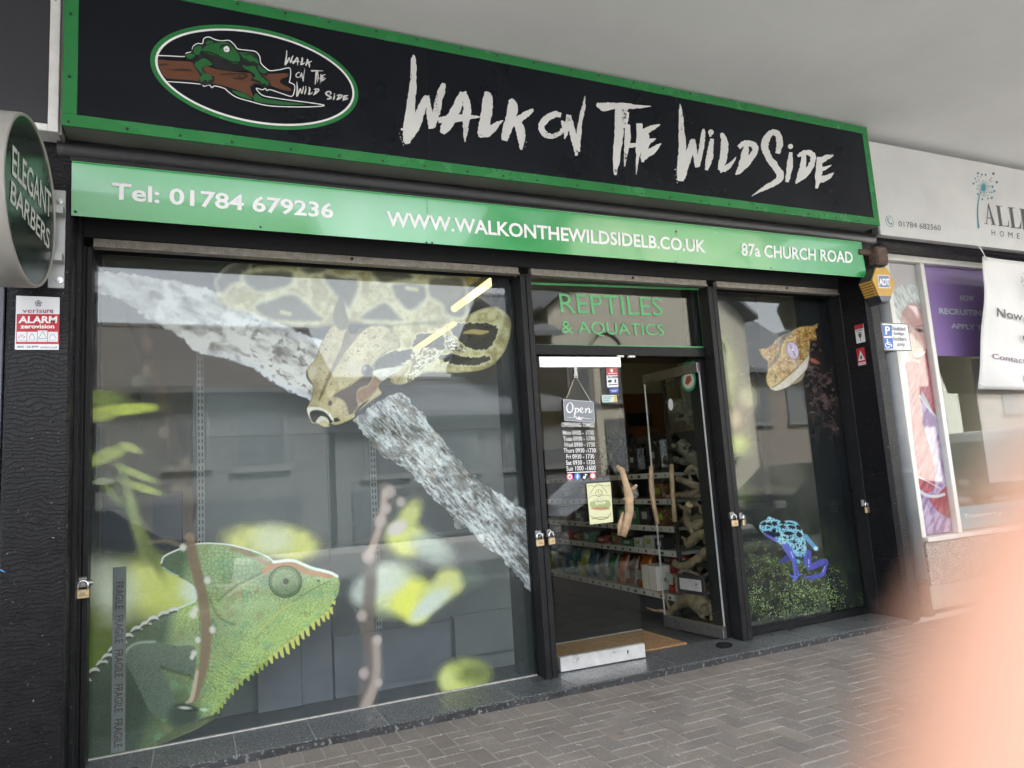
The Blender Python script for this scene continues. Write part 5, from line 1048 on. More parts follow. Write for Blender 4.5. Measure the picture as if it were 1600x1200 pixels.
# posters inside the neighbour's window ---------------------------------
def paint_lady(c):
    U, V = c.U, c.V
    c.over(sst(.3, .7, fbm(U/30, V/60, 3, 3))*.6, (232, 224, 226), 1)
    L = lambda l, ox, oy, s: [(ox+x*s, oy+y*s) for x, y in l]
    a = (1380, 400, .18333)
    # hair
    i, m, sd, u, v = c.poly(L([(60, 420), (75, 330), (120, 270), (190, 240), (260, 245), (320, 290), (350, 360), (370, 470), (375, 600), (330, 480), (250, 395), (180, 450), (150, 540), (145, 640), (160, 720), (100, 640), (75, 540)], *a), 3, 1.5)
    t = fbm((u-1418)*.16+(v-460)*.05, (u-1400)*.5-(v-440)*.25, 4, 4); c.over(m, mixc(A(206, 196, 200), A(252, 250, 250), sst(.3, .65, t)), 1, i)
    # face
    i, m, sd, u, v = c.poly(L([(150, 540), (180, 455), (250, 400), (310, 450), (350, 510), (368, 600), (372, 680), (390, 760), (380, 850), (370, 900), (330, 960), (280, 965), (240, 920), (215, 850), (190, 740), (155, 640)], *a), 3, 1.2)
    col = mixc(A(222, 164, 164), A(240, 200, 196), fbm(u/9, v/12, 3, 3)); col = mixc(col, A(206, 138, 142), sst(3.5, 0, sd)*.4); c.over(m, col, 1, i)
    for q in ((1393+44, 516, 7, 2.6, (120, 96, 96), 15), (1437, 516.5, 3, 2, (64, 58, 62), 10), (1418, 519, 4.5, 2, (96, 78, 80), 0), (1439, 509, 8, 1.2, (176, 140, 138), -12), (1417, 511, 5, 1.2, (170, 134, 134), 10)): c.dab(q[0], q[1], q[2], q[3], q[4], 1, q[5], .4, .9)
    c.line([(1430, 520, 2), (1432, 534, 3), (1436, 541, 3), (1430, 543, 3)], (196, 134, 134), 1, 1.2, .7)
    i, m, sd, u, v = c.poly(L([(245, 845), (300, 830), (350, 805), (368, 790), (372, 830), (350, 865), (300, 885), (265, 875)], *a), 3, .6); c.over(m, (176, 62, 80), 1, i)
    i, m, sd, u, v = c.poly(L([(255, 845), (300, 836), (360, 806), (350, 840), (310, 860), (275, 862)], *a), 3, .5); c.over(m, (248, 242, 238), 1, i)
    c.line([(1422, 548, 1.4), (1425, 558, 1.4), (1432, 566, 1.4)], (204, 144, 144), 1, .8, .6); c.line([(1449, 538, 1.2), (1451, 548, 1.2), (1450, 556, 1.2)], (198, 136, 140), 1, .8, .6)
    # blouse, neck, arms
    bl = (1400, 560, .25)
    i, m, sd, u, v = c.poly(L([(150, 240), (200, 300), (270, 380), (300, 420), (310, 520), (330, 700), (345, 850), (365, 1000), (390, 1095), (180, 1110), (160, 1000), (140, 860), (160, 600), (150, 400)], *bl), 3, 1.5)
    t = fbm((u-1440)*.22+(v-650)*.1, (v-650)*.06-(u-1440)*.05, 6, 4); c.over(m, mixc(A(178, 140, 186), A(226, 200, 228), sst(.3, .68, t)), 1, i)
    def skin(l, w=1.2):
        i, m, sd, u, v = c.poly(L(l, *bl), 3, w); t = fbm(u/3.5+v*.12, v/14, 8, 4); col = mixc(A(184, 84, 102), A(224, 136, 150), sst(.25, .75, t)); c.over(m, mixc(col, A(170, 84, 98), sst(3, 0, sd)*.6), 1, i)
    skin([(160, -20), (230, -10), (245, 60), (262, 160), (275, 300), (270, 380), (230, 330), (190, 250), (160, 190), (170, 120), (150, 60)])
    skin([(60, 30), (110, 20), (180, 50), (185, 110), (165, 180), (155, 260), (165, 380), (200, 520), (235, 650), (245, 760), (230, 830), (150, 835), (135, 740), (115, 560), (95, 380), (80, 220), (70, 110)])
    skin([(205, 870), (260, 850), (320, 790), (350, 770), (360, 860), (372, 990), (340, 1000), (280, 970), (240, 930)])
    skin([(270, 415), (300, 430), (305, 530), (285, 510)], .8)
    for l in ([(70, 40), (120, 45), (170, 90)], [(90, 90), (130, 200), (140, 350)], [(120, 150), (130, 300), (160, 480)]): c.line([(x, y, 1.2) for x, y in L(l, *bl)], (182, 104, 118), 1, .8, .6)
    c.line([(x, y, 4.5) for x, y in L([(138, 820), (190, 855), (250, 862), (300, 850)], *bl)], (240, 232, 240), 1, .8)
    c.line([(x, y, 1.6) for x, y in L([(125, 732), (200, 770), (280, 815)], *bl)], (244, 230, 240), 1, .6)
    for l in ([(155, 240), (200, 320), (215, 480), (270, 620)], [(240, 380), (250, 520), (300, 700)], [(215, 580), (280, 640), (310, 720)], [(180, 880), (230, 980), (250, 1090)]): c.line([(x, y, 2.0) for x, y in L(l, *bl)], (172, 136, 178), 1, 1.4, .7)
    c.line([(x, y, 2.5) for x, y in L([(150, 235), (210, 320), (275, 385)], *bl)], (246, 238, 246), 1, .8)
    c.over(sst(1448, 1390, U)*sst(640, 420, V)*.25, (236, 226, 230), 1)
    c.c = .92*np.clip(c.c, 0, 1)**1.22
lp = sheet('window_poster', 5.937, 6.370, .632, 3.16, .046, .006, paint_lady, K['poster'], None, (226, 212, 216), 1)
tag(lp, 'tall window poster of a smiling white haired woman resting her chin on her hand', 'poster')
pm = mat('purple_poster_ink', (.40, .23, .56), .5)
x0p = 6.352; tp, bt = at(1449, 415, .05).z, at(1465, 556, .05).z
pp = thing('window_poster', 'purple recruiting poster with white capital lettering behind the banner', 'poster', (7, .05, 2.6))
adopt(MB().box(6.427, 8.19, .046, .05, bt, 3.16).build('sheet', pm), pp)
PP = facade(.045)
adopt(text('lettering', [ptext('NOW', PP, (1500, 470.5), (1522, 471.5), (1499.4, 461), .002, .035), ptext('RECRUITING CARERS', PP, (1467.5, 490.5), (1590, 497), (1466.5, 481), .002, .035), ptext('APPLY TODAY', PP, (1486, 513), (1570, 518), (1485.5, 505), .002, .035)], K['whiteb']), pp)
tq = thing('window_poster', 'pale blue strip poster reading Trustworthy at the foot of the window', 'poster', (7, .05, .8))
zt_, zb_ = at(1502, 792, .05).z, .632
adopt(MB().box(6.427, 8.19, .046, .05, zb_, zt_).build('sheet', mat('pale_blue_ink', (.24, .42, .50), .5)), tq)
adopt(text('lettering', [ptext('Trustworthy', PP, (1507, 812), (1566, 805), (1506, 803.5), .0, .01)], K['whiteb']), tq)
ps = MB().box(7.0, 8.18, .046, .05, .632+.4, bt-.02).build('window_poster', mat('faded_poster', (.52, .42, .40), .6)); tag(ps, 'faded plain poster in the window below the white banner', 'poster')

# banner ------------------------------------------------------------------
ban = thing('banner', 'white hanging vinyl banner reading Now and Contact us, tied under the neighbouring sign', 'banner', (7.6, -.3, 2.6))
bn = Vector((0, -1.31, -.25)).normalized()
PBn = onplane((0, -.345, 3.15), bn)
A_, B_, C_ = PBn(1536, 400), PBn(1527, 608), PBn(1760, 428)
ux = Vector((1, 0, 0)); uz = (A_-B_); Lb = 2.0
def bp_(s, t): 
    w = .012*math.sin(s*9+t*3)+.008*math.sin(t*11+s*5)+.010*math.sin((s*3+t*2)**2)
    return B_+ux*Lb*s+uz*t+Vector((.0, -1, 0))*(w*(.4+.6*min(1, 4*(1-t)+.2)))+Vector((0, 0, -.02*math.sin(math.pi*s)))
b = MB(); n1, n2 = 40, 30
V_ = [bp_(i/n1, j/n2) for j in range(n2+1) for i in range(n1+1)]
b.v = [tuple(p) for p in V_]; b.f = [(j*(n1+1)+i, j*(n1+1)+i+1, (j+1)*(n1+1)+i+1, (j+1)*(n1+1)+i) for j in range(n2) for i in range(n1)]
o = adopt(b.build('sheet', mat('banner_vinyl', (.66, .655, .65), .4, var=.04, vscale=4, bump=.35, bscale=5), None, True), ban)
md = o.modifiers.new('t', 'SOLIDIFY'); md.thickness = .0025
adopt(text('lettering', [ptext('Now accepting', PBn, (1554, 499), (1668, 519), (1553.5, 481), .026, .012), ptext('clients', PBn, (1594, 533), (1640, 541), (1593, 518), .026, .012)], K['grey_ink']), ban)
adopt(text('lettering', [ptext('Contact us today', PBn, (1546.5, 563), (1655, 578), (1546, 552), .026, .01)], mat('mauve_ink', (.22, .14, .24), .5)), ban)
adopt(text('lettering', [ptext('01784 682560', PBn, (1595.5, 597.5), (1690, 612), (1595, 585), .026, .006)], K['grey_ink']), ban)
adopt(flat('small_emblem', [[PBn(1600+2.5*math.cos(k*.8), 437+3.5*math.sin(k*.8), off=.024) for k in range(8)]]+[[PBn(1600+8*math.cos(j*.7)+1.1*math.cos(k*1.2), 437+11*math.sin(j*.7)+1.4*math.sin(k*1.2), off=.024) for k in range(5)] for j in range(9)]+[[PBn(1598.6, 442, off=.024), PBn(1600, 442, off=.024), PBn(1597.5, 470, off=.024), PBn(1595.5, 470, off=.024)]], mat('emblem_blue_grey', (.2, .25, .3), .6)), ban)
b = MB()
for u, v in ((1539, 405), (1533, 503), (1530, 603)):
    p = PBn(u, v, off=.012); 
    for k in range(14):
        a = k*math.pi/7; c = (k+1)*math.pi/7; r1, r2 = .010, .018
        b.quad(p+Vector((r1*math.cos(a), 0, r1*math.sin(a))), p+Vector((r1*math.cos(c), 0, r1*math.sin(c))), p+Vector((r2*math.cos(c), 0, r2*math.sin(c))), p+Vector((r2*math.cos(a), 0, r2*math.sin(a))))
adopt(b.build('eyelet', K['steeld']), ban)
p = PBn(1538, 404, off=.014); b = MB(); b.tube([p, p+Vector((-.03, .0, .06)), p+Vector((-.05, .02, .12)), p+Vector((-.01, .03, .13)), p], .004, 6); adopt(b.build('tie', K['whiteb']), ban)

# downpipe, parking sign, alarm box, junction box --------------------------
pipe = thing('downpipe', 'grey painted downpipe with a rusty foot behind the disabled parking plate', 'drainpipe', (5.70, -.09, 0))
b = MB(); b.tube([(5.645, -.10, .285), (5.645, -.10, 1.6), (5.645, -.10, 3.3)], .068, 24); adopt(b.build('tube', K['pipe'], None, True), pipe)
b = MB(); b.tube([(5.648, -.10, 0), (5.647, -.10, .04), (5.646, -.10, .27), (5.645, -.10, .30)], [.085, .076, .074, .07], 20); adopt(b.build('rusty_shoe', K['rust'], None, True), pipe)
b = MB(); 
for z in (1.2, 2.75): b.tube([(5.645, -.10, z), (5.645, -.10, z+.04)], .073, 24); b.box(5.56, 5.74, -.06, -.02, z, z+.04)
adopt(b.build('bracket', K['pipe']), pipe)
PS2 = facade(-.192)
a0, a1, a2 = PS2(1384, 547.5), PS2(1423, 547.5), PS2(1377, 503.5)
pk = thing('parking_sign', 'white disabled badge holders parking plate with two blue symbols', 'sign', (5.68, -.19, 2.3))
xa, xb, za, zb = PS2(1377, 503).x, PS2(1419, 505).x, PS2(1400, 548).z, PS2(1400, 504.5).z
adopt(MB().box(xa, xb, -.190, -.180, za, zb, bev=.004).build('plate', K['plate']), pk)
b = MB()
for q_ in ((xa+.003, xb-.003, za+.003, za+.009), (xa+.003, xb-.003, zb-.009, zb-.003), (xa+.003, xa+.009, za+.009, zb-.009), (xb-.009, xb-.003, za+.009, zb-.009)): b.box(q_[0], q_[1], -.1912, -.1895, q_[2], q_[3])
adopt(b.build('border', K['ink']), pk)
blue = mat('sign_blue', (.035, .14, .46), .4)
s_ = (zb-za)
adopt(flat('symbol_panel', [rrect(PS2, (1379.6, 525.2), (1394, 525.0), (1378.6, 508), .0005, .05), rrect(PS2, (1381.5, 545.0), (1396, 544.6), (1380.5, 528.2), .0005, .05)], blue), pk)
adopt(text('lettering', [ptext('P', PS2, (1383.5, 522.8), (1391, 522.7), (1382.6, 510), .001, .03)], K['whiteb']), pk)
adopt(strokes('wheelchair_symbol', [[(1386.2, 531, 2.4)], [(1386.6, 532.5, 1.6), (1387.2, 538, 1.6), (1391.5, 538, 1.5), (1393.2, 542, 1.5)], [(1387, 535, 1.2), (1390.5, 535.2, 1.2)], [(1385.4, 535.5, 1.2), (1383.4, 538.5, 1.2), (1384.6, 542.3, 1.2), (1388, 543, 1.2), (1390, 541, 1.2)]], PS2, 0, 0, 1, K['whiteb']), pk)
adopt(text('lettering', [ptext('Disabled', PS2, (1392, 516), (1414.8, 517), (1391.2, 509.5), .001), ptext('badge', PS2, (1397, 525), (1413, 525.5), (1396.5, 517.8), .001), ptext('holders', PS2, (1396.6, 532.5), (1416.5, 533), (1396, 525.8), .001), ptext('only', PS2, (1402, 543), (1414, 543), (1401.5, 534.3), .001)], K['ink']), pk)
adopt(MB().box(5.62, 5.80, -.18, -.15, 2.34, 2.37).build('bracket', K['steeld']), pk)
PX = facade(-.40)
hexp = [(1369, 418.5), (1386, 419), (1398.5, 442.5), (1392.5, 462.8), (1374, 462.5), (1363, 437)]
ab = thing('alarm_box', 'yellow and navy hexagonal burglar alarm box beside the end of the green strip', 'alarm box', at(1380, 442, -.36))
yl = mat('amber_plastic', (.52, .30, .055), .5, var=.1, vscale=12); nv = mat('navy_plastic', (.015, .018, .035), .45)
H3 = [PX(*p_) for p_ in hexp]
adopt(MB().prism(H3, (0, .013, 0)).build('front_plate', yl), ab)
def lerp(a, b_, t): return a+(b_-a)*t
back = [p_+Vector((-.02, .125, 0)) for p_ in H3]
b = MB(); b.prism([p_+Vector((0, .014, 0)) for p_ in H3[:]], (-.01, .108, 0)); adopt(b.build('housing', mat('dark_housing', (.05, .045, .04), .6)), ab)
b = MB(); lowl, lowr = H3[4], H3[3]
b.prism([lowl, lowr, lowr+Vector((-.03, 0, -.052)), lowl+Vector((.02, 0, -.052))], (0, .12, 0)); adopt(b.build('base_cap', nv), ab)
adopt(flat('base_lip', [[lowl+Vector((0, -.001, -.004)), lowr+Vector((0, -.001, -.004)), lowr+Vector((-.025, -.001, -.042)), lowl+Vector((.018, -.001, -.042))]], mat('slate_plastic', (.10, .11, .15), .4)), ab)
b = MB()
for k in range(6):
    p_ = lerp(H3[5], H3[4], (k+.6)/6.4)+Vector((-.004, .016, 0)); e_ = p_+Vector((-.006, .106, 0)); d_ = (H3[4]-H3[5]).normalized()*.008
    b.prism([p_-d_, p_+d_, e_+d_, e_-d_], (-.010, 0, -.002))
adopt(b.build('louvre', yl), ab)
bl, br, tl_ = (1373, 450), (1391, 450.3), (1371, 429.5)
adopt(flat('badge', [rrect(PX, bl, br, tl_, .0015, .02)], K['whiteb']), ab); adopt(flat('badge_face', [rrect(PX, (1373.6, 449), (1390.2, 449.3), (1371.8, 430.6), .002, .02)], mat('badge_blue', (.17, .22, .34), .5)), ab)
adopt(text('lettering', [ptext('ADT', PX, (1373.5, 445.5), (1390, 446), (1372.6, 435.2), .0025, .03, .9)], K['whiteb']), ab)
jb = thing('junction_box', 'small rusty brown box above the yellow alarm box', 'box', at(1374, 400, -.36))
c_ = at(1374, 400, -.36); adopt(MB().box(c_.x-.068, c_.x+.068, -.39, -.30, c_.z-.085, c_.z+.075, bev=.012).build('case', K['rust']), jb)
b = MB(); b.box(c_.x-.06, c_.x+.06, -.397, -.388, c_.z-.06, c_.z+.05, bev=.004); b.box(c_.x-.2, c_.x-.06, -.34, -.31, c_.z+.01, c_.z+.06, bev=.01); adopt(b.build('lid', K['rust']), jb)
b = MB(); q_ = at(1362, 385, -.35); b.tube([q_, q_+Vector((.02, -.02, -.1)), at(1366, 420, -.35)], .003, 6); adopt(b.build('cable', K['dark']), jb)

# padlocks ------------------------------------------------------------------
def padlock(u, v, Y, s, rot, label):
    """u,v = middle of the brass body in the photo"""
    p = at(u, v, Y); t = thing('padlock', label, 'padlock', p, 'brass padlocks on the shutter guides')
    M = Matrix.Translation(p) @ Matrix.Rotation(rot, 4, 'Z') @ Matrix.Scale(s, 4)
    adopt(MB().box(-.030, .030, -.009, .009, -.024, .024, M, bev=.004).build('body', K['brass']), t)
    b = MB(); b.tube([M @ Vector((x, 0, z)) for x, z in [(-.0225, .020), (-.0225, .042)]+[(-.0225*math.cos(a), .044+.0225*math.sin(a)) for a in [k*math.pi/10 for k in range(1, 10)]]+[(.0225, .042), (.0225, .020)]], .0052*s, 10)
    adopt(b.build('shackle', K['chrome'], None, True), t)
    b = MB(); b.box(-.016, .016, -.010, -.0088, -.008, -.003, M); b.box(-.012, .012, -.010, -.0088, .002, .006, M); adopt(b.build('engraving', mat('dark_brass', (.25, .17, .09), .5)), t)
    b = MB(); b.box(-.022, .018, .012, .035, .03, .085, M, bev=.004); b.box(-.006, .006, -.012, .014, .045, .06, M); b.tube([M @ Vector((.01, .03, .05)), M @ Vector((.045, .035, .05))], [.016*s, .013*s], 10); adopt(b.build('hasp', K['steeld']), t)
padlock(129, 928, -.03, 1.0, .10, 'brass padlock hanging on the post at the far left of the chameleon window')
padlock(844, 848, -.035, .95, .0, 'brass padlock hasped left of the groove on the post between snake window and door')
padlock(862, 845.5, -.035, .95, .35, 'brass padlock hasped right of the groove on the post between snake window and door')
padlock(1148, 817.5, -.035, 1.0, .0, 'brass padlock on the post right of the open door, left one of the pair')
padlock(1163, 816.5, -.035, .9, .6, 'brass padlock on the post right of the open door, right one of the pair')
padlock(1355, 797, -.03, 1.05, .3, 'brass padlock low on the last post beside the frog window')

# stickers and notices on the left door leaf ----------------------------------
def dthing(name, label, cat, u, v, group=None):
    return thing(name, label, cat, PD(u, v, off=.002), group)
t = dthing('alarm_sticker', 'small red and white alarm sticker in the top corner of the closed door', 'sticker', 957, 590)
adopt(flat('sheet', [rrect(PD, (948.5, 605.5), (966, 604.5), (947, 575.5), .0015, .03)], K['plate']), t)
adopt(flat('red_band', [rrect(PD, (947.6, 586.5), (965.4, 586.2), (947, 575.5), .002, .03)], K['red']), t)
adopt(text('lettering', [ptext('verisure', PD, (949.5, 584.8), (963.5, 584.5), (949.4, 582), .0025, .01)], K['whiteb']), t)
adopt(text('lettering', [ptext('ALARM', PD, (949, 591.3), (965, 590.8), (948.8, 587.6), .0025, .02)], K['ink']), t)
c0 = PD(955.5, 579, off=.0026); adopt(flat('emblem', [[c0+Vector((.014*(1 if k % 2 == 0 else .75)*math.cos(k*math.pi/5+math.pi/2), 0, .014*(1 if k % 2 == 0 else .75)*math.sin(k*math.pi/5+math.pi/2))) for k in range(10)]], K['whiteb']), t)
adopt(flat('pictogram', [rrect(PD, (950, 598), (955.5, 597.5), (950, 594), .0025), rrect(PD, (960, 598), (962.5, 597.8), (960, 593), .0025), rrect(PD, (950.3, 602), (964.5, 601.4), (950.3, 600.8), .0025)], K['ink']), t)
t = dthing('blue_sticker', 'small blue rectangular sticker under the red alarm sticker on the door', 'sticker', 959, 610)
adopt(flat('sheet', [rrect(PD, (952.3, 614.6), (966.8, 613.6), (951.8, 607), .0015, .05)], mat('cobalt_ink', (.03, .07, .36), .4)), t)
b = MB(); band(b, PD, (954, 610.3), (964.5, 609.8), .004, .002); band(b, PD, (956, 612), (963, 611.7), .003, .002); me = bpy.data.meshes.new('lines'); me.from_pydata(b.v, [], b.f); adopt(new('print_lines', me, K['whiteb']), t)
t = dthing('pale_sticker', 'pale blue and yellow sticker below the blue one on the door', 'sticker', 953, 622)
adopt(flat('sheet', [rrect(PD, (941, 628.8), (959.5, 628.4), (940, 617.4), .0015, .02)], mat('pale_mint_ink', (.50, .62, .60), .4)), t); adopt(flat('yellow_end', [rrect(PD, (959.5, 628.5), (964.5, 628.2), (958.5, 617.2), .0015, .02)], mat('yellow_ink', (.62, .48, .16), .4)), t)
b = MB(); 
for k in range(3): band(b, PD, (942, 620.3+k*3), (954+(k == 0)*3-(k == 2)*2, 620+k*3), .006, .002)
for k in range(4): band(b, PD, (960.3, 619.3+k*2.4), (962.8, 619.2+k*2.4), .004, .002)
me = bpy.data.meshes.new('print_lines'); me.from_pydata(b.v, [], b.f); adopt(new('print_lines', me, mat('grey_green_ink', (.15, .2, .2), .5)), t)
# open sign on its string
t = dthing('open_sign', 'clear hanging Open sign on a string in the closed door', 'sign', 904, 642)
fr = glass_mat('frosted_acrylic'); 
m_ = mat('frosted_plate', (.20, .22, .24), .35); adopt(flat('plate', [rrect(PD, (881.2, 657.2), (928, 660), (879, 624.5), .012, .02)], m_), t)
b = MB()
for p_, q_ in (((881.2, 657.2), (928, 660)), ((928, 660), (925.6, 628)), ((925.6, 628), (879, 624.5)), ((879, 624.5), (881.2, 657.2))): band(b, PD, p_, q_, .005, .0128)
me = bpy.data.meshes.new('edge'); me.from_pydata(b.v, [], b.f); adopt(new('edge', me, mat('acrylic_edge', (.42, .44, .46), .3)), t)
sq = (850, 540, .1832)
adopt(strokes('lettering', [[(205, 492, 5), (188, 520, 9), (192, 558, 12), (215, 572, 9), (236, 550, 10), (238, 515, 11), (222, 490, 6), (205, 492, 4), (196, 510, 5), (180, 530, 4)], [(250, 535, 5), (262, 540, 11), (256, 580, 12), (250, 612, 8)], [(258, 556, 6), (275, 536, 9), (288, 548, 11), (280, 568, 8), (262, 570, 5)], [(296, 556, 5), (318, 550, 6), (320, 536, 8), (305, 534, 6), (300, 556, 11), (315, 574, 8), (338, 562, 4)], [(340, 540, 6), (350, 545, 10), (346, 575, 9)], [(350, 560, 5), (368, 536, 8), (380, 548, 11), (378, 572, 10), (398, 566, 5), (402, 545, 3)]], PD, *sq, K['whiteb'], None, .014), t)
adopt(strokes('ornament', [[(188, 611, 2), (215, 614, 3), (245, 617, 3)], [(335, 622, 3), (365, 624, 3), (395, 626, 2)], [(248, 618, 3), (265, 608, 6), (280, 626, 5), (292, 612, 12), (305, 628, 6), (318, 614, 6), (334, 622, 3)], [(262, 622, 5), (292, 630, 9), (320, 628, 5)]], PD, *sq, K['whiteb'], None, .014), t)
b = MB(); hk = PD(898, 588, off=.012); b.tube([PD(882.5, 626, off=.013), hk, PD(922.5, 628.5, off=.013)], .0022, 5); adopt(b.build('string', mat('white_string', (.62, .58, .5), .8)), t)
b = MB(); p_ = PD(899, 582, off=.008); b.box(p_.x-.013, p_.x+.013, p_.y-.006, p_.y+.006, p_.z-.03, p_.z+.045, bev=.005); b.tube([hk+Vector((-.015, 0, .01)), hk+Vector((-.01, -.01, -.012)), hk+Vector((.01, -.01, -.012)), hk+Vector((.015, 0, .01))], .005, 8); adopt(b.build('hook', mat('clear_plastic', (.5, .5, .48), .2)), t)
# dog friendly poster
t = dthing('paper_notice', 'pale yellow dog friendly shop notice taped low on the closed door', 'poster', 937, 785)
cq = [PD(*p_, off=.004) for p_ in ((921.5, 819.5), (957.8, 815.5), (953.5, 753), (916, 756))]
adopt(flat('sheet', [cq], mat('pale_yellow_paper', (.66, .65, .40), .7, var=.05, vscale=6)), t)
nq = (900, 740, .1)
olive = mat('olive_ink', (.20, .22, .10), .6)
adopt(strokes('drawing', [[(210, 325, 8), (340, 160, 8), (490, 310, 8)], [(300, 300, 9), (330, 255, 9), (390, 265, 9), (405, 310, 9), (370, 355, 9), (315, 345, 9), (298, 305, 9)], [(345, 290, 20)], [(385, 280, 12)], [(335, 320, 6), (360, 328, 8), (385, 315, 6)], [(200, 375, 7), (260, 340, 7), (350, 350, 7), (450, 335, 7), (530, 350, 7)], [(180, 200, 8), (230, 185, 6), (290, 200, 8), (400, 180, 6), (470, 195, 8), (535, 175, 6)],
       [(225, 660, 8), (280, 690, 9), (380, 680, 9), (490, 680, 9), (540, 610, 8)], [(240, 710, 12), (290, 700, 10), (380, 715, 16), (480, 695, 10), (510, 660, 10)]], PD, *nq, olive, None, .0046), t)
b = MB(); b.poly([PD(900+.1*(375+165*math.cos(a)), 740+.1*(480+95*math.sin(a)), off=.0044) for a in [k*.2094 for k in range(30)]]); me = bpy.data.meshes.new('oval'); me.from_pydata(b.v, [], b.f); adopt(new('oval', me, mat('oval_ink', (.34, .40, .17), .6)), t)
b = MB(); b.poly([PD(900+.1*(375+150*math.cos(a)), 740+.1*(545+25*math.sin(a)), off=.0050) for a in [k*.4189 for k in range(15)]]); me = bpy.data.meshes.new('red_banner'); me.from_pydata(b.v, [], b.f); adopt(new('red_banner', me, mat('salmon_ink', (.48, .25, .14), .6)), t)
adopt(text('lettering', [ptext('DOG FRIENDLY', PD, (924, 783.6), (951, 781.5), (923.5, 780), .005, .03), ptext('SHOP', PD, (930, 788.6), (946, 787.6), (929.8, 784.6), .005, .03)], mat('cream_ink', (.75, .74, .55), .6)), t)
adopt(text('lettering', [ptext('WELCOME', PD, (928, 795.4), (948, 794.2), (927.9, 792.6), .0054, .02)], olive), t)
# sticker, oval disc and letter plate on the open leaf
def lt(name, label, cat, u, v, ru, rv, m, col=None):
    c = rx(u, v, .008); d = (rx(u+1, v)-rx(u-1, v)); d.z = 0; d.normalize()
    t = thing(name, label, cat, c)
    def pt(a, e): return c+d*a+Vector((0, 0, e))
    return t, pt
t, pt_ = lt('round_sticker', 'round green sticker high on the open glass door', 'sticker', 1077, 593, 0, 0, None)
adopt(flat('backing', [[pt_(.085*math.cos(k*.3142), .095*math.sin(k*.3142)-.005) for k in range(20)], [pt_(-.085, .07), pt_(.085, .07), pt_(.09, .14), pt_(-.07, .14)]], mat('sticker_green', (.02, .22, .12), .4)), t)
adopt(flat('picture', [[pt_(.066*math.cos(k*.3142), .066*math.sin(k*.3142)-.01)+Vector((-.002, 0, 0)) for k in range(20)]], mat('sticker_pale', (.45, .42, .33), .5)), t)
adopt(flat('figure', [[pt_(-.04, -.03)+Vector((-.004, 0, 0)), pt_(-.01, -.045)+Vector((-.004, 0, 0)), pt_(.04, -.01)+Vector((-.004, 0, 0)), pt_(.03, .03)+Vector((-.004, 0, 0)), pt_(-.02, .025)+Vector((-.004, 0, 0))]], mat('sticker_brown', (.2, .06, .03), .5)), t)
adopt(flat('yellow_band', [[pt_(-.05, .095)+Vector((-.002, 0, 0)), pt_(.07, .09)+Vector((-.002, 0, 0)), pt_(.07, .12)+Vector((-.002, 0, 0)), pt_(-.05, .125)+Vector((-.002, 0, 0))]], mat('sticker_yellow', (.5, .42, .05), .5)), t)
t, pt_ = lt('oval_plate', 'small pale oval plate on the inner edge of the open door glass', 'plate', 1049, 632, 0, 0, None)
adopt(flat('disc', [[pt_(.03*math.cos(k*.3142), .05*math.sin(k*.3142)) for k in range(20)]], K['whiteb']), t)
t, pt_ = lt('letter_plate', 'black framed letter plate low on the open glass door', 'letter plate', 1082, 913, 0, 0, None)
b = MB(); b.prism([pt_(-.15, -.075), pt_(.15, -.075), pt_(.15, .075), pt_(-.15, .075)], (-.012, 0, 0)); adopt(b.build('frame', K['dark']), t)
b = MB(); b.prism([pt_(-.12, -.045)+Vector((-.012, 0, 0)), pt_(.12, -.045)+Vector((-.012, 0, 0)), pt_(.12, .045)+Vector((-.012, 0, 0)), pt_(-.12, .045)+Vector((-.012, 0, 0))], (-.006, 0, 0)); adopt(b.build('flap', K['steel']), t)
# doormat
mt = thing('doormat', 'brown coir doormat just inside the open doorway', 'doormat', (3.0, .5, .05))
adopt(MB().box(2.35, 3.42, .205, .80, .036, .052, bev=.004).build('coir', mat('coir', (.30, .17, .075), .95, var=.3, vscale=30, bump=.9, bscale=160)), mt)
adopt(MB().box(2.35, 3.42, .801, .825, .036, .054).build('metal_edge', K['steel']), mt)
# ================================================================ shop interior
struct(MB().box(-.6, 8, .19, 6.4, -.1, .035).build('shop_floor', mat('dark_vinyl_floor', (.045, .045, .047), .38, spec=.5, var=.3, vscale=5)))
wm = mat('magnolia_wall', (.66, .60, .46), .8)
part(MB().box(-.6, 8, 4.9, 5.0, .035, 3.05), 'back_wall', wm); part(MB().box(-.62, -.56, .3, 5, .035, 3.05), 'side_wall', wm); part(MB().box(7.2, 7.3, 1.05, 5, .035, 3.05), 'side_wall', wm)
part(MB().box(-.6, 7.3, .165, 5, 3.05, 3.15), 'ceiling', mat('ceiling_tiles', (.45, .44, .41), .9, var=.04, vscale=3)); part(MB().box(5.3, 5.4, .3, 1.05, .035, 3.05), 'side_wall', wm); part(MB().box(5.4, 7.3, 1.01, 1.05, .035, 3.05), 'side_wall', wm)
bd = MB(); bd.box(5.98, 6.85, 4.84, 4.895, .035, 2.56, bev=.006); bdo = part(bd, 'inner_door', mat('brown_door', (.26, .125, .05), .5, var=.25, vscale=3))
part(MB().box(6.12, 6.55, 4.83, 4.845, 2.05, 2.25), 'window', K['dark'], bdo)
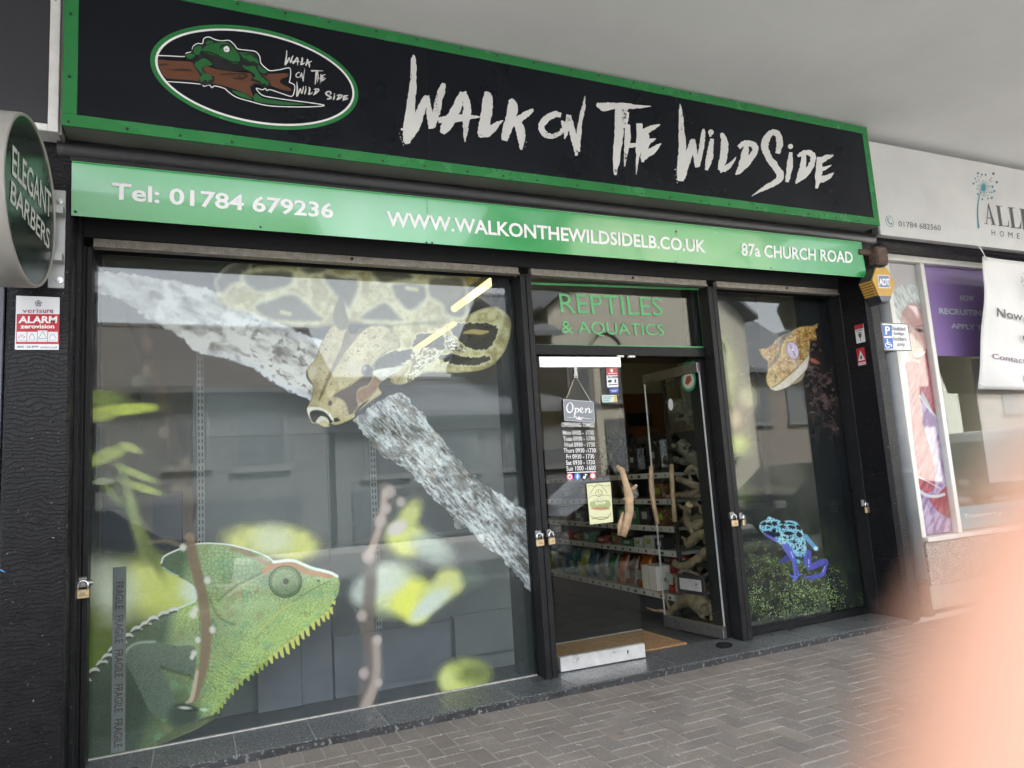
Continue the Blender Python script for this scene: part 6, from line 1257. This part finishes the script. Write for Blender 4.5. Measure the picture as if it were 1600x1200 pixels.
# ceiling tube lights (lit)
K['tubelit'] = mat('lit_tube', (.8, .8, .7), .5, emit=((1, .76, .20), .24))
for k, (x, y0, y1, lab) in enumerate(((2.25, .75, 1.75, 'lit ceiling tube light nearest the snake window'), (2.45, 2.3, 3.7, 'lit ceiling tube light further into the shop above the snake'))):
    t = thing('tube_light', lab, 'ceiling light', (x, (y0+y1)/2, 3.0), 'tube lights on the shop ceiling')
    adopt(MB().box(x-.03, x+.03, y0, y1, 3.0, 3.049).build('batten', K['frameW']), t)
    b = MB(); b.tube([(x, y0+.01, 2.985), (x, y1-.01, 2.985)], .033, 10); adopt(b.build('tube', K['tubelit'], None, True), t)
# display boards behind the big window
bw = thing('display_board', 'grey panelled board with slotted shelf uprights behind the chameleon window', 'display board', (1.1, .5, 0))
gp = mat('grey_board', (.32, .335, .34), .8, var=.06, vscale=3, bump=.1, bscale=200); gp2 = mat('bluish_board', (.31, .315, .37), .8, var=.06, vscale=3)
adopt(MB().box(.0, 2.30, .50, .52, 1.752, 2.08).build('top_panel', mat('pale_grey_board', (.44, .445, .45), .8, var=.05, vscale=3)), bw)
b = MB(); b.box(.0, .825, .50, .52, 1.02, 1.748); b.box(.83, 2.30, .50, .52, 1.02, 1.748); b.box(.0, .825, .50, .52, .04, 1.015); b.box(.83, 2.30, .50, .52, .04, 1.015); adopt(b.build('panel', gp), bw)
b = MB(); b.box(.36, .62, .44, .46, .04, .52); b.box(.625, .815, .45, .47, .04, .56); b.box(.83, 1.62, .45, .47, .04, .42); adopt(b.build('low_board', gp2), bw)
b = MB(); b.box(1.66, 2.12, .455, .475, .16, .43); b.box(1.64, 2.14, .45, .48, .43, .445); adopt(b.build('low_frame', gp), bw)
up = mat('upright_paint', (.68, .68, .66), .5)
for x, z0, z1 in ((.045, .18, 2.30), (1.135, .30, 2.13), (2.27, .05, 2.1)):
    b = MB(); b.box(x-.022, x+.022, .478, .498, z0, z1); o = adopt(b.build('upright', up), bw)
    s_ = MB(); z = z0+.02
    while z < z1-.05:
        s_.box(x-.013, x-.006, .4765, .479, z, z+.026); s_.box(x+.006, x+.013, .4765, .479, z, z+.026); z += .042
    q_ = s_.build('slots', K['dark']); q_.parent = o
cbx = thing('carton', 'dark carton on the floor behind the far end of the chameleon window', 'box', (-.25, .35, .04))
adopt(MB().box(-.50, -.02, .34, .75, .036, 1.03, bev=.006).build('carton_body', mat('dark_card', (.075, .08, .09), .8, var=.1, vscale=4)), cbx)
adopt(MB().box(-.30, -.22, .338, .3405, .04, 1.03).build('tape', mat('grey_tape', (.22, .22, .23), .5)), cbx)
tx = at(186, 1000, .148).x
ft = thing('packing_tape', 'grey strip of packing tape printed FRAGILE stuck inside the chameleon window', 'tape', (tx, .148, .05))
adopt(MB().box(tx-.033, tx+.033, .1475, .1485, .05, 1.02).build('strip', mat('faded_tape', (.15, .157, .155), .6, var=.15, vscale=9)), ft)
adopt(text('lettering', [('FRAGILE', Vector((tx-.02, .147, z)), Vector((tx-.02, .147, z-.145)), Vector((tx+.02, .147, z)), .012) for z in (.22, .40, .58, .76, .94)], mat('tape_red', (.045, .03, .032), .6)), ft)
cb2 = thing('carton', 'dark blue grey carton stacked on top of another carton behind the window', 'box', (-.25, .35, 1.04))
adopt(MB().box(-.48, -.06, .36, .74, 1.034, 1.42, bev=.006).build('carton_body', mat('blue_card', (.05, .06, .09), .7)), cb2)
adopt(MB().box(-.30, -.22, .358, .361, 1.04, 1.41).build('tape', mat('brown_tape', (.14, .10, .06), .4)), cb2)

# shelving on the right hand side
SX = 3.95
sh = thing('shelving_unit', 'long grey shop shelving unit running back into the shop', 'shelving', (SX+.2, 2.4, 0))
z_top = atx(1000, 741, SX).z
levels = [.25, .625, .842, 1.09, z_top]
sm_ = mat('shelf_grey', (.30, .29, .26), .5, var=.1, vscale=6); tk = mat('ticket_strip', (.50, .48, .43), .5)
for i, z in enumerate(levels):
    x0 = SX-(.06 if i == 0 else 0)
    o = adopt(MB().box(x0, SX+.42, .95, 4.6, z-.035, z-.004, bev=.004).build('shelf', sm_), sh)
    b = MB(); b.box(x0-.012, x0-.001, .95, 4.6, z-.046, z+.004); q_ = b.build('price_strip', tk); q_.parent = o
    b = MB(); r_ = random.Random(i)
    for k in range(26):
        y = 1.0+k*.135; b.box(x0-.0135, x0-.0118, y, y+r_.choice((.012, .03, .05)), z-.036, z-.012)
    q_ = b.build('price_ticket', K['ink']); q_.parent = o
adopt(MB().box(SX+.42, SX+.45, .95, 4.6, .036, 1.72).build('back_panel', mat('shelf_back', (.06, .06, .06), .8)), sh)
adopt(MB().box(SX-.04, SX+.42, .95, 4.6, .036, .21).build('base', mat('shelf_base', (.05, .05, .05), .6)), sh)
prod_cols = {'orange': (.50, .13, .015), 'brown': (.16, .06, .02), 'lime': (.35, .42, .04), 'blue': (.05, .16, .22), 'clear': (.20, .22, .22), 'green': (.03, .16, .05), 'black': (.02, .02, .022), 'red': (.35, .03, .03), 'white': (.55, .55, .5), 'teal': (.04, .18, .16)}
prod_cols = {k: tuple(x*.62 for x in v) for k, v in prod_cols.items()}
PM = {k: mat('pack_'+k, v, .25, spec=.6, var=.35, vscale=22, bump=.4, bscale=18) for k, v in prod_cols.items()}
PBX = {k: mat('carton_'+k, v, .5, var=.15, vscale=10, speck=(26, .62, tuple(min(.7, x*2.5+.08) for x in v))) for k, v in prod_cols.items()}
def bag(y, z, w, h, c, lab, lean=0, grp='bags of pet supplies on the lowest shelf'):
    t = thing('bag', lab, 'bag', (SX+.08, y, z), grp); b = MB(); r_ = random.Random(int(y*1000)); n1, n2 = 8, 9; vs = []
    for j in range(n2+1):
        e = j/n2; dpt = .07*(1-e**3)**.5+.004
        for i in range(n1+1):
            s_ = i/n1*2-1; vs.append((SX+.09+.04*e+lean*e-dpt*math.cos(s_*1.35)+r_.uniform(-.005, .005), y+s_*w/2*(1-.12*e*e)+r_.uniform(-.003, .003), z+h*e))
    for i in range(n1+1):
        pass
    b.v = vs; b.f = [(j*(n1+1)+i, j*(n1+1)+i+1, (j+1)*(n1+1)+i+1, (j+1)*(n1+1)+i) for j in range(n2) for i in range(n1)]
    k0 = len(vs); b.v += [(SX+.16+.03*(j/n2), y+s_*w/2, z+h*j/n2) for j in range(n2+1) for s_ in (-1, 1)]
    for j in range(n2):
        b.f += [(j*(n1+1), (j+1)*(n1+1), k0+2*j+2, k0+2*j), (j*(n1+1)+n1, k0+2*j+1, k0+2*j+3, (j+1)*(n1+1)+n1), (k0+2*j, k0+2*j+2, k0+2*j+3, k0+2*j+1)]
    adopt(b.build('sack', PM[c], None, True), t)
    lb = MB(); lb.box(SX+.012+lean*.35, SX+.016+lean*.35, y-w*.24, y+w*.24, z+h*.22, z+h*.52); adopt(lb.build('label', PBX['white' if c != 'white' else 'green']), t)
for y, w, h, c, lab in ((1.62, .19, .30, 'orange', 'orange bag nearest the open door on the lowest shelf'), (1.83, .18, .28, 'brown', 'dark brown bag beside the orange one on the lowest shelf'), (2.02, .16, .27, 'orange', 'orange and white bag further along the lowest shelf'), (2.22, .17, .25, 'green', 'green bag behind the glass door edge on the lowest shelf'), (2.42, .18, .27, 'clear', 'clear plastic bag right of the blue bags'), (2.62, .17, .26, 'blue', 'blue green bag right of the lime bag'), (2.80, .13, .29, 'lime', 'lime yellow bag near the middle of the lowest shelf'), (2.98, .18, .28, 'teal', 'pale teal bag left of the lime bag'), (3.18, .18, .25, 'blue', 'dark blue bag in the middle of the lowest shelf'), (3.38, .19, .28, 'clear', 'grey plastic bag left of the dark blue bag'), (3.58, .16, .26, 'lime', 'yellow bag toward the back of the lowest shelf'), (3.78, .18, .25, 'clear', 'clear bag second from the back of the lowest shelf'), (3.98, .18, .27, 'black', 'black bag at the back end of the lowest shelf')):
    bag(y, .25, w, h, c, lab)
t = thing('carton', 'plain white carton on the lowest shelf beside the open door', 'box', (SX, 1.36, .25))
adopt(MB().box(SX-.03, SX+.2, 1.26, 1.50, .25, .47, bev=.004).build('carton_body', mat('white_card', (.62, .58, .50), .7)), t); adopt(MB().box(SX-.0315, SX-.03, 1.375, 1.385, .25, .47).build('seam', K['grout']), t)
bag(1.12, .25, .2, .33, 'red', 'red bag behind the letter plate on the lowest shelf')
spec = [(1, 1.25, .12, .10, 'black'), (1, 1.42, .14, .12, 'white'), (1, 1.60, .13, .09, 'white'), (1, 1.80, .2, .07, 'green'), (1, 2.04, .1, .12, 'brown'), (1, 2.3, .18, .07, 'red'), (1, 2.6, .16, .10, 'green'), (1, 2.85, .13, .09, 'brown'), (1, 3.1, .17, .11, 'red'), (1, 3.4, .14, .08, 'black'),
        (2, 1.2, .18, .16, 'brown'), (2, 1.45, .16, .17, 'black'), (2, 1.64, .17, .18, 'green'), (2, 1.85, .16, .18, 'green'), (2, 2.1, .18, .15, 'black'), (2, 2.4, .14, .13, 'teal'), (2, 2.75, .2, .12, 'black'), (2, 3.15, .15, .16, 'brown'), (3, 1.2, .16, .14, 'brown'), (3, 2.3, .17, .15, 'black'), (3, 2.6, .14, .17, 'brown'), (3, 3.0, .2, .12, 'black')]
names = {1: 'third shelf from the top', 2: 'second shelf down', 3: 'shelf with the skull'}
ordn = {}
for lv, y, w, h, c in spec:
    ordn[lv] = ordn.get(lv, 0)+1
    o_ = ('first', 'second', 'third', 'fourth', 'fifth', 'sixth', 'seventh', 'eighth', 'ninth', 'tenth')[ordn[lv]-1]
    t = thing('product_box', '%s coloured packet, %s from the door on the %s' % (c, o_, names[lv]), 'box', (SX+.1, y, levels[lv]), 'packets on the shop shelves')
    adopt(MB().box(SX+.02, SX+.16, y-w/2, y+w/2, levels[lv], levels[lv]+h, bev=.004).build('packet', PBX[c]), t)
    adopt(MB().box(SX+.0175, SX+.0202, y-w*.3, y+w*.22, levels[lv]+h*.35, levels[lv]+h*.75).build('label', PBX['white' if c in ('green', 'black', 'red') else 'lime']), t)
# animal skull ornament
t = thing('skull_ornament', 'pale animal skull ornament on a shelf inside the doorway', 'ornament', (SX+.1, 1.72, 1.09))
b = MB(); b.tube([(SX+.06, 1.84, 1.15), (SX+.06, 1.80, 1.18), (SX+.07, 1.74, 1.19), (SX+.07, 1.68, 1.175), (SX+.06, 1.62, 1.145), (SX+.06, 1.58, 1.125)], [.02, .05, .062, .05, .03, .012], 14); b.tube([(SX+.06, 1.79, 1.115), (SX+.06, 1.70, 1.105), (SX+.06, 1.6, 1.11)], [.015, .016, .01], 8)
adopt(b.build('cranium', mat('bone', (.58, .56, .50), .6, var=.2, vscale=30), None, True), t)
b = MB(); b.tube([(SX+.012, 1.72, 1.185), (SX+.02, 1.72, 1.185)], .022, 12); b.tube([(SX+.025, 1.645, 1.155), (SX+.033, 1.645, 1.155)], .013, 10); adopt(b.build('eye_socket', K['dark']), t)
# black back packs on the top shelf
for k, (y, w, h, lab) in enumerate(((1.25, .34, .36, 'black bag on the top shelf nearest the door'), (1.62, .30, .30, 'black bag second along the top shelf'), (2.0, .34, .42, 'tall black bag third along the top shelf'), (2.45, .36, .3, 'low black bag furthest along the top shelf'))):
    t = thing('black_bag', lab, 'bag', (SX+.2, y, z_top), 'black bags on the top shelf')
    adopt(MB().box(SX+.05, SX+.3, y-w/2, y+w/2, z_top, z_top+h, bev=.05).build('sack', PM['black']), t)
    adopt(MB().box(SX+.042, SX+.052, y-.02, y+.02, z_top+h*.4, z_top+h*.56).build('label', PBX['white']), t)
    b = MB(); b.tube([(SX+.1, y-.06, z_top+h-.01), (SX+.1, y-.03, z_top+h+.05), (SX+.1, y+.03, z_top+h+.05), (SX+.1, y+.06, z_top+h-.01)], .008, 6); adopt(b.build('strap', K['dark']), t)
# driftwood rack just behind the open door leaf
rk = thing('driftwood_rack', 'dark rack of driftwood behind the open glass door', 'rack', (4.15, .6, 0))
rkm = mat('rack_dark', (.018, .017, .014), .7)
b = MB()
for z in (.09, .55, 1.02, 1.55): b.box(3.93, 4.45, .28, .93, z-.03, z)
adopt(b.build('shelf', rkm), rk); adopt(MB().box(4.45, 4.48, .28, .93, .036, 2.15).build('back_panel', rkm), rk)
b = MB(); b.box(3.93, 3.96, .90, .93, .036, 2.2); b.box(4.42, 4.45, .28, .31, .036, 2.2); adopt(b.build('post', rkm), rk)
def wood(name, label, pts, rad, m, ends=True, branches=(), cat='driftwood'):
    P3 = [atx(u, v, x) for u, v, x in pts]; t = thing(name, label, cat, P3[0], 'driftwood pieces in the doorway')
    r_ = random.Random(hash(label) % 1000 if False else len(label)*7+int(pts[0][0])); cs = catmull([(*p, r) for p, r in zip(P3, rad)], 5)
    b = MB(); b.tube([Vector(c[:3])+Vector([r_.uniform(-.004, .004) for _ in range(3)]) for c in cs], [c[3]*r_.uniform(.82, 1.15) for c in cs], 12, rug=.16)
    for k in range(3):
        c = cs[r_.randrange(1, len(cs)-1)]; d = Vector((r_.uniform(-1, .1), r_.uniform(-1, 1), r_.uniform(-.8, 1))).normalized(); l = c[3]*r_.uniform(1.3, 3.2); p = Vector(c[:3])
        b.tube([p, p+d*l*.6, p+d*l+Vector((0, r_.uniform(-.01, .01), r_.uniform(-.01, .01)))], [c[3]*.6, c[3]*.38, c[3]*.2], 8, rug=.12)
    for bp, br in branches:
        q = catmull([(*atx(u, v, x), r) for (u, v, x), r in zip(bp, br)], 4); b.tube([c[:3] for c in q], [c[3]*r_.uniform(.85, 1.15) for c in q], 10, rug=.14)
    adopt(b.build('stem', m, None, True), t)
    if ends:
        p, q_ = Vector(cs[0][:3]), Vector(cs[1][:3]); d = (p-q_).normalized(); b = MB(); b.tube([p, p+d*.004], rad[0]*.93, 12); adopt(b.build('cut_end', K['woodcut']), t)
w_, g_, bk_ = K['wood'], K['woodd'], K['bark']
wood('driftwood', 'thick mossy log slanting across the middle shelf behind the open door', [(1063, 693, 3.97), (1080, 712, 4.0), (1100, 735, 4.03), (1118, 752, 4.06)], [.055, .06, .06, .055], bk_)
wood('driftwood', 'short thin log lying left of the slanting mossy log', [(1038, 718, 3.98), (1058, 720, 4.0), (1080, 722, 4.05)], [.032, .034, .03], bk_)
wood('driftwood', 'curved root below the slanting log', [(1072, 738, 3.97), (1082, 730, 3.97), (1092, 736, 3.98), (1096, 750, 4.0), (1104, 762, 4.02)], [.022, .028, .028, .024, .02], g_, False)
wood('driftwood', 'forked grey branch lying level beside the door handles', [(1060, 748, 3.96), (1080, 756, 3.97), (1100, 760, 3.98), (1125, 752, 4.0)], [.03, .036, .04, .036], g_, True, [([(1098, 760, 3.98), (1085, 770, 3.97), (1066, 776, 3.96)], [.035, .028, .022])])
wood('driftwood', 'knotted branch lowest of the middle pile', [(1045, 778, 3.96), (1065, 772, 3.97), (1090, 774, 3.99), (1118, 768, 4.01)], [.024, .028, .03, .03], g_)
wood('driftwood', 'pale sawn branch stub with round cut end pointing out', [(1077, 788, 3.93), (1073, 800, 3.96), (1076, 818, 3.99), (1088, 836, 4.03)], [.034, .036, .034, .03], w_)
wood('driftwood', 'second pale sawn stub beside the first', [(1095, 797, 3.92), (1108, 796, 3.97), (1122, 800, 4.03)], [.036, .036, .03], w_)
wood('driftwood', 'pale sawn stub lower in the same pile', [(1086, 820, 3.92), (1100, 815, 3.97), (1118, 818, 4.03)], [.038, .04, .034], w_)
wood('driftwood', 'thick twisted branch across the pile under the sawn stubs', [(1074, 850, 3.95), (1088, 838, 3.95), (1105, 833, 3.97), (1125, 836, 4.0)], [.036, .044, .044, .036], w_, False)
wood('driftwood', 'long root reaching out to the left above the letter plate', [(1053, 880, 3.90), (1070, 884, 3.92), (1092, 872, 3.95), (1105, 858, 3.97), (1122, 846, 4.0)], [.026, .034, .036, .034, .03], w_, False, [([(1056, 884, 3.9), (1054, 874, 3.89)], [.02, .008])])
wood('driftwood', 'thin arching root round the letter plate', [(1058, 925, 3.90), (1057, 905, 3.9), (1066, 892, 3.91), (1080, 894, 3.93), (1098, 905, 3.95), (1102, 930, 3.97)], [.012, .014, .015, .014, .013, .01], g_, False)
wood('driftwood', 'large spidery root standing on the floor by the door', [(1046, 958, 3.90), (1060, 945, 3.92), (1080, 935, 3.95), (1100, 945, 3.98), (1115, 955, 4.02)], [.03, .045, .075, .08, .05], w_, False, [([(1046, 960, 3.90), (1035, 955, 3.86), (1022, 954, 3.82), (1010, 949, 3.78)], [.02, .016, .012, .008]), ([(1048, 955, 3.9), (1042, 940, 3.88), (1040, 928, 3.87), (1028, 926, 3.84)], [.016, .014, .011, .007]), ([(1095, 925, 3.97), (1112, 915, 3.98), (1124, 922, 4.0)], [.03, .026, .014]), ([(1090, 950, 3.96), (1096, 962, 3.95), (1106, 970, 3.95)], [.03, .022, .01])])
wood('bark_slab', 'upright mossy bark slab at the edge of the open door', [(1124, 895, 3.95), (1128, 920, 3.95), (1131, 950, 3.95), (1132, 975, 3.95)], [.03, .04, .042, .04], bk_, False, cat='bark')
wood('cork_bark', 'rough cork bark lump left on the upper rack shelf', [(1048, 640, 3.97), (1062, 636, 3.98), (1076, 634, 3.99)], [.05, .085, .05], bk_, False, cat='bark')
wood('cork_bark', 'rough cork bark lump right on the upper rack shelf', [(1076, 652, 3.97), (1090, 654, 3.98), (1102, 650, 3.99)], [.05, .09, .05], bk_, False, cat='bark')
wood('cork_bark', 'flat bark strip on the upper rack shelf between the lumps', [(1056, 656, 3.95), (1070, 655, 3.95), (1080, 648, 3.95)], [.02, .03, .02], bk_, False, cat='bark')
wood('cork_bark', 'dark cork bark piece hanging at the top of the rack', [(1062, 590, 3.99), (1075, 605, 3.99), (1082, 625, 4.0), (1096, 622, 4.0)], [.05, .07, .06, .05], bk_, False, cat='bark')

r_ = random.Random(21)
for k in range(16):
    u, v = r_.uniform(1052, 1122), r_.choice((700, 740, 770, 800, 830, 850, 870, 900))+r_.uniform(-14, 14); a = r_.uniform(-.9, .9); l = r_.uniform(18, 40); x = r_.uniform(4.0, 4.2)
    wood('driftwood_stick', 'small dark driftwood stick tangled in the pile behind the open door', [(u-l*math.cos(a), v-l*math.sin(a), x), (u, v+r_.uniform(-6, 6), x-.02), (u+l*math.cos(a)*.8, v+l*math.sin(a)*.8, x+.02)], [r_.uniform(.012, .03), r_.uniform(.016, .034), r_.uniform(.008, .02)], (g_, bk_, g_)[k % 3], k % 2 == 0)
for k, (u, v, s_) in enumerate(((1181, 1094, 1.2), (1022, 1112, 1), (1020, 1073, 1.3), (1408, 1108, 1.5), (1243, 1066, 1), (722, 1172, 1.2), (905, 1164, 1.3), (1258, 1094, 1.5), (1060, 1180, 1), (640, 1167, 1.1))):
    p = atz(u, v, .0035); b = MB(); a = r_.uniform(0, 3); d = Vector((math.cos(a), math.sin(a), 0)); n = Vector((-d.y, d.x, 0)); L = .014*s_
    b.prism([p-d*L, p-d*L*.3+n*L*.4, p+d*L*.6+n*L*.3, p+d*L, p+d*L*.4-n*L*.35, p-d*L*.5-n*L*.3], (0, 0, .0015)); tag(b.build('litter_scrap', PBX['white']), 'pale scrap of litter lying on the brick paving', 'litter', 'litter scraps on the paving')
# ================================================================ other side of the street (seen in the glass)
farw = mat('far_frame', (.095, .095, .093), .6)
def house(name, label, x0, x1, yf, yb, ze, zr, wall, roof, gable, wins, doors=()):
    t = thing(name, label, 'house', ((x0+x1)/2, yf, -.02)); b = MB(); b.box(x0, x1, yb, yf, -.3, ze)
    ym, xm = (yf+yb)/2, (x0+x1)/2
    if gable: b.prism([(x0, yf-.002, ze), (x1, yf-.002, ze), (xm, yf-.002, zr)], (0, yb-yf+.004, 0))
    adopt(b.build('wall', wall), t); b = MB()
    if gable:
        for sx, xe in ((-1, x0), (1, x1)):
            b.prism([(xe+sx*.35, yf+.35, ze-.12), (xm, yf+.35, zr+.12), (xm, yf+.35, zr+.26), (xe+sx*.35, yf+.35, ze+.02)], (0, yb-yf-.7, 0))
    else:
        b.prism([(x0-.2, yf+.45, ze-.15), (x0-.2, ym, zr), (x0-.2, ym, zr+.14), (x0-.2, yf+.45, ze)], (x1-x0+.4, 0, 0)); b.prism([(x0-.2, yb-.45, ze-.15), (x0-.2, ym, zr), (x0-.2, ym, zr+.14), (x0-.2, yb-.45, ze)], (x1-x0+.4, 0, 0))
        x = x0
        while x < x1: b.tube([(x, ym, zr+.14), (x+.28, ym, zr+.14)], .11, 8); x += .3
    adopt(b.build('roof', roof), t)
    for (wx, wz, ww, wh, arch) in wins:
        f = MB(); f.box(wx-ww/2-.06, wx+ww/2+.06, yf, yf+.05, wz-.06, wz+wh+.06); f.box(wx-ww/2-.14, wx+ww/2+.14, yf, yf+.12, wz-.18, wz-.065)
        o = adopt(f.build('window', farw), t)
        p = MB()
        for sx in (-1, 1): p.box(wx+(0.02 if sx > 0 else -ww/2), wx+(ww/2 if sx > 0 else -.02), yf+.052, yf+.06, wz, wz+wh)
        q_ = p.build('pane', mat('far_pane', (.07, .075, .08), .08, spec=.6)); q_.parent = o
        if arch:
            a = MB(); a.tube([(wx-(ww/2+.12)*math.cos(k*math.pi/10), yf+.02, wz+wh+.06+(ww/2+.12)*math.sin(k*math.pi/10)) for k in range(11)], .06, 6); q_ = a.build('arch', K['creamd']); q_.parent = o
    for (dx0, dx1, dz0, dz1, m_) in doors: adopt(MB().box(dx0, dx1, yf, yf+.08, dz0, dz1).build('shop_window', m_), t)
    return t
rt_ = mat('brown_tiles', (.04, .033, .03), .8, var=.3, vscale=6); sl_ = mat('slate_tiles', (.06, .062, .07), .7, var=.25, vscale=5)
rend = mat('grey_render', (.075, .075, .074), .85, var=.08, vscale=1); dkw = mat('shop_glass_far', (.06, .062, .066), .1, spec=.6); bri = mat('grey_brick', (.12, .10, .085), .85, var=.3, vscale=4)
house('row_house', 'pale house with brown tiled roof across the street, mirrored in the chameleon window', -9, 3.1, -13.5, -21.5, 3.95, 6.15, rend, rt_, False, [(-6.5, 1.9, 1.2, 1.2, 0), (-2.4, 2.0, 1.3, 1.1, 0), (-.1, 2.2, .8, 1.1, 0), (1.5, 2.1, 1.1, 1.2, 0)], [(-8, -4, 0, 1.5, dkw), (-2.8, 2.4, 0, 1.3, dkw)])
house('cafe_house', 'low grey rendered shop across the street with a slate roof', 3.3, 9.4, -13.7, -21, 3.3, 4.6, rend, sl_, False, [(4.6, 1.75, 1.0, 1.0, 0), (6.6, 1.75, 1.0, 1.0, 0), (8.4, 1.75, .9, 1.0, 0)], [(3.7, 8.9, 0, 1.3, dkw)])
house('brick_house', 'narrow red brick house across the street mirrored at the edge of the door', 8.9, 9.75, -13.9, -20, 5.6, 7.4, bri, sl_, False, [(9.3, 3.2, .5, 1.2, 0)])
house('apartment_house', 'tall cream apartment house with arched windows across the street, mirrored in the door', 9.8, 17.4, -14, -23, 6.4, 9.4, K['cream'], sl_, True, [(x, z, .9, 1.35, (k % 2)) for k, x in enumerate((10.55, 11.75, 13.9, 15.9)) for z in (1.55+.15*(k % 2), 3.55+.2*(k % 2))])
house('gabled_house', 'cream gabled house further along the street mirrored in the office window', 22.5, 28.5, -14.5, -23, 4.3, 7.2, mat('sage_render', (.42, .43, .37), .85), sl_, True, [(24.2, 2.7, 1.0, 1.2, 0), (26.8, 2.7, 1.0, 1.2, 0), (24.2, .6, 1.2, 1.1, 0)])
house('end_house', 'dark roofed house between the apartment house and the gabled house', 17.8, 22.2, -15.5, -22, 4.8, 7.4, bri, sl_, False, [(19, 2.9, 1.0, 1.2, 0), (21, 2.9, 1.0, 1.2, 0)])
house('far_house', 'brick house at the far right end of the street', 29, 38, -14, -22, 4.9, 7.6, bri, sl_, False, [(31, 2.9, 1.0, 1.2, 0), (34, 2.9, 1.0, 1.2, 0)])
def vehicle(name, label, x, y, prof, cabin, W_, m, wheels, z0):
    t = thing(name, label, 'car', (x, y, z0)); b = MB()
    b.prism([(x+px, y+W_/2, z0+pz) for px, pz in prof], (0, -W_, 0)); o = adopt(b.build('body', m), t); bm_ = o.modifiers.new('b', 'BEVEL'); bm_.width = .05; bm_.segments = 3
    for poly in cabin:
        for s_ in (1, -1):
            b = MB(); b.prism([(x+px, y+s_*(W_/2+.004), z0+pz) for px, pz in poly], (0, -s_*.02, 0)); adopt(b.build('side_window', dkw), t)
    for wx in wheels:
        for s_ in (1, -1):
            b = MB(); b.tube([(x+wx, y+s_*(W_/2+.01), z0+.32), (x+wx, y+s_*(W_/2-.2), z0+.32)], .32, 24); o = adopt(b.build('wheel', K['dark']), t)
            h = MB(); h.tube([(x+wx, y+s_*(W_/2+.02), z0+.32), (x+wx, y+s_*(W_/2), z0+.32)], .2, 16); q_ = h.build('rim', K['steeld']); q_.parent = o
    for hx in (min(p[0] for p in prof), max(p[0] for p in prof)):
        b = MB()
        for s_ in (-1, 1): b.box(x+hx-.03, x+hx+.03, y+s_*(W_/2-.3)-.14, y+s_*(W_/2-.3)+.14, z0+.6, z0+.75)
        adopt(b.build('lamp', K['chrome']), t)
hat = [(-2.0, .25), (2.0, .25), (2.05, .6), (1.95, .85), (1.1, .98), (.45, 1.42), (-1.1, 1.46), (-1.75, 1.0), (-2.05, .85)]
hw = [[(-1.45, .98), (-.95, 1.36), (-.32, 1.37), (-.32, .96)], [(-.25, .96), (-.25, 1.37), (.38, 1.33), (.85, .96)]]
grey_car = mat('silver_paint', (.32, .33, .33), .22, metal=.3, coat=1.0); dk_car = mat('charcoal_paint', (.03, .032, .036), .2, coat=1.0)
vehicle('parked_car', 'silver hatchback parked at the kerb, mirrored in the glass door', 7.0, -6.6, hat, hw, 1.75, grey_car, (-1.25, 1.25), -.13)
vehicle('parked_car', 'charcoal hatchback parked at the kerb further along, mirrored in the frog window', 12.6, -6.7, hat, hw, 1.75, dk_car, (-1.25, 1.25), -.13)
van = [(-2.5, .3), (2.4, .3), (2.5, .75), (2.3, 1.0), (1.75, 1.15), (1.2, 1.85), (.9, 1.92), (-2.4, 1.95), (-2.52, 1.7)]
vehicle('parked_van', 'silver van parked along the street, mirrored in the office window', 20.5, -7.0, van, [[(.35, 1.15), (.35, 1.72), (1.1, 1.72), (1.5, 1.15)]], 1.9, grey_car, (-1.6, 1.6), -.13)
vehicle('parked_car', 'charcoal hatchback parked left of the camera, mirrored faintly in the big window', -1.5, -7.6, hat, hw, 1.75, dk_car, (-1.25, 1.25), -.13)

# ================================================================ the photographer's finger in front of the lens
def cp(r, d, f): return CAM+RX*(r*.66+.0012)+RD*d*.66+fw*f*.66
def skinmesh(name, chains, m, parent=None):
    vs, es, rs = [], [], []; idx = {}
    for ch in chains:
        prev = None
        for (p, r) in ch:
            k = tuple(round(x, 5) for x in p)
            if k not in idx: idx[k] = len(vs); vs.append(tuple(cp(*p))); rs.append(r)
            if prev is not None: es.append((prev, idx[k]))
            prev = idx[k]
    me = bpy.data.meshes.new(name); me.from_pydata(vs, es, []); o = new(name, me, m, parent)
    o.modifiers.new('skin', 'SKIN')
    if not me.skin_vertices: 
        pass
    for i, sv in enumerate(me.skin_vertices[0].data): sv.radius = (rs[i]*.72, rs[i]*.72); sv.use_root = (i == 0)
    sb = o.modifiers.new('sub', 'SUBSURF'); sb.levels = 2; sb.render_levels = 2
    o.modifiers['skin'].use_smooth_shade = True
    return o
wr_ = ((.045, .135, -.03), .026); pa = ((.045, .095, .005), .024)
hand = skinmesh('person', [
    [wr_, pa, ((.026, .062, .038), .0115), ((.0325, .034, .0485), .0098), ((.0368, .020, .0505), .0092), ((.0440, .0095, .0515), .0084), ((.0475, .003, .0510), .0070), ((.0488, .0005, .0505), .0045)],
    [pa, ((.058, .066, .022), .0115), ((.072, .038, .034), .0092), ((.083, .020, .034), .0085), ((.090, .010, .027), .007)],
    [pa, ((.074, .074, .006), .011), ((.092, .050, .016), .0088), ((.102, .034, .012), .008), ((.106, .026, .004), .0065)],
    [pa, ((.084, .088, -.010), .010), ((.102, .070, -.004), .0078), ((.110, .058, -.008), .007), ((.113, .05, -.014), .0058)],
    [pa, ((.020, .085, -.002), .013), ((.000, .066, -.012), .011), ((-.008, .048, -.022), .0095), ((-.010, .038, -.028), .007)],
    [wr_, ((.06, .22, -.09), .032), ((.075, .32, -.16), .038)]], K['skin'])
tag(hand, 'out of focus fingertip of the photographer close in front of the lens', 'person')
